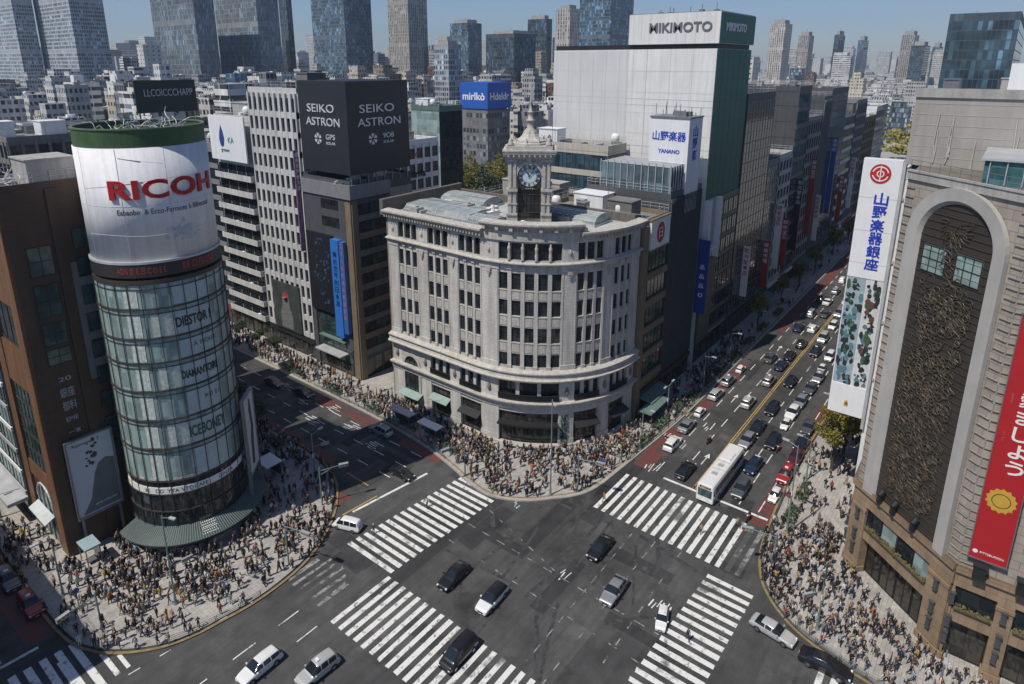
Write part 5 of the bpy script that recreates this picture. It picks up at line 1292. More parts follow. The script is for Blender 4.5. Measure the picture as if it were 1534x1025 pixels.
for u in (4.5, 11.8, 17.4, 17.6, 21.6, 26.5, 31): m.fbox(Fw, u, u+.07, 0, jh, 0, .028)
for k in range(11): m.fbox(Fw, 3*k+.7, 3*k+.73, 0, jh, 0, .02)
for z in range(6, 62, 4): m.fbox(Fw, 0, Lw, z+.5, z+.55, 0, .024)
for k in range(10): m.fbox(Fj, 1.8*k+.9, 1.8*k+.94, jh+1, jh+6.3, 0, .02)
m.build('panel_seam', SEAM, jw)
m = MB(); m.fbox(Fw, 0, 17.4, 0, jh-.2, 0, .02); m.build('plain_panel', mat('white_cladding_low', (.60, .60, .60), .6, var=.06, scale=.12, streak=.06), jw)
m = MB()
for z in range(37, 62, 4): m.fbox(Fg, .4, Lg, z, z+.05, .12, .14)
for u in range(3, 18, 3): m.fbox(Fg, u, u+.04, 34.6, jh-.1, .12, .138)
m.build('panel_seam', mat('green_seam', (.006, .03, .022), .5, var=0), jw)
DGREY = mat('dark_grey_letters', (.13, .14, .15), .5, var=0)
sign_text('MIKIMOTO', Fj, Lj*.58, jh+3.9, jw, DGREY, w=Lj*.68, h=1.75, thick=.15, bold=.02)
sign_text('MIKIMOTO', Fg2, Lg*.44, jh+3.9, jw, INKW, w=Lg*.58, h=1.5, thick=.12, d=.12, bold=.02)
for k in range(9):
    m = MB(); x, y = rng.uniform(jx0+1, jx1-1), rng.uniform(Y0+1, 62); m.tube((x, y, jh+6.5), (x, y, jh+6.5+rng.uniform(.6, 2.4)), .07, n=5); m.box(x-.5, x+.5, y-.4, y+.4, jh+6.5, jh+7.1); m.build('roof_unit', GREYM, jw)
# open white loggia under the green face, then street storeys
m = MB(); m.fbox(Fg, .4, 6.2, 24.5, 34.4, .0, .05); m.build('loggia', mat('loggia_shade', (.42, .43, .45), .7), jw)
m = MB(); m.fbox(Fg, .3, 1.1, 22, 34.5, .05, 1.2); m.fbox(Fg, 6.2, 6.6, 22, 34.5, .05, 1.2); m.fbox(Fg, .3, 6.6, 24.2, 24.5, .05, 1.2); m.build('white_fin', WHITE, jw)
m = MB(); m.fbox(Fg, 6.7, Lg, 5, 34.4, .0, .3); m.build('lower_green', mat('grey_green_panel', (.04, .10, .075), .4, var=.15, streak=.15), jw)
for k in range(7):
    for j in range(4): pane(jw, Fg, 7.2+j*2.8, 7.2+j*2.8+2.5, 6+4*k, 9+4*k, .36, g=GLASSG if j % 2 else GLASS, bars=1)
m = MB(); m.fbox(Fg, .3, 6.6, 4.6, 22., .05, .6); m.build('lower_block', mat('olive_panel', (.07, .09, .075), .5, var=.15), jw)
for j in range(5): pane(jw, Fg, .5+j*3.6, .5+j*3.6+3.3, .3, 4.4, .1, bars=1, g=glassy('shop_glass', (.035, .032, .028), .08, .8), name='shop_window')
t = blade('hanging_banner', 'blue vertical banner with white marks on the lower face beside the dark fin shop', Frame((jx0, Y0, 0), (1, 0, 0), (0, -1, 0)), -2.2, 12.4, 27.4, 2.2, .35, mat('banner_blue', (.008, .045, .24), .5, var=.1), None)
sf = Frame((jx0-2.2-.18, Y0-2.35, 0), (0, 1, 0), (-1, 0, 0)); column_text('品品品0', sf, 1.1, 22.5, 1.0, t, INKW, d=0, thick=.04, step=1.9)
# slab behind the clock store and glass block
block('office_building', 'pale glazed office block right behind the clock tower roof', 112.2, 119.6, 62.4, 79, 43.6, CREAM, [('-X', 'ribbon', dict(sh=4.2, z0=30, pw=4, bars=3, shop=False, glass=GLASSB)), ('-Y', 'ribbon', dict(sh=4.2, z0=38, pw=4, shop=False))], seed=14)
block('office_building', 'low buff block between the clock store roof and the pale glazed office', 94, 112, 66.5, 84, 33.5, TANL, [('-X', 'grid', dict(sh=3.6, z0=5, shop=False))], seed=15, kit=8)
# avenue, north side beyond the jewel house
NS = [
 ('dark glass office block with white letters under its roof', 139.4, 158, 30, 53, SLATE, 'curtain', dict(glass=GLASS, sh=4.2, pw=3.7)),
 ('low green glass building between dark glass office blocks', 158.4, 167, 26, 37, mat('green_cladding', (.10, .16, .15), .5, var=.2), 'curtain', dict(glass=GLASSG, sh=3.6, pw=2.8)),
 ('narrow white building with red shop signs on the avenue', 167.4, 178, 28, 37.5, OFFW, 'grid', dict(sh=3.4, pw=2.6)),
 ('black glazed tower with a sloping top on the avenue', 178.4, 190, 30, 53.5, SLATE, 'ribbon', dict(glass=GLASSB, sh=4, pw=4, wall=SLATE)),
 ('grey building with a red roof board on the avenue', 190.4, 205, 30, 45, CLEAN, 'grid', dict(sh=3.6, pw=2.4)),
 ('dark slim building with vertical fins on the avenue', 205.4, 214, 30, 50, SLATE, 'fins', dict(sh=4)),
 ('blue glass building with black edges far along the avenue', 214.4, 236, 30, 52, SLATE, 'curtain', dict(glass=GLASSB, sh=4.4, pw=4.2)),
 ('pale striped building far along the avenue', 236.4, 252, 28, 44, OFFW, 'ribbon', dict(sh=3.5, pw=5)),
 ('grey tower with punched windows far along the avenue', 252.4, 270, 28, 47, CLEAN, 'grid', dict(sh=3.8, pw=3)),
 ('brown tiled building far along the avenue', 270.4, 292, 28, 40, TAN, 'grid', dict(sh=3.6, pw=3.4)),
 ('white building with a rooftop frame far along the avenue', 292.4, 318, 28, 43, WHITE, 'ribbon', dict(sh=3.7, pw=6)),
]
for i, (lab, x0, x1, dep, h, wl, st, o) in enumerate(NS):
    far = x0 > 200
    o = dict(o); o['bars'] = None if far else o.get('bars', 1)
    if i % 3 == 1: o['awn'] = True
    fs = [('-Y', st, o)]
    if h > NS[i-1][4]+4 or i == 0: fs.append(('-X', 'panels', dict(shop=False, z0=NS[i-1][4] if i else 38, seam=DARKM)))
    block('office_building', lab, x0, x1, Y0, Y0+dep, h, wl, fs, group='buildings in a row along the avenue', seed=20+i, kit=6)
Fd, Ld = face_of('-X', 139.4, 158, Y0, Y0+30)
s_ = thing('roof_sign', 'black sign board with white letters on the dark glass office', 'sign', (139.3, 60, 49)); 
m = MB(); m.fbox(Fd, Ld-12.5, Ld-.3, 47.4, 53.6, .05, .4); m.build('board', DARKM, s_); sign_text('HUU-OO', Fd, Ld-5.2, 50.9, s_, INKW, w=6.6, h=1.2, d=.4, thick=.08, bold=.02)
AV = [(146, 8, 20, 'WHITE'), (161, 6, 18, 'RED'), (169, 9, 26, 'WHITE'), (176, 8, 21, 'RED'), (186, 10, 30, 'DARK'), (199, 12, 34, 'RED'), (209, 8, 22, 'WHITE'), (222, 14, 38, 'BLUE'), (240, 8, 24, 'RED'), (256, 10, 28, 'WHITE'), (280, 8, 26, 'BLUE')]
cmap = {'WHITE': WHITEP, 'RED': mat('sign_red', (.32, .03, .03), .5), 'DARK': DARKM, 'BLUE': mat('sign_blue', (.03, .08, .30), .5)}
nm = {'WHITE': 'white', 'RED': 'red', 'DARK': 'black', 'BLUE': 'blue'}
bld = {146: 'dark glass office', 161: 'low green glass building', 169: 'left part of the narrow white building', 176: 'right part of the narrow white building', 186: 'black glazed tower', 199: 'grey building with the roof board', 209: 'slim finned building', 222: 'blue glass building', 240: 'pale striped building', 256: 'grey tower with punched windows', 280: 'brown tiled building'}
FA = Frame((0, Y0, 0), (1, 0, 0), (0, -1, 0))
for x, a, b, c in AV: blade('blade_sign', f'{nm[c]} vertical sign standing out from the {bld[x]}', FA, x, a, b, 1.5, .3, cmap[c], rng.choice(['銀座宝石', '時計薬局', '美容院', '眼鏡市場', '和光堂本店']), INKW if c != 'WHITE' else REDI)
# avenue, south side beyond the music shop
SS = [('pale block with blank upper wall behind the blade sign', 104.6, 120, 50, WHITE, 'ribbon'), ('grey metal clad block on the south side of the avenue', 120.4, 138, 44, CLEAN, 'grid'), ('white narrow block on the south side of the avenue', 138.4, 150, 46, OFFW, 'ribbon'), ('dark glass block on the south side of the avenue', 150.4, 172, 40, SLATE, 'curtain'), ('buff block on the south side of the avenue', 172.4, 196, 36, TANL, 'grid'), ('tall concrete block on the south side of the avenue', 196.4, 226, 42, CONC, 'ribbon')]
for i, (lab, x0, x1, h, wl, st) in enumerate(SS):
    block('office_building', lab, x0, x1, -16, 9.8, h, wl, [('+Y', st, dict(sh=3.8, pw=5, bars=None)), ('-X', 'panels', dict(shop=False, z0=30))], group='buildings in a row along the avenue', seed=40+i, kit=7)

# ------------------------------------------------------------------ cross street: the corner block with the dark box sign
X0 = 74.
qx1, qy0, qy1, qh = 89., 93.4, 107.3, 38.6
sk = block('corner_office', 'slate and buff corner building under a dark box sign', X0, qx1, qy0, qy1, qh, SLATE, [], seed=50, kit=5, rl=False)
Fx, Lx = face_of('-X', X0, qx1, qy0, qy1); Fy, Ly = face_of('-Y', X0, qx1, qy0, qy1)
m = MB(); m.fbox(Fx, 0, Lx-1.6, 27.5, qh+.5, 0, .3); m.fbox(Fx, 0, 1.2, 0, 27.5, 0, .3); m.fbox(Fx, Lx-3.6, Lx-1.6, 6, 27.5, 0, .3); m.build('wall', SLATE, sk)
for z in (31.6, 35.0): pane(sk, Fx, 5.5, 10.5, z-1.2, z+.6, .34, bars=4)
m = MB(); m.fbox(Fx, Lx-1.6, Lx, 0, qh-2.6, 0, .25); m.fbox(Fy, 0, 1.3, 0, qh-2.6, 0, .25); m.fbox(Fy, 8.2, 9.2, 0, qh-2.6, 0, .25); m.build('buff_pier', TAN, sk)
m = MB(); m.fbox(Fy, 9.2, Ly, 0, qh-1.6, 0, .3); m.build('buff_wall', TANL, sk)
m = MB(); m.fbox(Fx, 0, Lx+.3, qh-2.4, qh+.2, .3, .6); m.fbox(Fy, -.6, 9.2, qh-2.4, qh+.2, .3, .6); m.build('cornice', CLEAN, sk)
for k in range(9):
    z = 5.2+3.35*k
    for j, (a, b) in enumerate(((1.4, 4.2), (4.3, 8.1))): pane(sk, Fy, a, b, z+.95, z+3.0, .05, bars=1 if j == 0 else 2, g=GLASS if j == 0 else GLASSG)
    m = MB(); m.fbox(Fy, 1.3, 8.2, z-.2, z+.95, 0, .35 if k % 2 else .2); m.build('floor_band', TAN if k % 2 else CONCD, sk)
    if 1 < k: pane(sk, Fy, 10.8, 12.2, z+.9, z+2.4, .33, bars=0); pane(sk, Fy, 12.6, 14., z+.9, z+2.4, .33, bars=0)
for j in range(3): pane(sk, Fy, 1.4+j*4.4, 5.4+j*4.4, .3, 4.2, .04, bars=1, name='shop_window', g=glassy('shop_glass', (.035, .032, .028), .08, .8))
for k in range(5): pane(sk, Fx, 1.6, 11.8, .4+2.4*k, 2.5+2.4*k, .05, bars=4, g=GLASSG if k else glassy('shop_glass', (.035, .032, .028), .08, .8))
for z, mm in ((4.6, PALEM), (7.2, mat('awning_green', (.12, .19, .17), .6, var=.2))):
    m = MB(); m.fbox(Fx, 2.5, 10.5, z, z+.25, .05, 2.2 if z < 5 else 1.); m.build('canopy', mm, sk)
# black screen and blue banner on its street face
bs = thing('wall_screen', 'black screen with faint blue marks on the slate corner building', 'billboard', Fx.pt(4.5, 13, .6))
m = MB(); m.fbox(Fx, .6, 8.4, 12.6, 28.6, .3, .7); m.build('panel', mat('screen_black', (.012, .014, .018), .4, var=.1), bs)
m = MB()
for k in range(70): u = rng.gauss(4.6, 1.5); z = rng.uniform(14, 27.5); m.fbox(Fx, max(.8, min(8., u)), max(.9, min(8.2, u+rng.uniform(.1, .5))), z, z+rng.uniform(.06, .5), .7, .72)
m.build('printed_mark', mat('print_blue', (.04, .09, .2), .5), bs)
bb = thing('hanging_banner', 'bright blue vertical banner on the slate corner building', 'banner', Fx.pt(10, 11, .7))
m = MB(); m.fbox(Fx, 8.6, 10.9, 8.6, 28.2, .3, 1.3); m.build('board', mat('bright_blue', (.03, .16, .52), .5, var=.06), bb)
m = MB(); m.fbox(Fx, 10.9, 12.2, 9.6, 28.0, .3, 1.1); m.build('side_board', mat('side_blue', (.05, .12, .34), .5, var=.1), bb)
column_text('舞台世界的日本酒', Fx, 9.75, 26.0, 1.25, bb, mat('navy_letters', (.01, .03, .10), .5, var=0), d=1.3, thick=.04); column_text('スバル株式会社銀座支店', Fx, 11.5, 27.6, .95, bb, mat('pink_grey', (.35, .16, .18), .5, var=0), d=1.1, thick=.04, step=1.5)
# the big dark box sign on its roof
zb0, zb1 = 40.6, 57.0
bx = thing('box_sign', 'dark two sided box sign with white letters on the corner building roof', 'billboard', (80, 100, qh))
m = MB(); m.box(X0-.2, 88.4, 92.7, 106.6, zb0, zb1); m.build('board', mat('box_black', (.018, .020, .024), .5, var=.12, scale=.3, streak=.1), bx)
m = MB()
for k in range(8):
    for y in (93.2, 106.2): m.box(X0+.2+k*1.95, X0+.4+k*1.95, y-.1, y+.1, qh, zb0)
m.box(X0+.5, 87.8, 93.5, 106, qh, qh+.6); m.build('leg', GREYM, bx)
Fa, La = face_of('-X', X0-.2, 88.4, 92.7, 106.6); Fb, Lb = face_of('-Y', X0-.2, 88.4, 92.7, 106.6)
SILV = mat('silver_letters', (.62, .63, .65), .4, .2, var=0)
for F_, L_, t2 in ((Fa, La, 'GPS'), (Fb, Lb, '9O8')):
    sign_text('SEIKO', F_, L_*.47, 52.2, bx, SILV, w=L_*.56, h=1.45, thick=.12); sign_text('ASTRON', F_, L_*.5, 49.8, bx, SILV, w=L_*.7, h=1.45, thick=.12)
    sign_text(t2, F_, L_*.64, 47.15, bx, SILV, h=.95, w=2.6, thick=.08); sign_text('SOLAR', F_, L_*.64, 46.0, bx, SILV, h=.5, w=2.6, thick=.08)
    m = MB(); r_e = 1.05
    for i in range(6):
        a = i*pi/3+pi/6; m.add([F_.pt(L_*.38+r_e*rr*cos(a+da), 46.7+r_e*rr*sin(a+da), .06) for rr, da in ((.2, 0), (.75, -.36), (1., -.3), (1., .3), (.75, .36))], [(0, 1, 2, 3, 4)])
    m.build('emblem', SILV, bx)
# next along the cross street
wh = block('office_building', 'white ribbed tower with many small windows beside the dark box sign', X0+.3, 88, 107.7, 124, 54.6, OFFW, [('-X', 'grid', dict(sh=3.5, pw=1.8, pier=.38, d=.45, bars=0)), ('-Y', 'grid', dict(sh=3.5, z0=39, pw=2., pier=.4, d=.4, shop=False, bars=0))], seed=51, kit=9)
pb = thing('wall_poster', 'dark poster of a figure in red and black on the white ribbed tower', 'billboard', (X0, 114, 5))
F_, L_ = face_of('-X', X0+.3, 88, 107.7, 124)
m = MB(); m.fbox(F_, 3, 12.5, 5.0, 15.5, .5, .8); m.build('panel', mat('poster_dark', (.05, .06, .055), .5, var=.5, scale=.5), pb)
m = MB(); m.add([F_.pt(7.6+a, 5.4+b, .82) for a, b in ((-2, 0), (2, 0), (2.2, 3), (1.3, 5), (.9, 7.8), (-.9, 7.8), (-1.3, 5), (-2.2, 3))], [tuple(range(8))]); m.build('printed_figure', mat('print_grey2', (.16, .17, .17), .6, var=.6, scale=2), pb)
m = MB(); m.lathe([(.01, 0), (.75, 0), (.75, .05), (.01, .05)], F_.pt(7.6, 12.4, .83), 14); m.add([F_.pt(7.6+.8*cos(2*pi*i/12), 12.6+1*sin(2*pi*i/12), .84) for i in range(12)], [tuple(range(12))]); m.build('printed_red', mat('print_red', (.3, .05, .04), .6), pb)
blade('blade_sign', 'narrow red white and blue sign edge on the white ribbed tower', Frame((X0+.3, 124, 0), (0, -1, 0), (-1, 0, 0)), 15.6, 24, 44, 1.2, .3, mat('sign_stripe', (.22, .12, .2), .5, var=.6, scale=.6), '銀座花屋敷本店', INKW)
block('apartment_building', 'white balcony building with a blank white upper wall and blue emblem', X0+.3, 90, 124.4, 138.6, 48.6, OFFW, [('-X', 'balcony', dict(sh=3.3, z0=5, top=9.)), ('-Y', 'balcony', dict(sh=3.3, z0=5, top=9, shop=False))], seed=52, kit=7)
F_, L_ = face_of('-X', X0+.3, 90, 124.4, 138.6)
m2 = MB(); m2.fbox(F_, 0.2, L_-.2, 40, 49.4, 1.2, 1.5)
sg = thing('wall_sign', 'white sign wall with a blue drop emblem on the balcony building', 'sign', F_.pt(L_/2, 40, 1.2)); m2.build('board', WHITE, sg)
m = MB(); m.add([F_.pt(5+1.3*a, 45+1.9*b, 1.52) for a, b in ((0, 1.3), (.55, .5), (.8, -.3), (.5, -1), (0, -1.2), (-.5, -1), (-.8, -.3), (-.55, .5))], [tuple(range(8))]); m.build('emblem', mat('emblem_blue', (.02, .06, .22), .5, var=.5, scale=2), sg)
sign_text('KA', F_, 8.6, 44.4, sg, mat('teal_letters', (.02, .2, .15), .5, var=0), h=1.2, d=1.5); sign_text('greeen', F_, 6, 42, sg, mat('teal_letters', (.02, .2, .15), .5, var=0), h=.8, d=1.5)
block('office_building', 'grey cross street block farther from the crossing', X0+.3, 92, 139, 156, 42, CLEAN, [('-X', 'ribbon', dict(sh=3.6, pw=5)), ('-Y', 'grid', dict(z0=10, shop=False))], seed=53, kit=7, group='cross street blocks')
block('office_building', 'buff cross street block farthest from the crossing', X0+.3, 96, 156.5, 178, 36, TANL, [('-X', 'grid', dict(sh=3.6, pw=3)), ('-Y', 'grid', dict(z0=10, shop=False))], seed=54, kit=7, group='cross street blocks')
# west side of the cross street, behind the round building
block('office_building', 'brick and glass block hidden behind the round glass building', 35, 46.5, 97.5, 118, 30, CONCD, [('+X', 'ribbon', dict(sh=3.6, pw=5)), ('-Y', 'grid', dict(sh=3.6, shop=False))], seed=55, kit=12)
block('office_building', 'grey roofed block behind the brown tiled building', 20.5, 45, 126, 150, 38, CONC, [('-Y', 'grid', dict(shop=False))], seed=56, kit=14)
block('office_building', 'tan block behind the round glass building along the cross street', 35, 47, 119, 125.6, 24, TANL, [('+X', 'grid', dict(shop=True))], seed=57, kit=5)
# large dark green hoarding on its own block
hb = block('office_building', 'dark roofed block carrying the dark green hoarding', 44, 62, 168, 186, 44, CONCD, [('-Y', 'grid', dict(shop=False, z0=8)), ('-X', 'grid', dict(shop=False, z0=8))], seed=58, kit=8)
c0, c1 = onY(205, 165, 167.4), onY(296, 165, 167.4); zt_, zb_ = onY(250, 120, 167.4).z, onY(250, 168, 167.4).z
hg = thing('hoarding', 'dark green hoarding with pale letters above the round building', 'billboard', (c0.x, 167.4, zb_)); Fh = Frame((c0.x, 167.2, 0), (1, 0, 0), (0, -1, 0)); wd_ = c1.x-c0.x
m = MB(); m.fbox(Fh, 0, wd_, zb_, zt_, -.4, 0); m.build('board', mat('hoarding_green', (.018, .030, .026), .6, var=.2), hg)
m = MB()
for k in range(6): m.fbox(Fh, .5+k*(wd_-1.2)/5, .8+k*(wd_-1.2)/5, 43.8, zb_, -.5, -.2)
m.build('leg', GREYM, hg); sign_text('LLCOICCCHAPP', Fh, wd_*.54, (zt_+zb_)/2+.9, hg, mat('grey_white_letters', (.5, .5, .5), .5, var=0), w=wd_*.8, h=1.7, thick=.1)
# white sign tower, green glass block, blue sign building and other landmarks behind the corner store
t = block('sign_building', 'white narrow building with red and black signs behind the box sign', 96, 108, 104, 114, 43, WHITE, [('-Y', 'grid', dict(sh=3.4, pw=2.2, z0=8, shop=False, bars=0)), ('-X', 'panels', dict(z0=6, shop=False))], seed=60, kit=4)
Fs_, Ls_ = face_of('-Y', 96, 108, 104, 114); sign_text('ふぐ', Fs_, 4, 40.6, t, mat('red_print', (.4, .05, .04), .5, var=0), h=1.8, d=.3); sign_text('meriva', Fs_, 4.4, 36.4, t, INK, w=6, d=.5, bold=.03)
_r = ray(656, HORV); _r.z = 0; _r.normalize(); _c = _r*196; gx1 = onY(691, HORV, _c.y).x; gy1 = onX(613, HORV, _c.x).y; gh = Zat(164, _c.x, _c.y)
block('office_building', 'dark green glass block among trees behind the clock store', _c.x, gx1, _c.y, gy1, gh, mat('green_cladding', (.10, .16, .15), .5, var=.2), [('-X', 'curtain', dict(glass=GLASST, sh=4, pw=3, shop=False, bars=None)), ('-Y', 'curtain', dict(glass=GLASS, sh=4, pw=3, shop=False, bars=None))], seed=61, kit=6)
# low block on the near side of the side street: it shades the side street
block('office_building', 'low grey block across the side street from the brown tiled building', -26, 3.5, 70, 128, 21, CONC, [('+X', 'ribbon', dict(sh=3.6, pw=6, bars=None))], seed=70, kit=6)
# ------------------------------------------------------------------ the city behind: each near building its own object, the far mass one
WIN = (.045, .055, .065)
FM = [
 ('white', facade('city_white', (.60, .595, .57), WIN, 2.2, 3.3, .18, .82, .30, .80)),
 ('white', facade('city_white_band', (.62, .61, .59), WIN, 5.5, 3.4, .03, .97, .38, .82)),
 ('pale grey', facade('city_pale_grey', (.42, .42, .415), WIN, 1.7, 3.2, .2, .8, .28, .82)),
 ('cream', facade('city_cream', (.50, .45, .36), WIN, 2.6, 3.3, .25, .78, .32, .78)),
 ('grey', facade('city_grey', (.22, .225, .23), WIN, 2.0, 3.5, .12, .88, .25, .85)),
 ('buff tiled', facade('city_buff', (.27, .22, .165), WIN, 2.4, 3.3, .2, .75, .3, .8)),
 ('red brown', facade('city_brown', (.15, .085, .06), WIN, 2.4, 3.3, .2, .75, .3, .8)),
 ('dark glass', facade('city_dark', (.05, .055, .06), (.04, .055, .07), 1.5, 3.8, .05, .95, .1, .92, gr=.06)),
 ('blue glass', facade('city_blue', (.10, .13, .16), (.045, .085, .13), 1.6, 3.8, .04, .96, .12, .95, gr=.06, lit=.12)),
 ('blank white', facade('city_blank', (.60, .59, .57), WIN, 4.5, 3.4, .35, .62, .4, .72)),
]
OCC = []
for o in list(COL.objects):
    if o.get('category') in ('building',):
        b = [c for c in o.children if c.type == 'MESH']
        xs = [v.co.x+o.location.x for c in b for v in c.data.vertices]; ys = [v.co.y+o.location.y for c in b for v in c.data.vertices]; zs = [v.co.z for c in b for v in c.data.vertices]
        OCC.append((min(xs), max(xs), min(ys), max(ys), max(zs)))
OCC.append((166, 226, 148, 186, 1.))        # the small park
def hit(x0, x1, y0, y1, g=1.5): return any(x0 < b+g and x1 > a-g and y0 < d+g and y1 > c-g for a, b, c, d, h in OCC)
prof = [2000.]*1640
def cols_of(x0, x1, y0, y1, h):
    P = [proj((x, y, h)) for x in (x0, x1) for y in (y0, y1)]
    if min(p[2] for p in P) < 5: return None
    return min(p[0] for p in P), max(p[0] for p in P), max(p[1] for p in P), min(p[1] for p in P)
def cover(x0, x1, y0, y1, h):
    c = cols_of(x0, x1, y0, y1, h)
    if c:
        for i in range(max(0, int(c[0])+3), min(1534, int(c[1])-2)): prof[i] = min(prof[i], c[2])
for b in OCC: cover(*b[:4], b[4]-2)
# landmark towers on the skyline: left edge, corner, right edge columns, top row, distance
def tower(lab, u0, uc, u1, vt, dist, m, base=0, crown=0, cat='tower', name='skyscraper'):
    r = ray(uc, HORV); r.z = 0; r.normalize(); c = r*dist
    y1 = onX(u0, HORV, c.x).y; x1 = onY(u1, HORV, c.y).x
    h = Zat(vt, c.x, c.y)
    OCC.append((c.x, x1, c.y, y1, h))
    t = thing(name, lab, cat, (c.x, c.y, 0))
    mb = MB(); mb.box(c.x, x1, c.y, y1, -.04, h); mb.build('wall', m, t)
    if crown:
        w_, d_ = x1-c.x, y1-c.y
        mb = MB(); mb.box(c.x+w_*.15, x1-w_*.15, c.y+d_*.15, y1-d_*.15, h, h+crown); mb.tube((c.x+w_/2, c.y+d_/2, h+crown), (c.x+w_/2, c.y+d_/2, h+crown*1.7), dist*.0004, n=6); mb.build('roof_house', CONC, t)
    if base:
        w_, d_ = x1-c.x, y1-c.y
        mb = MB(); mb.box(c.x-w_*.15, x1+w_*.1, c.y-d_*.15, y1, -.04, base); mb.build('podium', FM[0][1], t)
    return t, (c.x, x1, c.y, y1, h)
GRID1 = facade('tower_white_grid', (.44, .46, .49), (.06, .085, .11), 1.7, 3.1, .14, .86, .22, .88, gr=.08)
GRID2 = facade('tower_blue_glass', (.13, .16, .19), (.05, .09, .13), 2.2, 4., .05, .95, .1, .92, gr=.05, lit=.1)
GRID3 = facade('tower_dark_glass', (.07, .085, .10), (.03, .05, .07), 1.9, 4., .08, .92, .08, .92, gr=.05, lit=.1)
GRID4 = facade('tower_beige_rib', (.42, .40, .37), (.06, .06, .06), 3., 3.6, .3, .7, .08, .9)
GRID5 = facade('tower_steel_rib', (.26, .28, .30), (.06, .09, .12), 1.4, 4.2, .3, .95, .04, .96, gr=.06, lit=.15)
for a in [
 ('white gridded tower at the skyline edge beside another white tower', -70, 34, 64, -40, 720, GRID1),
 ('broad white and blue glass tower above the tiled block roofs', 66, 118, 168, -30, 660, GRID1),
 ('tall silver glass tower with a dark side behind the green hoarding', 237, 300, 330, -60, 640, GRID5),
 ('tall steel ribbed tower beside the silver glass tower', 331, 392, 424, -70, 660, GRID5),
 ('slim dark blue tower at the flank of the steel ribbed tower', 425, 436, 444, -30, 740, GRID3),
 ('blue glass tower above low white roofs', 472, 520, 560, -40, 820, GRID2),
 ('beige ribbed tower above low white roofs', 584, 614, 642, -30, 800, GRID4),
 ('pair topped blue glass block on the skyline', 675, 702, 722, 34, 900, GRID2),
 ('wide dark glass block on the skyline', 728, 770, 802, 50, 760, GRID3),
 ('dark slab tower with a mast on the skyline', 790, 818, 826, 28, 850, GRID3),
 ('beige stepped tower beside the blue glass tower', 832, 852, 866, 12, 680, GRID4),
 ('blue glass tower behind the white jewel house', 866, 912, 945, -25, 800, GRID2),
 ('white ribbed mid-height tower among low roofs', 650, 672, 691, 66, 400, GRID1),
 ('cream hotel tower on the skyline over the avenue', 1149, 1171, 1181, 35, 1100, GRID4),
 ('small cream tower on the skyline over the avenue', 1192, 1208, 1215, 53, 1250, GRID4),
 ('thin grey tower on the skyline over the avenue', 1245, 1252, 1261, 52, 1500, GRID3),
 ('pale thin tower on the skyline beyond the blade sign', 1281, 1290, 1297, 60, 1600, GRID2),
 ('grey brown broad tower on the skyline beyond the blade sign', 1345, 1364, 1371, 52, 1400, GRID4),
 ('low grey tower beside the grey brown skyline tower', 1361, 1382, 1390, 68, 1350, GRID3),
 ('thin tower right of the low grey skyline tower', 1393, 1404, 1409, 70, 1500, GRID2),
 ]:
    tower(*a, crown=a[5]*.005)
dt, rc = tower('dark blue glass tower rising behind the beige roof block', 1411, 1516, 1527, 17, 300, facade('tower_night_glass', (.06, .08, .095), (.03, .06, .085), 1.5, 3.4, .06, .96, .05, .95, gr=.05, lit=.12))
mb = MB()
for k in range(18): x, y = rng.uniform(rc[0], rc[1]), rng.uniform(rc[2], rc[3]); mb.tube((x, y, rc[4]), (x, y, rc[4]+rng.uniform(.8, 3)), .12, n=4)
mb.build('rooftop_aerial', GREYM, dt)
bt, rc = tower('grey building under a blue two sided sign behind the clock tower', 690, 730, 764, 166, 300, FM[4][1], cat='building', name='sign_building')
s_ = thing('roof_sign', 'blue two sided roof sign with white script behind the clock tower', 'sign', (rc[0], rc[2], rc[4]))
zt_ = Zat(124, rc[0], rc[2]); mb = MB(); mb.box(rc[0]-.4, rc[1]+.3, rc[2]-.4, rc[3]+.3, rc[4]+.6, zt_); mb.build('board', mat('sign_cobalt', (.02, .10, .42), .5, var=.1), s_)
mb = MB(); mb.box(rc[0]+1, rc[1]-1, rc[2]+1, rc[3]-1, rc[4], rc[4]+.6); mb.build('leg', GREYM, s_)
for side, tx in (('-X', 'mirlkò'), ('-Y', 'Hdeldr')):
    F_, L_ = face_of(side, rc[0]-.4, rc[1]+.3, rc[2]-.4, rc[3]+.3); sign_text(tx, F_, L_/2, (rc[4]+zt_)/2, s_, INKW, w=L_*.8, h=3.4, thick=.1, bold=.02)
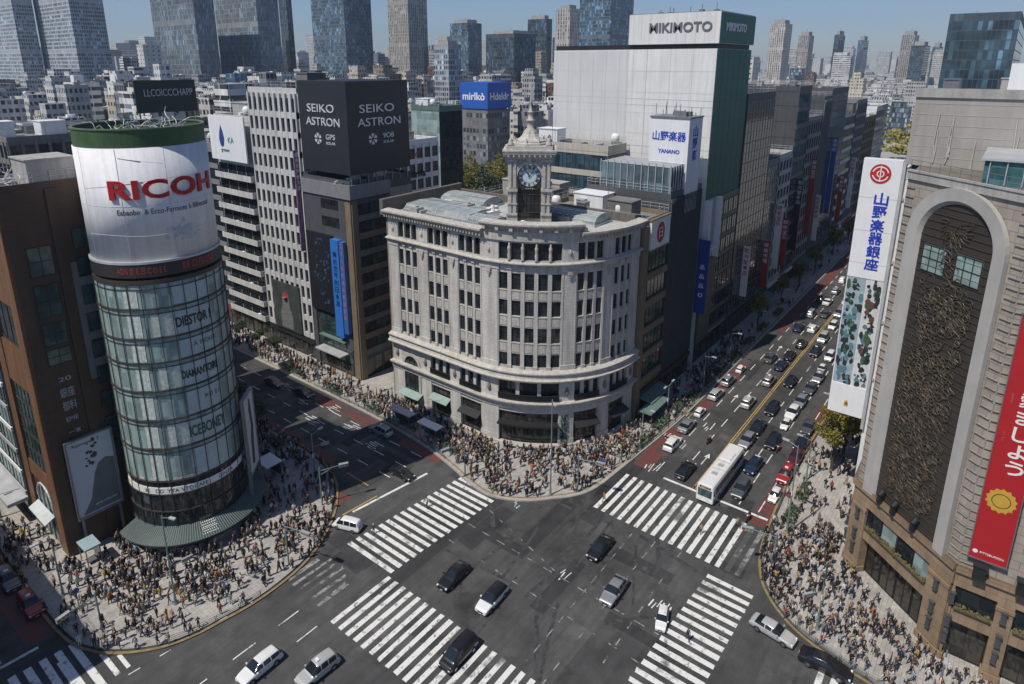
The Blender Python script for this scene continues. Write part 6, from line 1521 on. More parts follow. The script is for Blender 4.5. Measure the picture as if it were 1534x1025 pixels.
# glass block with a pale roof sign, avenue north side back row, and others are plain city blocks
rc_ = random.Random(21)
plots = []
def streets(x0, x1, y0, y1):
    return (y0 < 46.5 and y1 > 9.5) or (x0 < 75.5 and x1 > 51.5 and y1 > 0) or (x0 < 19.8) or y1 < -34 and x0 < 113
x = -400.
for step, dmin, dmax in ((12., 60., 430.), (17., 430., 1400.), (38., 1400., 4300.)):
    n = int(dmax/step)+2
    for i in range(-n, n+1):
        for j in range(-n, n+1):
            x0 = i*step+rc_.uniform(0, step*.12); y0 = j*step+rc_.uniform(0, step*.12)
            cx, cy = x0+step*.42, y0+step*.42; d = hypot(cx, cy)
            if not dmin <= d < dmax: continue
            az = atan2(cy, cx)
            p = proj((cx, cy, 20.))
            if p[2] < 20 or not -90 < p[0] < 1620: continue
            w_ = step*rc_.uniform(.66, .9); l_ = step*rc_.uniform(.66, .9)
            h = rc_.choice([rc_.uniform(9, 24), rc_.uniform(14, 30), rc_.uniform(20, 38)])
            if rc_.random() < .02: h = rc_.uniform(40, 56) if d < 420 else rc_.uniform(50, 90)
            if 190 < d < 640 and p[0] < 850: h = rc_.choice([rc_.uniform(14, 30), rc_.uniform(26, 44), rc_.uniform(36, 53)])
            elif d > 420 and p[0] <= 1120: h = rc_.uniform(10, 34) if rc_.random() < .95 else rc_.uniform(44, 75)
            if p[0] > 1120: h = rc_.uniform(10, 26) if d < 600 else rc_.uniform(8, 28) if rc_.random() < .985 else rc_.uniform(40, 66)
            if d > 1400: h = rc_.uniform(10, 34) if rc_.random() < .93 else rc_.uniform(50, 125)*(1 if p[0] < 1120 else .8)
            if d < 420 and 600 < p[0] < 1120: h = min(h, 38)
            plots.append((d, x0, x0+w_, y0, y0+l_, h))
plots.sort()
place = lambda u, d: ('past the dark box sign' if u < 600 and d < 260 else 'above the round building' if u < 330 and d < 520 else 'beyond the white ribbed tower' if u < 600 else 'behind the clock tower' if u < 840 else 'behind the white jewel house' if u < 1120 else 'over the far end of the avenue' if u < 1300 else 'beyond the arched screen store')
n_city = 0; far = [MB() for _ in FM]
for d, x0, x1, y0, y1, h in plots:
    if streets(x0, x1, y0, y1) or hit(x0, x1, y0, y1): continue
    c = cols_of(x0, x1, y0, y1, h)
    if not c: continue
    a, b = max(0, int(c[0])), min(1533, int(c[1])+1)
    if b <= 2 or a >= 1531 or c[3] > 1020: continue
    if all(prof[i] < c[3]-5 for i in range(a, b+1)): continue
    vis = sum(max(0, prof[i]-c[3]) for i in range(a, b+1))
    cover(x0, x1, y0, y1, h)
    k = rc_.choices(range(len(FM)), (11, 6, 4, 3, 1.8, 1.2, .8, .8, .5, 6))[0]
    w_, l_ = x1-x0, y1-y0
    parts = [(x0, x1, y0, y1, -.04, h)]
    if rc_.random() < .45 and h > 16: s = rc_.uniform(.1, .3); parts.append((x0+w_*s*rc_.random(), x1-w_*s, y0+l_*s, y1-l_*s*rc_.random(), h, h+rc_.uniform(2.6, 7)))
    if n_city < 292 and vis > 60:
        n_city += 1
        tone = FM[k][0]; hw = 'low' if h < 20 else 'mid-height' if h < 34 else 'tall'
        rf = rc_.choice(['a water tank', 'a stair house', 'cooling units', 'a mast', 'ducts', 'a railing'])
        sec = place((a+b)/2, d)
        t = thing('city_building', f'{hw} {tone} building, {rf} on top, {sec}', 'building', ((x0+x1)/2, (y0+y1)/2, 0), 'city buildings '+sec)
        mb = MB()
        for q in parts: mb.box(*q)
        for q in ((x0-.1, x1+.1, y0-.1, y0+.2), (x0-.1, x1+.1, y1-.2, y1+.1), (x0-.1, x0+.2, y0+.2, y1-.2), (x1-.2, x1+.1, y0+.2, y1-.2)): mb.box(*q, h-.3, h+.8)
        mb.build('wall', FM[k][1], t)
        mb = MB(); zz = h+.02
        def unit(sx, sy, sz, m_=None):
            X = rc_.uniform(x0+1+sx, max(x0+1.1+sx, x1-1-sx)); Y = rc_.uniform(y0+1+sy, max(y0+1.1+sy, y1-1-sy)); mb.box(X-sx, X+sx, Y-sy, Y+sy, zz, zz+sz); return X, Y
        if 'tank' in rf:
            X, Y = rc_.uniform(x0+2.5, x1-2.5), rc_.uniform(y0+2.5, y1-2.5); mb.lathe([(.01, 1), (1.2, 1), (1.2, 3.2), (.01, 3.5)], (X, Y, zz), 12); mb.build('water_tank', WHITEP, t)
        elif 'stair' in rf: unit(rc_.uniform(1.4, 2.4), rc_.uniform(1.4, 2.6), rc_.uniform(2.6, 4)); mb.build('stair_house', rc_.choice([WHITE, CONC, WHITEP]), t)
        elif 'mast' in rf:
            X, Y = rc_.uniform(x0+2.5, x1-2.5), rc_.uniform(y0+2.5, y1-2.5); mb.tube((X, Y, zz), (X, Y, zz+rc_.uniform(5, 10)), .14, .06, 5); mb.tube((X-1, Y, zz+3), (X+1, Y, zz+3), .06, n=4); mb.box(X-.8, X+.8, Y-.8, Y+.8, zz, zz+1.4); mb.build('antenna', GREYM, t)
        mb = MB()
        for q in range(rc_.randint(2, 6)): unit(rc_.uniform(.4, 1.3), rc_.uniform(.4, 1.), rc_.uniform(.7, 1.9))
        mb.build('air_conditioner', rc_.choice([WHITEP, GREYM, CONC, PALEM]), t)
        if 'rail' in rf: rail(t, x0+.4, x1-.4, y0+.4, y1-.4, h+.8, GREYM, 1.2, 3)
    else:
        for q in parts: far[k].box(*q)
        if d < 1500:
            for q in range(4): s = rc_.uniform(.6, 1.8); X, Y = rc_.uniform(x0+s, x1-s), rc_.uniform(y0+s, y1-s); far[k].box(X-s, X+s, Y-s, Y+s, h, h+rc_.uniform(1, 3.6))
mb = MB(); mats_ = []
for k, q in enumerate(far):
    b = len(mb.v); mb.v += q.v; mb.f += [[i+b for i in f] for f in q.f]; mb.m += [k]*len(q.f); mb.sm += q.sm; mats_.append(FM[k][1])
tag(mb.build('far_city', mats_), 'hazy mass of far low city buildings reaching to the horizon', kind='stuff')
print('CITY', n_city, len(mb.f))
# ------------------------------------------------------------------ trees, hedges, lamps, street furniture
def leaf_mat(name, c1, c2):
    m = mat(name, c1, .6, var=0); t = m.node_tree; N = t.nodes.new; L = t.links.new; b = t.nodes['Principled BSDF']
    g = N('ShaderNodeNewGeometry'); n = N('ShaderNodeTexNoise'); n.inputs['Scale'].default_value = .9; n.inputs['Detail'].default_value = 4; L(g.outputs['Position'], n.inputs['Vector'])
    a = N('ShaderNodeMath'); a.operation = 'ADD'; L(n.outputs[0], a.inputs[0]); w_ = N('ShaderNodeMath'); w_.operation = 'MULTIPLY'; w_.inputs[1].default_value = .35; L(g.outputs['Random Per Island'], w_.inputs[0]); L(w_.outputs[0], a.inputs[1])
    r = N('ShaderNodeMapRange'); r.inputs[1].default_value = .4; r.inputs[2].default_value = .95; L(a.outputs[0], r.inputs[0])
    k = N('ShaderNodeMix'); k.data_type = 'RGBA'; k.inputs[6].default_value = (*c1, 1); k.inputs[7].default_value = (*c2, 1); L(r.outputs[0], k.inputs[0]); L(k.outputs[2], b.inputs['Base Color'])
    return m
LF_Y = leaf_mat('leaf_yellow_green', (.06, .075, .012), (.27, .21, .025)); LF_G = leaf_mat('leaf_green', (.018, .04, .015), (.06, .09, .03)); LF_H = leaf_mat('leaf_hedge', (.02, .04, .02), (.07, .10, .04))
BARK = mat('bark', (.06, .045, .035), .9, var=.3, scale=4)
def make_tree(name, label, h, r, lf, seed, n=2200, ls=.28):
    q = random.Random(seed); t = thing(name, label, 'tree')
    tr = MB(); hb = h*.32
    tr.tube((0, 0, -.02), (.05*h*.1, 0, hb), .018*h+.06, .012*h+.05, 8)
    cl = []
    for k in range(9):
        a = k*2.4+q.uniform(-.4, .4); z0 = hb*q.uniform(.75, 1.05); p0 = Vector((.005*h, 0, min(z0, hb))); z1 = h*q.uniform(.45, .9); rr = r*q.uniform(.35, .8)*(1-.4*abs(z1/h-.6))
        p1 = Vector((rr*cos(a), rr*sin(a), z1)); pm = (p0+p1)/2+Vector((q.uniform(-.2, .2), q.uniform(-.2, .2), .08*h))
        tr.tube(p0, pm, .008*h+.02, .006*h+.015, 6); tr.tube(pm, p1, .006*h+.015, .02, 6); cl += [p1, pm*.4+p1*.6]
    cl.append(Vector((0, 0, h*.93)))
    tr.build('trunk', BARK, t)
    cr = MB()
    for k in range(n):
        c = q.choice(cl); d = Vector((q.gauss(0, 1), q.gauss(0, 1), q.gauss(0, .8))); d = d.normalized()*(q.random()**.5)*r*.34
        p = c+d; s = ls*q.uniform(.55, 1.25)
        a = Vector((q.uniform(-1, 1), q.uniform(-1, 1), q.uniform(-.6, .6))).normalized()*s; b = a.orthogonal().normalized(); b = (Matrix.Rotation(q.random()*6.28, 3, a.normalized()) @ b)*s*.6
        cr.add([p-a, p+b, p+a, p-b], [(0, 1, 2, 3)])
    cr.build('crown', lf, t); return t
def hide_proto(t): pass
T1 = make_tree('street_tree', 'large yellow green tree on the pavement under the blade sign', 13., 3.7, LF_Y, 1, 4600, .2); T1.location = (99.0, 14.2, .15)
T2 = make_tree('street_tree', 'dark green bushy tree beside the round building flank', 8, 3.4, LF_G, 2, 3400, .21); T2.location = (48.6, 92, .15)
T3 = make_tree('street_tree', 'slim yellow green avenue tree nearest the jewel house', 9, 2.6, LF_Y, 3, 1500, .27); T3.location = (150, 41.5, .15)
def place_tree(src, x, y, label, rz=0., s=1., group=None, z=.15):
    c = copy_tree(src, (x, y, z), rz); c.scale = (s, s, s*1.02); c['label'] = label
    if group: c['group'] = group
    elif 'group' in c: del c['group']
    return c
place_tree(T1, 103.8, 13.6, 'yellow green tree just behind the large one under the blade sign', 2., .9)
place_tree(T1, 112, 15.6, 'yellow green tree on the south pavement past the blade sign', 4., .75)
place_tree(T2, 49.4, 98.5, 'second dark green tree from the round building along its kerb', 1.4, .95); place_tree(T2, 50, 106, 'third dark green tree from the round building along its kerb', 3., 1.05)
for i, (x, lab) in enumerate(((168, 'avenue tree before the narrow white building'), (186, 'avenue tree before the black glazed tower'), (203, 'avenue tree before the grey building with a roof board'), (225, 'avenue tree before the blue glass building'), (248, 'avenue tree before the pale striped building'), (275, 'avenue tree before the brown tiled building'), (305, 'avenue tree before the white framed building'))): place_tree(T3, x, 41.4, 'slim yellow green '+lab, i*1.3, rng.uniform(.8, 1.15), 'avenue trees')
for i, (x, y, s) in enumerate(((70.6, 118, .5), (70.6, 124, .45), (70.4, 131, .5), (70.5, 139, .55))): place_tree(T2, x, y, ['small dark green tree before the white ribbed tower poster', 'small dark green tree between the ribbed tower and balcony building', 'small dark green tree before the balcony building', 'farthest small dark green tree on the cross street'][i], i*1.1, s)
for i, (x, y, s, g_) in enumerate(((175, 160, 1.3, 0), (186, 167, 1.2, 1), (196, 174, 1.5, 0), (206, 180, 1.2, 1), (190, 156, 1.6, 0), (211, 168, 1.2, 1), (219, 181, 1.5, 0), (201, 161, 1.15, 1))):
    lab = ['nearest tree', 'second tree', 'third tree', 'fourth tree', 'fifth tree', 'sixth tree', 'seventh tree', 'eighth tree'][i]
    place_tree((T2, T1)[g_], x, y, f'{lab} of the {("dark", "yellowish")[g_]} grove behind the clock store', i*.9, s*1.5, 'grove behind the clock store', 0)
# distant tree cover
mb = MB(); q = random.Random(4)
for k in range(70):
    u = q.uniform(1290, 1400); dd = q.uniform(420, 1000); r_0 = ray(u, HORV); r_0.z = 0; r_0.normalize(); c = r_0*dd; z = q.uniform(8, 14); rr = q.uniform(4, 8)
    for j in range(60):
        d = Vector((q.gauss(0, 1), q.gauss(0, 1), abs(q.gauss(0, .8)))).normalized()*rr*q.random()**.3; p = Vector((c.x, c.y, z))+d; s = q.uniform(.7, 1.6)
        a = Vector((q.uniform(-1, 1), q.uniform(-1, 1), q.uniform(-.5, .5))).normalized()*s; b = a.orthogonal().normalized()*s; mb.add([p-a, p+b, p+a, p-b], [(0, 1, 2, 3)])
tag(mb.build('far_tree_cover', LF_Y), 'far green tree cover scattered between the low roofs', kind='stuff')
# clipped hedges in kerb planters
def planter(x0, x1, y0, y1, lab, seed):
    q = random.Random(seed); t = thing('planter', lab, 'planter', ((x0+x1)/2, (y0+y1)/2, .15), 'kerb planters')
    m = MB(); m.box(x0, x1, y0, y1, .14, .55); m.build('trough', KERBM, t)
    m = MB()
    for k in range(int((x1-x0)*(y1-y0)*60)):
        p = Vector((q.uniform(x0-.1, x1+.1), q.uniform(y0-.1, y1+.1), .5+q.random()*.75)); s = q.uniform(.1, .2); a = Vector((q.uniform(-1, 1), q.uniform(-1, 1), q.uniform(-1, 1))).normalized()*s; b = a.orthogonal().normalized()*s; m.add([p-a, p+b, p+a, p-b], [(0, 1, 2, 3)])
    m.build('foliage', LF_H, t)
for i, x in enumerate((86, 92.5, 99, 105.5, 112, 119, 127, 136, 146, 158)): planter(x, x+4.6, 39.6 if x < 100 else 39.2, 40.8 if x < 100 else 40.4, 'hedge planter on the '+('avenue kerb across from the bakery', 'avenue kerb before the dark shop', 'avenue kerb by the parked white cars', 'avenue kerb before the jewel house')[min(3, i//2)], i)
for i, y in enumerate((62, 72, 81, 92, 103)): planter(66.6+(0.4 if y > 70 else -.3), 67.7+(0.4 if y > 70 else -.3), y, y+3.6, 'hedge planter on the cross street kerb beside the clock store', 30+i)
for i, y in enumerate((79, 85, 91)): planter(50., 51.3, y, y+4, 'hedge planter on the kerb beside the round building', 40+i)
for i, x in enumerate((82, 88)): planter(x, x+4, 15.4, 16.6, 'hedge planter on the kerb under the arched store', 50+i)
# lamp posts and signals
POLE = mat('pole_teal_grey', (.20, .27, .27), .45, .3, var=.15)
def lamp(lab, x, y, h, arm=None, sig=None):
    t = thing('street_lamp', lab, 'street lamp', (x, y, .15))
    m = MB(); m.tube((x, y, .1), (x, y, 1.2), .17, .15, 10); m.tube((x, y, 1.2), (x, y, h), .11, .075, 10); m.lathe([(.01, 0), (.26, 0), (.26, .12), (.12, .3)], (x, y, .15), 10); m.build('pole', POLE, t)
    ax = arm or (1, 0); L_ = 1.3
    m = MB()
    for s in (1, -1) if not arm else (1,): m.tube((x, y, h-.25), (x+ax[0]*L_*s, y+ax[1]*L_*s, h+.1), .05, .04, 6)
    m.build('arm', POLE, t)
    for s in (1, -1) if not arm else (1,):
        m = MB(); m.obox((x+ax[0]*(L_+.3)*s, y+ax[1]*(L_+.3)*s, h+.12), (ax[0], ax[1], 0), (-ax[1], ax[0], 0), .42, .16, .08); m.build('lamp_head', PALEM, t)
    m = MB(); m.box(x-.16, x+.16, y-.05, y+.05, h*.45, h*.45+.7); m.build('plate', WHITEP, t)
    if sig:
        zz = 5.2; m = MB(); m.tube((x, y, zz), (x+sig[0]*1.4, y+sig[1]*1.4, zz), .05, n=6); m.build('signal_arm', POLE, t)
        c = Vector((x+sig[0]*1.9, y+sig[1]*1.9, zz)); sx = Vector((sig[0], sig[1], 0)); ny = Vector((-sig[1], sig[0], 0))
        m = MB(); m.obox(c, sx, ny, .62, .12, .22); b = m.build('signal_head', mat('signal_grey', (.30, .32, .32), .5), t)
        for k, cc in enumerate(((.02, .25, .12), (.3, .2, .02), (.35, .02, .02))):
            m = MB(); n = 12; p = c+sx*(-.4+.4*k)
            for sd_ in (1, -1):
                m.add([p+ny*(.13*sd_)+sx*(.15*cos(2*pi*i/n))+Vector((0, 0, .15*sin(2*pi*i/n))) for i in range(n)], [tuple(range(n))])
            m.build('lens', mat('lens%d' % k, cc, .3, var=0), b)
    return t
lamp('tall teal lamp post at the pavement tip below the clock store', 67.6, 44.6, 15.4, (-.7, -.7))
lamp('teal lamp post on the pavement in front of the round building', 24.8, 67.4, 12.0, (.3, -.95), (1, -.1))
lamp('teal lamp post beside the round building on the cross street', 49.4, 74.9, 7.4, (1, 0), (.9, -.4))
lamp('tall teal lamp post at the kerb before the arched store by the avenue stop line', 80.4, 15.6, 13.2, (.2, 1))
lamp('teal lamp post among the crowd below the arched store', 66.6, 8.6, 9.0, (-1, .2), (-.8, .6))
lamp('short teal lamp post at the street corner by the black parked saloon', 63.9, -2.6, 7.0, (-1, 0))
lamp('white armed lamp post on the avenue kerb by the clock store', 88.5, 40.7, 6.0, (0, -1))
lamp('white armed lamp post near the bakery awning', 98.8, 40.9, 6.0, None)
for i, x in enumerate((112, 126, 142, 160, 182)): lamp('avenue lamp post '+['by the dark fin shop', 'before the jewel house', 'before the dark glass office', 'before the low green building', 'before the black glazed tower'][i], x, 39.6, 7, (0, -1))
lamp('lamp post on the cross street kerb before the clock store arch', 67.6, 77.5, 6.5, (-1, 0), (-.9, -.4)); lamp('lamp post on the cross street kerb before the slate building', 68, 99, 6.5, (-1, 0))
for i, x in enumerate((94, 110, 130)): lamp('south avenue lamp post '+['under the blade sign', 'beyond the blade sign trees', 'farthest along the south kerb'][i], x, 16.6, 7, (0, 1))
lamp('lamp post by the kerb of the brown tiled building', 17.3, 79, 8, (-1, 0)); lamp('lamp post on the side street beside the green glazed block', 17.2, 101, 8, (-1, 0))
# bus shelter, canopy by the bakery, kiosks
def shelter(lab, x, y, lx, ly, col):
    t = thing('bus_shelter', lab, 'shelter', (x, y, .15)); m = MB(); m.box(x-lx, x+lx, y-ly, y+ly, 2.75, 2.95); m.build('roof', col, t)
    m = MB()
    for a in (-1, 1):
        for b in (-1, 1): m.tube((x+a*lx*.85, y+b*ly*.85, .1), (x+a*lx*.85, y+b*ly*.85, 2.76), .06, n=6)
    m.build('post', GREYM, t)
    m = MB()
    if lx > ly: m.box(x-lx*.9, x+lx*.9, y+ly*.8, y+ly*.85, .4, 2.5)
    else: m.box(x+lx*.8, x+lx*.85, y-ly*.9, y+ly*.9, .4, 2.5)
    m.build('glass_screen', GLASSG, t)
    m = MB(); m.box(x-lx*.6, x+lx*.6, y-ly*.4, y+ly*.4, .5, .62); m.build('seat', GREYM, t)
p = G(683, 645); shelter('white roofed bus shelter on the kerb below the clock store', 67.4, 68.4, .8, 2.2, WHITEP)
p = G(650, 625); shelter('grey roofed bus shelter behind the white roofed one', 67.6, 75.2, .8, 2.6, PALEM)
shelter('green roofed shelter beside the bakery awning', 96.0, 42.2, 3.6, 1.2, mat('awning_green', (.12, .19, .17), .6, var=.2))
shelter('white canopied stall on the flank of the round building', 45.2, 80.2, 1.3, 1.6, WHITEP)
shelter('small subway canopy with a blue white roof before the brown building', 21.6, 82.2, .9, 1.3, mat('teal_white', (.30, .40, .44), .5))

# signals, signs, guard rails
def signal(lab, x, y, d, h=5.6, L_=3.2):
    t = thing('traffic_signal', lab, 'traffic signal', (x, y, .15)); d = Vector((d[0], d[1], 0)).normalized(); n = Vector((-d.y, d.x, 0))
    m = MB(); m.tube((x, y, .1), (x, y, h+.5), .11, .08, 10); m.build('pole', POLE, t)
    m = MB(); m.tube((x, y, h), Vector((x, y, h+.3))+d*L_, .055, .04, 6); m.tube((x, y, h-.7), Vector((x, y, h+.2))+d*L_*.6, .03, n=5); m.build('arm', POLE, t)
    c = Vector((x, y, h+.15))+d*(L_+.1); m = MB(); m.obox(c, d, n, .66, .12, .22); m.obox(c+Vector((0, 0, .26)), d, n, .66, .2, .03); b = m.build('signal_head', mat('signal_grey', (.30, .32, .32), .5), t)
    for k, cc in enumerate(((.02, .25, .12), (.3, .2, .02), (.35, .02, .02))):
        m = MB(); p = c+d*(-.42+.42*k)
        for s in (1, -1): m.add([p+n*(.13*s)+d*(.15*cos(2*pi*i/12))+Vector((0, 0, .15*sin(2*pi*i/12))) for i in range(12)], [tuple(range(12))])
        m.build('lens', mat('lens%d' % k, cc, .3, var=0), b)
    m = MB(); m.obox((x+n.x*.25, y+n.y*.25, 2.9), d, n, .17, .14, .36); m.build('walk_signal', DARKM, t)
signal('traffic signal at the kerb of the round building by the cross street stop line', 46.0, 68.6, (1, -.6))
signal('traffic signal on the clock store kerb beside the first zebra crossing', 63.4, 57.2, (-1, .3))
signal('traffic signal on the clock store kerb by the avenue zebra crossing', 70.6, 41.9, (.2, -1))
signal('traffic signal at the arched store kerb by the avenue zebra crossing', 71.6, 14.9, (-.3, 1))
signal('traffic signal at the round building kerb over the faded markings', 36.5, 62.6, (.2, -1))
signal('traffic signal at the kerb by the side street zebra crossing', 17.8, 69.0, (-1, -.2))
def road_sign(lab, x, y, c, face, h=2.9):
    t = thing('road_sign', lab, 'road sign', (x, y, .15)); f = Vector((face[0], face[1], 0)).normalized(); u = Vector((0, 0, 1)).cross(f)
    m = MB(); m.tube((x, y, .1), (x, y, h+.35), .04, n=6); m.build('post', GREYM, t)
    m = MB(); c_ = Vector((x, y, h))+f*.06; m.add([c_+u*(.36*cos(2*pi*i/18))+Vector((0, 0, .36*sin(2*pi*i/18))) for i in range(18)]+[c_-f*.03+u*(.36*cos(2*pi*i/18))+Vector((0, 0, .36*sin(2*pi*i/18))) for i in range(18)], [tuple(range(18)), tuple(range(35, 17, -1))]+[(i, 18+i, 18+(i+1) % 18, (i+1) % 18) for i in range(18)]); m.build('disc', c, t)
BLU, RDS = mat('sign_blue', (.03, .08, .30), .5), mat('sign_red', (.32, .03, .03), .5)
for i, (x, y, c, f, lab) in enumerate(((52.9, 78.5, RDS, (0, 1), 'red round road sign on the round building kerb'), (65.4, 70.5, BLU, (0, -1), 'blue round road sign before the white bus shelter'), (76, 41.1, BLU, (-1, 0), 'blue round road sign on the avenue kerb by the clock store'), (84.5, 16.7, RDS, (1, 0), 'red round road sign behind the tall kerb lamp post'), (106, 40.2, RDS, (-1, 0), 'red round road sign before the dark fin shop'), (17.6, 75, BLU, (0, -1), 'blue round road sign on the side street kerb'), (64.9, 1.5, RDS, (0, 1), 'red round road sign below the arched store'), (28.5, 62.9, BLU, (-1, 0), 'blue round road sign on the curved kerb of the round building'))): road_sign(lab, x, y, c, f)
def guard(pts, where):
    GR_ = mat('rail_green_grey', (.13, .17, .16), .5, .2)
    for i in range(0, len(pts)-1):
        (a, b), (c, d) = pts[i], pts[i+1]
        t = thing('guard_rail', 'grey green guard rail panel on the kerb '+where, 'guard rail', (a, b, .15), 'guard rails '+where)
        k = .94; c, d = a+(c-a)*k, b+(d-b)*k
        m = MB(); m.tube((a, b, .1), (a, b, .95), .04, n=6); m.tube((c, d, .1), (c, d, .95), .04, n=6); m.build('post', GR_, t)
        m = MB()
        for z in (.45, .68, .9): m.tube((a, b, z), (c, d, z), .028, n=5)
        m.build('rail', GR_, t)
def walk(line_, off, keep, st=2.6):
    P = [p for p in offset_line(line_, off) if keep(p)]; out = [P[0]]
    for p in P[1:]:
        while hypot(p[0]-out[-1][0], p[1]-out[-1][1]) > st:
            d = Vector((p[0]-out[-1][0], p[1]-out[-1][1])).normalized()*st; out.append((out[-1][0]+d.x, out[-1][1]+d.y))
    return out
guard(walk(wakK, .42, lambda p: 82 < p[0] < 140 and p[1] < 42), 'along the avenue by the bakery')
guard(walk(wakK, .42, lambda p: 62 < p[1] < 100 and p[0] < 68), 'beside the clock store arch')
guard(walk(sanK, -.42, lambda p: 74 < p[1] < 100 and p[0] > 45), 'beside the round building flank')
guard(walk(sanK, -.42, lambda p: p[1] < 63.2 and p[0] < 34), 'along the curve before the round building')
guard(walk(mitK, -.42, lambda p: 82 < p[0] < 106), 'under the blade sign')
guard(walk(mitK, -.42, lambda p: p[1] < 11 and p[1] > -12), 'below the arched store')
# ------------------------------------------------------------------ vehicles
TYRE = mat('tyre', (.02, .02, .02), .85, var=.1); RIM = mat('rim', (.35, .35, .36), .35, .8, var=0)
CARG = mat('car_glass', (.012, .016, .02), .05, var=0, spec=.7); LAMPW = mat('headlamp', (.75, .77, .8), .15, var=0); LAMPR = mat('tail_lamp', (.18, .01, .01), .25, var=0); PLATE = mat('number_plate', (.75, .75, .72), .5, var=0)
CHROME = mat('car_trim', (.03, .03, .032), .35, .4, var=0)
def paint(name, c, metal=0.):
    m = mat('paint_'+name, c, .28, metal, var=.03); m.node_tree.nodes['Principled BSDF'].inputs['Coat Weight'].default_value = .5; m.node_tree.nodes['Principled BSDF'].inputs['Coat Roughness'].default_value = .06; return m
PC = {'white': paint('white', (.68, .68, .67)), 'black': paint('black', (.012, .012, .014)), 'silver': paint('silver', (.36, .37, .38), .5), 'grey': paint('grey', (.11, .115, .12), .4), 'dark blue': paint('dark_blue', (.02, .035, .08), .3), 'red': paint('red', (.30, .025, .02)), 'yellow': paint('yellow', (.55, .36, .05)), 'green': paint('green', (.03, .12, .07)), 'dark red': paint('dark_red', (.10, .015, .02), .2), 'pearl': paint('pearl', (.52, .52, .50), .3)}
def interp(tab, x):
    if x <= tab[0][0]: return tab[0][1]
    for (a, p), (b, q) in zip(tab, tab[1:]):
        if x <= b: t = (x-a)/(b-a); return p+(q-p)*t
    return tab[-1][1]
def smooth_tab(tab, x, w=.09): return (interp(tab, x-w)+2*interp(tab, x)+interp(tab, x+w))/4
KINDS_ = {   # x from tail to nose: belt line, roof line, half width
 'saloon': dict(L=4.75, W=.88, belt=[(-2.38, .62), (-2.3, .92), (-1.7, 1.0), (1.0, .93), (2.1, .74), (2.3, .64), (2.38, .5)], roof=[(-1.85, 1.0), (-1.05, 1.38), (-.3, 1.45), (.25, 1.42), (1.1, .93)], wb=(-1.4, 1.45), gl=(-1.05, .25), side=(-1.5, .85)),
 'estate': dict(L=4.6, W=.88, belt=[(-2.3, .6), (-2.25, .98), (1.05, .97), (2.0, .8), (2.25, .66), (2.3, .5)], roof=[(-2.22, 1.0), (-1.85, 1.46), (-.6, 1.55), (.25, 1.51), (1.15, .97)], wb=(-1.35, 1.42), gl=(-1.85, .25), side=(-1.9, .9)),
 'van': dict(L=4.7, W=.9, belt=[(-2.35, .6), (-2.32, 1.1), (1.5, 1.08), (2.15, .9), (2.3, .72), (2.35, .5)], roof=[(-2.3, 1.1), (-2.15, 1.85), (-.6, 1.95), (.75, 1.88), (1.62, 1.08)], wb=(-1.4, 1.45), gl=(-2.15, .75), side=(-2.1, 1.25)),
 'cab': dict(L=4.5, W=.88, belt=[(-2.25, .6), (-2.2, 1.0), (1.0, .98), (1.95, .86), (2.2, .7), (2.25, .5)], roof=[(-2.15, 1.0), (-1.8, 1.62), (-.6, 1.74), (.3, 1.70), (1.1, .98)], wb=(-1.35, 1.4), gl=(-1.8, .3), side=(-1.8, .85)),
}
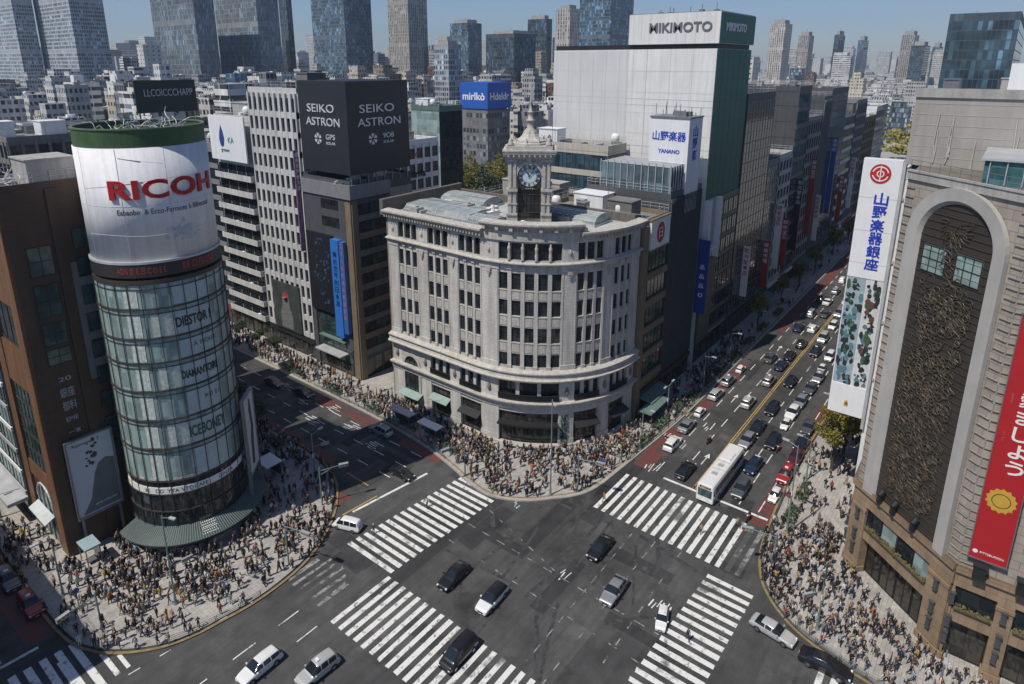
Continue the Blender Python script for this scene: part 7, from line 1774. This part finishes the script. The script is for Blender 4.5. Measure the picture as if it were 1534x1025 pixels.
def make_vehicle(kind, col, label, two_tone=None):
    K = KINDS_[kind]; Lh = K['L']/2; W = K['W']
    t = thing('car' if kind != 'van' else 'minivan', label, 'car')
    st = sorted(set([-Lh+K['L']*i/40 for i in range(41)]))
    def ring_pts(x):
        e = abs(x)/Lh; w = W*(1-.10*e**4-.05*max(0, x/Lh)**3)
        zb = smooth_tab(K['belt'], x); zt = max(zb+.012, smooth_tab(K['roof'], x)) if K['roof'][0][0] < x < K['roof'][-1][0] else zb+.012
        k = min(1, (zt-zb)/.42)
        nose = .06*max(0, e-.9)/.1
        ctrl = [(w*.82, .24+nose), (w*.95, .30+nose), (w, .52), (w*.985, .70 if zb > .75 else zb*.9), (w*.95, zb), (w*(.90-.04*k), zb+(zt-zb)*.35), (w*(.82-.06*k), zb+(zt-zb)*.78), (w*(.70-.04*k), zt-.02*k), (w*.36, zt+.02*k), (0, zt+.03*k)]
        return ctrl
    R = [ring_pts(x) for x in st]; n = len(R[0]); body = MB(); m2 = 1 if two_tone else 0
    def pt(i, j): 
        if j < n: return (st[i], R[i][j][0], R[i][j][1])
        jj = 2*n-2-j; return (st[i], -R[i][jj][0], R[i][jj][1])
    N_ = 2*n-1
    vs = [pt(i, j) for i in range(len(st)) for j in range(N_)]
    fs = []; mi = []
    for i in range(len(st)-1):
        for j in range(N_-1):
            body_f = (i*N_+j, (i+1)*N_+j, (i+1)*N_+j+1, i*N_+j+1); fs.append(body_f)
            jj = min(j, N_-2-j); mi.append(1 if two_tone and jj >= 4 and K['roof'][0][0]-.05 < st[i] < K['roof'][-1][0] else 0)
    b = len(body.v); body.add(vs, [], 0)
    for f, q in zip(fs, mi): body.f.append(list(f)); body.m.append(q); body.sm.append(True)
    for i in (0, len(st)-1): body.f.append([i*N_+j for j in (range(N_) if i else range(N_-1, -1, -1))]); body.m.append(0); body.sm.append(False)
    body.f.append([j for i in range(len(st)) for j in (i*N_,)]+[i*N_+N_-1 for i in range(len(st)-1, -1, -1)]); body.m.append(0); body.sm.append(False)
    bo = body.build('body', [PC[col], PC[two_tone] if two_tone else PC[col]], t)
    # glass: laid over the cabin, following its curves
    def interp_ring(x, q):
        """point on the ring at station x; q: position between control points"""
        r = ring_pts(x); j = min(int(q), n-2); f = q-j; return (x, r[j][0]+(r[j+1][0]-r[j][0])*f, r[j][1]+(r[j+1][1]-r[j][1])*f)
    def patch(name, xs, qs, mir, off=.014, m=CARG):
        mb = MB(); V = []
        for x in xs:
            for q in qs: p = interp_ring(x, q if q <= n-1 else 2*(n-1)-q); y = p[1] if q <= n-1 else -p[1]; V.append(Vector((p[0], y*mir, p[2])))
        k = len(qs); mbv = []
        for v in V: d = Vector((v.x*.12 if name != 'side_window' else 0, v.y, (v.z-.75)*1.2)).normalized(); mbv.append(v+d*off)
        mb.add(mbv, [(i*k+j, (i+1)*k+j, (i+1)*k+j+1, i*k+j+1) for i in range(len(xs)-1) for j in range(k-1)], 0, True)
        return mb.build(name, m, t)
    g0, g1 = K['gl']; r1 = K['roof'][-1][0]; r0 = K['roof'][0][0]
    lin_ = lambda a, b, k: [a+(b-a)*i/k for i in range(k+1)]
    full = [4.6, 5.4, 6.2, 7., 7.6, 8.3, 9, 9.7, 10.4, 11, 11.8, 12.6, 13.4]
    patch('windscreen', lin_(g1+.04, r1-.10, 6), full, 1)
    patch('rear_window', lin_(r0+.08, g0-.06, 5), full, 1)
    s0, s1 = K['side']; mids = [s0, s0+(s1-s0)*.36, s0+(s1-s0)*.68, s1]
    for mir in (1, -1):
        for a, b_ in zip(mids, mids[1:]): patch('side_window', lin_(a+.05, b_-.05, 4), [4.35, 5., 5.6, 6.1, 6.5], mir)
    for mir in (1, -1):
        for x in K['wb']:
            mb = MB(); y = W*mir
            mb.lathe([(.20, -.1), (.31, -.1), (.33, -.05), (.33, .05), (.31, .1), (.2, .1)], (0, 0, 0), 16); mb.v = [(x+p[0], y*.90+p[2]*mir*1.0, .33+p[1]) for p in mb.v]
            wl = mb.build('wheel', TYRE, t)
            mb = MB(); mb.lathe([(.01, .09), (.12, .105), (.21, .09)], (0, 0, 0), 12); mb.v = [(x+p[0], y*.90+p[2]*mir, .33+p[1]) for p in mb.v]; mb.build('rim', RIM, wl)
            mb = MB(); mb.add([(x+.40*cos(pi*i/12), (W*1.004)*mir, .33+.40*sin(pi*i/12)) for i in range(13)], [tuple(range(13))]); mb.build('wheel_arch', TYRE, t)
        for nm, xx, zz, m_, dx in (('headlight', Lh-.13, .64, LAMPW, .10), ('tail_light', -Lh+.10, .80, LAMPR, -.06)):
            mb = MB(); mb.box(xx-.1 if dx > 0 else xx+dx, xx+dx if dx > 0 else xx+.1, *sorted((mir*W*.60, mir*W*.84)), zz-.06, zz+.06); mb.build(nm, m_, t)
        mb = MB(); xm = r1-.32; mb.box(xm-.08, xm+.06, *sorted((mir*(W-.02), mir*(W+.17))), .95, 1.10); mb.build('wing_mirror', PC[col], t)
    mb = MB(); mb.box(Lh-.07, Lh+.02, -.36, .36, .38, .56); mb.build('grille', CHROME, t)
    for s in (1, -1): mb = MB(); mb.box(s*(Lh+.012)-.02, s*(Lh+.012)+.02, -.17, .17, .30 if s > 0 else .5, .38 if s > 0 else .62); mb.build('number_plate', PLATE, t)
    mb = MB()
    for mir in (1, -1):
        for xx in (-.45, .45): mb.box(xx-.07, xx+.07, *sorted((mir*W*.975, mir*(W*.985+.02))), .80, .825)
    mb.build('door_handle', CHROME, t)
    if kind == 'cab':
        mb = MB(); mb.box(-.2, .1, -.22, .22, 1.75, 1.9); mb.build('roof_lamp', PLATE, t)
    return t
PROTO = {}
used_lab = set()
def car(kind, col, x, y, heading, label, tt=None, s=1.):
    k = (kind, col, tt)
    if k not in PROTO:
        t = make_vehicle(kind, col, label, tt); PROTO[k] = t; t.location = (x, y, .006); t.rotation_euler = (0, 0, heading)
    else:
        t = copy_tree(PROTO[k], (x, y, .006), heading); t['label'] = label
    if s != 1: t.scale = (s, s, s)
    assert label not in used_lab, label
    used_lab.add(label); t['group'] = 'cars on the streets'
    return t
W_, E_ = pi, 0.
def at(u, v, z=.6): p = G(u, v, z); return p.x, p.y
# in the crossing
car('saloon', 'black', *at(680, 862), W_+.06, 'black saloon in the crossing nearest the two zebra crossings')
car('estate', 'white', *at(737, 896), W_+.06, 'white car with a black roof in the middle of the crossing', 'black')
car('van', 'black', *at(687, 975, .9), W_+.02, 'black people carrier on the lower zebra crossing')
car('saloon', 'black', *at(899, 820), W_+.03, 'black saloon below the zebra crossing of the avenue')
car('saloon', 'silver', *at(920, 884), W_+.05, 'silver saloon in the crossing beyond the dashed lines')
car('cab', 'white', *at(992, 925), W_+.3, 'small white delivery car turning beside the zebra crossing', None, .72)
car('saloon', 'pearl', *at(1158, 944), -pi/2-.12, 'pearl white saloon turning round the corner below the arched store')
car('saloon', 'black', *at(1236, 995), -pi/2+.02, 'long black saloon at the kerb below the arched store', None, 1.04)
car('estate', 'white', *at(389, 998), W_+.03, 'white car with a dark sunroof at the bottom edge', None)
car('cab', 'pearl', *at(476, 1003), W_-.05, 'pearl white car beside the white car at the bottom edge')
car('van', 'white', *at(520, 783, .9), pi/2+.35, 'white delivery van beside the kerb of the round building', None, .85)
car('saloon', 'black', *at(602, 708), -pi/2, 'black saloon waiting at the cross street stop line', None, .92)
car('saloon', 'dark blue', *at(455, 588), -pi/2, 'dark blue saloon farther up the cross street')
car('cab', 'silver', *at(571, 645), pi/2, 'silver taxi at the kerb before the white bus shelter')
car('cab', 'red', *at(45, 905), -pi/2, 'red taxi on the side street left of the brown building')
car('cab', 'grey', *at(12, 868), -pi/2, 'grey taxi behind the red one on the side street')
car('cab', 'black', *at(430, 548), pi/2, 'black taxi up the cross street by the far kerb')
car('saloon', 'grey', *at(410, 572), -pi/2, 'grey saloon highest up the cross street')
# the avenue
LST = [  # column, row, kind, colour, heading, label tail
 (1027, 704, 'saloon', 'black', E_, 'leaving the crossing beside the bus'), (1110, 732, 'estate', 'grey', W_, 'waiting at the avenue stop line beside the bus'), (1129, 697, 'saloon', 'dark blue', W_, 'second behind the avenue stop line'),
 (1161, 741, 'cab', 'white', W_, 'at the kerb stop line below the tall lamp post'), (1177, 711, 'cab', 'red', W_, 'second at the kerb behind the lamp post'), (1193, 684, 'saloon', 'dark red', W_, 'third in the kerb queue behind the red taxi'),
 (1158, 661, 'estate', 'black', W_, 'in the middle lane just behind the bus'), (1177, 635, 'cab', 'white', W_, 'heading the row of white cars on the avenue'), (1187, 618, 'estate', 'white', W_, 'second in the row of white cars'), (1199, 602, 'estate', 'silver', W_, 'third in the row of white cars'),
 (1201, 664, 'saloon', 'black', W_, 'near the kerb below the yellow tree'), (1211, 640, 'saloon', 'grey', W_, 'beside the yellow tree'), (1214, 582, 'saloon', 'grey', W_, 'fourth behind the white row'), (1231, 552, 'cab', 'white', W_, 'sixth back in the row of white cars'), (1243, 534, 'van', 'white', W_, 'beside the lower end of the blade sign'),
 (1233, 507, 'van', 'pearl', W_, 'near the yellow line far up the avenue'), (1248, 488, 'van', 'white', W_, 'near the yellow line past the pearl van'), (1257, 470, 'van', 'silver', W_, 'near the yellow line farthest but one'), (1226, 566, 'cab', 'silver', W_, 'fifth back in the row of white cars'),
 (1135, 640, 'saloon', 'black', W_, 'beside the yellow line behind the bus'), (1119, 660, 'estate', 'silver', W_, 'close behind the bus'), (1157, 612, 'estate', 'black', W_, 'near the yellow line above the silver car'), (1185, 571, 'saloon', 'black', W_, 'near the yellow line halfway up'),
 (1170, 547, 'saloon', 'dark blue', E_, 'driving away halfway up the avenue'), (1183, 532, 'saloon', 'black', E_, 'driving away behind the blue saloon'), (1154, 536, 'saloon', 'grey', E_, 'driving away in the kerb lane halfway up'), (1201, 515, 'estate', 'black', E_, 'driving away far up the avenue'), (1218, 492, 'estate', 'white', E_, 'driving away far up by the yellow line'),
 (1049, 616, 'cab', 'white', E_, 'parked first in the kerb row by the bakery'), (1073, 590, 'estate', 'pearl', E_, 'parked second in the kerb row by the dark shop'), (1091, 570, 'cab', 'silver', E_, 'parked third in the kerb row'), (1110, 552, 'cab', 'white', E_, 'parked fourth in the kerb row'), (1029, 637, 'saloon', 'silver', E_, 'parked at the kerb just before the white row'),
 (1121, 602, 'cab', 'pearl', E_, 'in the middle lane of the avenue'), (1008, 664, 'estate', 'white', E_, 'in the kerb lane just past the zebra crossing'), (1152, 570, 'cab', 'silver', E_, 'farther up the middle lane of the avenue'),
 (1240, 452, 'saloon', 'white', E_, 'far up the avenue before the black tower'), (1252, 436, 'cab', 'silver', E_, 'far up the avenue before the grey block'), (1262, 420, 'van', 'white', E_, 'at the far visible end of the avenue'), (1268, 452, 'cab', 'pearl', W_, 'far up the avenue behind the blade sign edge'),
 (1222, 527, 'cab', 'black', W_, 'near the yellow line by the blade sign'), (1236, 470, 'saloon', 'grey', E_, 'far up the avenue in the second lane'), (1215, 470, 'van', 'silver', E_, 'far up the avenue at the kerb'), (1231, 448, 'estate', 'black', E_, 'far up the avenue in the kerb lane'), (1196, 490, 'saloon', 'dark blue', E_, 'far up the avenue at the kerb side')]
KN = {'saloon': 'saloon', 'estate': 'hatchback', 'van': 'van', 'cab': 'taxi'}
for u, v, k, c, hd, tail in LST:
    x, y = at(u, v); car(k, c, x, y, hd+rng.uniform(-.03, .03), f'{c} {KN[k]} {tail}')
# the bus
def make_bus():
    t = thing('bus', 'white city bus waiting at the avenue zebra crossing', 'bus')
    L2, W2, H = 6.3, 1.25, 3.05; m = MB()
    pr = [(-W2, .35), (-W2-.02, 1.4), (-W2+.03, 2.6), (-W2+.16, 2.95), (-W2+.4, H), (W2-.4, H), (W2-.16, 2.95), (W2-.03, 2.6), (W2+.02, 1.4), (W2, .35)]
    xs = [-L2, -L2+.08, L2-.25, L2-.06, L2]; sc = [(.95, .97), (1, 1), (1, 1), (.97, .98), (.9, .94)]
    k = len(pr); m.add([(x, y*a, .35+(z-.35)*b) for x, (a, b) in zip(xs, sc) for y, z in pr], [(i*k+j, (i+1)*k+j, (i+1)*k+(j+1) % k, i*k+(j+1) % k) for i in range(4) for j in range(k)]+[tuple(range(k))[::-1], tuple(4*k+j for j in range(k))])
    m.build('body', PC['white'], t)
    for s in (1, -1):
        for i in range(8):
            m = MB(); a = -L2+.45+i*1.42; m.box(a, a+1.25, *sorted((s*(W2+.002), s*(W2+.03))), 1.45, 2.5); m.build('side_window', CARG, t)
        m = MB(); m.box(-L2+.2, L2-.3, *sorted((s*(W2+.01), s*(W2+.022))), .75, .95); m.build('stripe', mat('bus_stripe', (.12, .25, .35), .5), t)
        for x in (-3.2, 3.9):
            m = MB(); m.lathe([(.2, -.12), (.46, -.12), (.48, 0), (.46, .12), (.2, .12)], (0, 0, 0), 18); m.v = [(x+p[0], s*(W2-.09)+p[2], .48+p[1]) for p in m.v]; wl = m.build('wheel', TYRE, t)
            m = MB(); m.lathe([(.01, .13), (.25, .14), (.3, .12)], (0, 0, 0), 12); m.v = [(x+p[0], s*(W2-.09+p[2]), .48+p[1]) for p in m.v]; m.build('rim', RIM, wl)
        m = MB(); m.box(L2-.05, L2+.03, *sorted((s*.75, s*1.08)), .62, .82); m.build('headlight', LAMPW, t)
        m = MB(); m.tube((L2-.1, s*1.2, 2.5), (L2+.25, s*1.45, 2.3), .03, n=5); m.box(L2+.18, L2+.3, *sorted((s*1.35, s*1.55)), 1.9, 2.3); m.build('wing_mirror', CHROME, t)
    m = MB(); m.box(L2-.02, L2+.02, -1.0, 1.0, 1.15, 2.35); m.build('windscreen', glassy('bus_glass', (.05, .10, .10), .08, .5), t)
    m = MB(); m.box(L2-.04, L2+.015, -.8, .8, 2.45, 2.78); d = m.build('destination_board', INK, t)
    F_ = Frame((L2+.015, 0, 0), (0, 1, 0), (1, 0, 0)); sign_text('銀座四丁目', F_, 0, 2.61, d, mat('amber', (.6, .35, .05), .5, var=0, emit=.3), h=.22, thick=.01)
    m = MB(); m.box(-3.8, -1.4, -.75, .75, H, H+.17); m.build('roof_unit', PC['white'], t)
    for x in (.4, 2.9): m = MB(); m.box(x-.4, x+.4, -.4, .4, H, H+.07); m.build('roof_hatch', PC['pearl'], t)
    for x in (-.8, 1.6): m = MB(); m.box(x-.03, x+.03, -.9, .9, H-.002, H+.015); m.build('roof_seam', GREYM, t)
    Ft = MB(); lm = letter_mb('A A L 1 A S A L A A', lambda a, b, q: Vector((-a+1.0, -b, H+.005+q)), h=.5, w=4.6, thick=.01); lm.build('roof_letters', mat('pale_letters', (.45, .43, .40), .6, var=0), t)
    m = MB(); m.box(L2-.0, L2+.05, -.25, .25, .5, .62); m.build('number_plate', PLATE, t)
    return t
b_ = make_bus(); x, y = at(1080, 709, 1.5); b_.location = (x, y, .006); b_.rotation_euler = (0, 0, pi)
# motorcycles in the avenue lanes
def make_bike():
    t = thing('motorcycle', 'motorcycle', 'motorcycle'); m = MB()
    m.tube((-.35, 0, .75), (.35, 0, .85), .14, .18, 8); m.tube((.35, 0, .9), (.75, 0, .35), .05, n=6); m.tube((-.4, 0, .7), (-.7, 0, .35), .05, n=6); m.box(-.3, .3, -.16, .16, .3, .68); m.build('frame', PC['red'], t)
    for x in (-.7, .75):
        m = MB(); m.lathe([(.2, -.05), (.3, -.05), (.32, 0), (.3, .05), (.2, .05)], (0, 0, 0), 14); m.v = [(x+p[0], p[2], .32+p[1]) for p in m.v]; m.build('wheel', TYRE, t)
    m = MB(); m.box(-.75, -.1, -.15, .15, .82, .93); m.build('seat', INK, t); m = MB(); m.tube((.4, -.35, 1.05), (.4, .35, 1.05), .03, n=6); m.build('handlebar', GREYM, t); m = MB(); m.lathe([(.01, 0), (.1, .02), (.1, .1)], (.5, 0, .9), 8); m.build('headlight', LAMPW, t)
    return t
bp_ = make_bike()
for i, (u, v, hd, lab) in enumerate(((1121, 775, W_, 'red motorcycle waiting by the avenue stop line'), (1062, 660, E_, 'red motorcycle in the lane beyond the black saloon'), (1166, 672, W_, 'red motorcycle between the middle lane cars'), (1100, 675, W_, 'red motorcycle close behind the bus'))):
    x, y = at(u, v, .4); c = bp_ if i == 0 else copy_tree(bp_, None or (x, y, 0), 0)
    c.location = (x, y, .006); c.rotation_euler = (0, 0, hd); c['label'] = lab; c['group'] = 'motorcycles in the avenue'
# ------------------------------------------------------------------ people
def skin_person(pose, lod):
    """one continuous body grown over a posed skeleton; returns verts, faces, class per face (0 skin 1 hair 2 top 3 legs 4 shoes)"""
    P = pose; V = []; E = []; Rr = []; tagc = []
    def add(p, r, parent, c):
        V.append(p); Rr.append(r if isinstance(r, tuple) else (r, r)); tagc.append(c)
        if parent is not None: E.append((parent, len(V)-1))
        return len(V)-1
    ln = P.get('lean', 0.)
    pel = add((0, 0, .95), (.125, .155), None, 3)
    wa = add((.01+ln*.3, 0, 1.10), (.105, .135), pel, 2); ch = add((.02+ln*.6, 0, 1.30), (.115, .165), wa, 2); nk = add((.02+ln, 0, 1.47), (.055, .06), ch, 0)
    hd = add((.035+ln*1.15, 0, 1.575), (.082, .075), nk, 0); cr = add((.015+ln*1.2, 0, 1.685), (.078, .073), hd, 1)
    if lod: add((.135+ln*1.15, 0, 1.575), (.018, .018), hd, 0)
    for s in (1, -1):
        st = P['leg']*s; hp = add((0, .085*s, .88), .098, pel, 3); kn = add((st*.22+.03, .09*s, .50), .068, hp, 3); an = add((st*.42-(.06 if st < 0 else 0), .09*s, .10+(.06 if st < -.2 else 0)), .045, kn, 3); add((st*.42+.15-(.06 if st < 0 else 0), .095*s, .045+(.02 if st < -.2 else 0)), (.045, .04), an, 4)
        sh = add((.02+ln*.75, .185*s, 1.39), .062, ch, 2); a = -P['leg']*s*.8 if P.get('arm') is None else P['arm'][0 if s > 0 else 1]
        if isinstance(a, tuple): e_, h_ = a; el = add((.02+e_[0], s*(.2+e_[1]), 1.39+e_[2]), .047, sh, 2); ha = add((.02+h_[0], s*(.2+h_[1]), 1.39+h_[2]), .04, el, 2)
        else: el = add((.02+a*.14, .235*s, 1.13), .047, sh, 2); ha = add((.06+a*.32, .23*s, .90), .038, el, 2)
        v0 = Vector(V[ha]); v1 = v0+(v0-Vector(V[el])).normalized()*.13; add(tuple(v1), .032, ha, 0)
    me = bpy.data.meshes.new('p'); me.from_pydata(V, E, []); o = bpy.data.objects.new('p', me); COL.objects.link(o)
    sk = o.modifiers.new('s', 'SKIN'); sk.use_smooth_shade = True
    for i, r in enumerate(Rr): me.skin_vertices[0].data[i].radius = r
    me.skin_vertices[0].data[0].use_root = True
    if lod: sb = o.modifiers.new('b', 'SUBSURF'); sb.levels = 1; sb.render_levels = 1
    dg = bpy.context.evaluated_depsgraph_get(); dg.update(); em = bpy.data.meshes.new_from_object(o.evaluated_get(dg))
    vv = [tuple(p.co) for p in em.vertices]; ff = [list(p.vertices) for p in em.polygons]
    segs = [(Vector(V[a]), Vector(V[b]), tagc[b]) for a, b in E]; cls = []
    for f in ff:
        c = sum((Vector(vv[i]) for i in f), Vector())/len(f); best, bd = 2, 9
        for a, b, t in segs:
            d = b-a; k = max(0, min(1, (c-a).dot(d)/d.length_squared)); q = (a+d*k-c).length
            if q < bd-.002: bd, best = q, t
        if c.z > 1.50+.0: best = 1 if (c.z > 1.665 or c.x < .02+ln*1.15) else 0
        elif c.z > 1.43 and best != 2 and abs(c.y) < .1: best = 0
        if best in (2, 3) and P.get('coat') and c.z > P['coat'] and abs(c.y) < .5: best = 2
        elif best == 3 and c.z > .93: best = 2
        cls.append(best)
    bpy.data.objects.remove(o); bpy.data.meshes.remove(me); bpy.data.meshes.remove(em)
    return vv, ff, cls
POSES = [dict(leg=.75), dict(leg=-.6, lean=.03), dict(leg=.12), dict(leg=.45, coat=.62), dict(leg=-.8, coat=.75), dict(leg=.08, coat=.55), dict(leg=.3, arm=(((.08, .03, -.24), (.30, -.02, -.12)), -.2)), dict(leg=.5, arm=(((.03, .05, -.25), (.27, .0, -.22)), ((.05, .05, -.25), (.3, -.03, -.2))), lean=.04)]
DOING = ['striding', 'walking', 'standing', 'coated walking', 'coated striding', 'coated standing', 'one-arm-raised', 'hands-forward']
HI = [skin_person(p, 1) for p in POSES]; LO = [skin_person(p, 0) for p in POSES]
def cloth(n, c): return mat('cloth_'+n, c, .9, var=.12, scale=3)
TOPS = {'black': (.011, .011, .012), 'charcoal': (.035, .036, .04), 'navy': (.018, .026, .06), 'white': (.55, .55, .53), 'beige': (.36, .28, .19), 'brown': (.10, .055, .03), 'grey': (.16, .16, .165), 'orange': (.50, .17, .03), 'red': (.30, .03, .03), 'olive': (.07, .075, .035), 'pale blue': (.25, .34, .45), 'mustard': (.42, .26, .04), 'pink': (.45, .22, .22)}
TW = (24, 13, 10, 10, 9, 6, 9, 1.6, 1, 3, 3, 1.4, 1)
LEGS = {'black': (.012, .012, .014), 'dark grey': (.045, .046, .05), 'blue denim': (.035, .06, .12), 'beige': (.30, .24, .16), 'white': (.48, .48, .46), 'brown': (.07, .045, .03)}
LW = (20, 9, 8, 4, 3, 3)
HAIR = {'black hair': (.012, .01, .009), 'brown hair': (.05, .028, .016), 'a white hat': (.6, .6, .58), 'a black cap': (.02, .02, .024), 'a straw hat': (.42, .32, .16)}
HW = (22, 8, 3, 3, 2)
SKIN = mat('skin', (.42, .25, .17), .6, var=.08); SHOE = mat('shoe', (.02, .018, .016), .5, var=0)
TM = {k: cloth('top_'+k.replace(' ', '_'), v) for k, v in TOPS.items()}; LM = {k: cloth('leg_'+k.replace(' ', '_'), v) for k, v in LEGS.items()}; HM = {k: mat('hair_'+k.replace(' ', '_'), v, .6, var=.1) for k, v in HAIR.items()}
PME = []
for vv, ff, cls in HI:
    me = bpy.data.meshes.new('person'); me.from_pydata(vv, [], ff)
    for m in (SKIN, HM['black hair'], TM['black'], LM['black'], SHOE): me.materials.append(m)
    me.polygons.foreach_set('material_index', cls); me.polygons.foreach_set('use_smooth', [True]*len(ff)); PME.append(me)
rp = random.Random(99)
def in_poly(x, y, P):
    c = False; j = len(P)-1
    for i in range(len(P)):
        if (P[i][1] > y) != (P[j][1] > y) and x < (P[j][0]-P[i][0])*(y-P[i][1])/(P[j][1]-P[i][1])+P[i][0]: c = not c
        j = i
    return c
BLOCK = [(b[0], b[1], b[2], b[3]) for b in OCC if b[0] < 420]
LAMPS = [o.location.copy() for o in COL.objects if o.get('category') in ('street lamp', 'planter', 'tree')]
SHEL = [o.location.copy() for o in COL.objects if o.get('category') == 'shelter']
def free(x, y):
    if hypot(x-SX, y-SY) < SRG+.9: return False
    if x > 72.6 and y > 44.6:
        if x > 91 or y > 63: return False
        if hypot(x-91.3, y-63.3) < 18.9: return False
    if x > 69.6 and y < 9.2 and (x-80.1)*MF.n.x+(y-8.5)*MF.n.y < .9: return False
    if 19.7 < x < 31.5 and y > 84.3: return False
    if x > 19 and y > 96.8 and x < 48: return False
    if x > 73.6 and y > 92.6 or x > 91 and y > 44.4 or (x > 89 and y < 10.8): return False
    return all(hypot(x-p.x, y-p.y) > .55 for p in LAMPS) and all(abs(x-p.x) > 1.2 or abs(y-p.y) > 2.4 for p in SHEL if p.z < 1)
SP = [(a+(.9 if a < 30 else 0), b) for a, b in offset_line(sanK, -.6)]
SANP = [p for p in offset_line(sanK, -.7) if p[1] < 130]+[(40, 130)]
WAKP = offset_line(wakK, .7)[:]; WAKP = [p for p in WAKP if p[0] < 320 and p[1] < 190]+[(320, 46), (91, 46), (91, 60), (74, 64), (74, 190)]
MITP = [p for p in offset_line(mitK, -.7) if p[0] < 200 and p[1] > -20]+[(71, -20), (71, -2), (80, 9), (200, 10)]
ZONES = [
 ('by the round building', SANP, (14, 56, 60, 97), 800, lambda x, y: True),
 ('before the clock store', WAKP, (61, 92, 38, 60), 330, lambda x, y: True),
 ('beside the clock arch', WAKP, (65, 75, 60, 93), 210, lambda x, y: True),
 ('before the slate building', WAKP, (65, 75, 93, 150), 230, lambda x, y: True),
 ('by the bakery front', WAKP, (92, 140, 38, 46), 170, lambda x, y: True),
 ('far along the avenue', WAKP, (140, 300, 38, 46), 130, lambda x, y: True),
 ('below the arched store', MITP, (62, 82, -12, 18), 390, lambda x, y: True),
 ('under the blade sign', MITP, (82, 120, 9, 18), 110, lambda x, y: True),
]
allp = []
for zi, (zn, poly, (x0, x1, y0, y1), n, fn) in enumerate(ZONES):
    k = 0; tries = 0; got = []
    while k < n and tries < n*40:
        tries += 1; x, y = rp.uniform(x0, x1), rp.uniform(y0, y1)
        if got and rp.random() < .25: q = rp.choice(got[-40:]); a = rp.random()*6.28; r = rp.uniform(.55, 1.5); x, y = q[0]+r*cos(a), q[1]+r*sin(a)
        if not in_poly(x, y, poly) or not free(x, y): continue
        if any(abs(x-a)+abs(y-b) < .55 for a, b in got[-220:]): continue
        u, v, d = proj((x, y, 1.)); got.append((x, y))
        allp.append((d if (-20 < u < 1554 and -30 < v < 1060) else 9e3+d, x, y, zi)); k += 1
# a few on the crossings
for (u, v) in [(560, 800), (640, 760), (1050, 800), (905, 752), (1105, 790), (1030, 960)]:
    p = G(u, v); allp.append((60., p.x, p.y, -1))
allp.sort()
seen = set(); crowd = MB(); cm = [SKIN, HM['black hair'], HM['brown hair'], SHOE]+list(TM.values())+list(LM.values()); tk_ = list(TM); lk_ = list(LM)
cnt = 0
nz = {}
for d, x, y, zi in allp:
    ps = rp.randrange(len(POSES)); z = .152 if zi >= 0 else .008
    if zi == -1: ps = rp.choice([0, 1, 4])
    top = rp.choices(tk_, TW)[0]; leg = rp.choices(lk_, LW)[0]; hr = rp.choices(list(HAIR), HW)[0]; rot = rp.choice([0, pi, pi/2, -pi/2])+rp.gauss(0, .7); s = rp.uniform(.88, 1.0)
    if cnt < 298 and d < 9e3 or zi == -1:
        zn = ZONES[zi][0] if zi >= 0 else 'on a zebra crossing'
        for tr_ in range(80):
            lab = f'{DOING[ps]} person, {top} top, {leg} trousers, {hr}, {zn}'
            if lab not in seen: break
            top = rp.choices(tk_, TW)[0]; leg = rp.choices(lk_, LW)[0]; hr = rp.choices(list(HAIR), HW)[0]
            if zi >= 0: ps = rp.randrange(len(POSES))
        seen.add(lab); cnt += 1
        o = bpy.data.objects.new('person', PME[ps]); COL.objects.link(o); o.location = (x, y, z); o.rotation_euler = (0, 0, rot); o.scale = (s, s, s)
        for i, m in ((1, HM[hr]), (2, TM[top]), (3, LM[leg])): o.material_slots[i].link = 'OBJECT'; o.material_slots[i].material = m
        tag(o, lab, 'person', 'people '+zn)
    else:
        vv, ff, cls = LO[ps]; c, sn = cos(rot)*s, sin(rot)*s
        b = len(crowd.v); crowd.v += [(x+p[0]*c-p[1]*sn, y+p[0]*sn+p[1]*c, z+p[2]*s) for p in vv]
        mp = {0: 0, 1: 1 if 'black' in hr or 'hat' in hr else 2, 2: 4+tk_.index(top), 3: 4+len(tk_)+lk_.index(leg), 4: 3}
        crowd.f += [[i+b for i in f] for f in ff]; crowd.m += [mp[q] for q in cls]; crowd.sm += [True]*len(ff)
tag(crowd.build('crowd', cm), 'dense crowd of people farther back on all the pavements', kind='stuff')
print('PEOPLE', cnt, len(allp), len(crowd.f))

# ------------------------------------------------------------------ the air
hz = MB(); hz.box(-1200, 4600, -1600, 4600, -1.2, 330)
hm = bpy.data.materials.new('air'); hm.use_nodes = True; ht = hm.node_tree; ht.nodes.remove(ht.nodes['Principled BSDF'])
pv = ht.nodes.new('ShaderNodeVolumePrincipled'); pv.inputs['Color'].default_value = (.66, .83, 1., 1); pv.inputs['Density'].default_value = .00013; pv.inputs['Anisotropy'].default_value = .2
ht.links.new(pv.outputs[0], ht.nodes['Material Output'].inputs['Volume'])
tag(hz.build('haze', hm), kind='stuff')
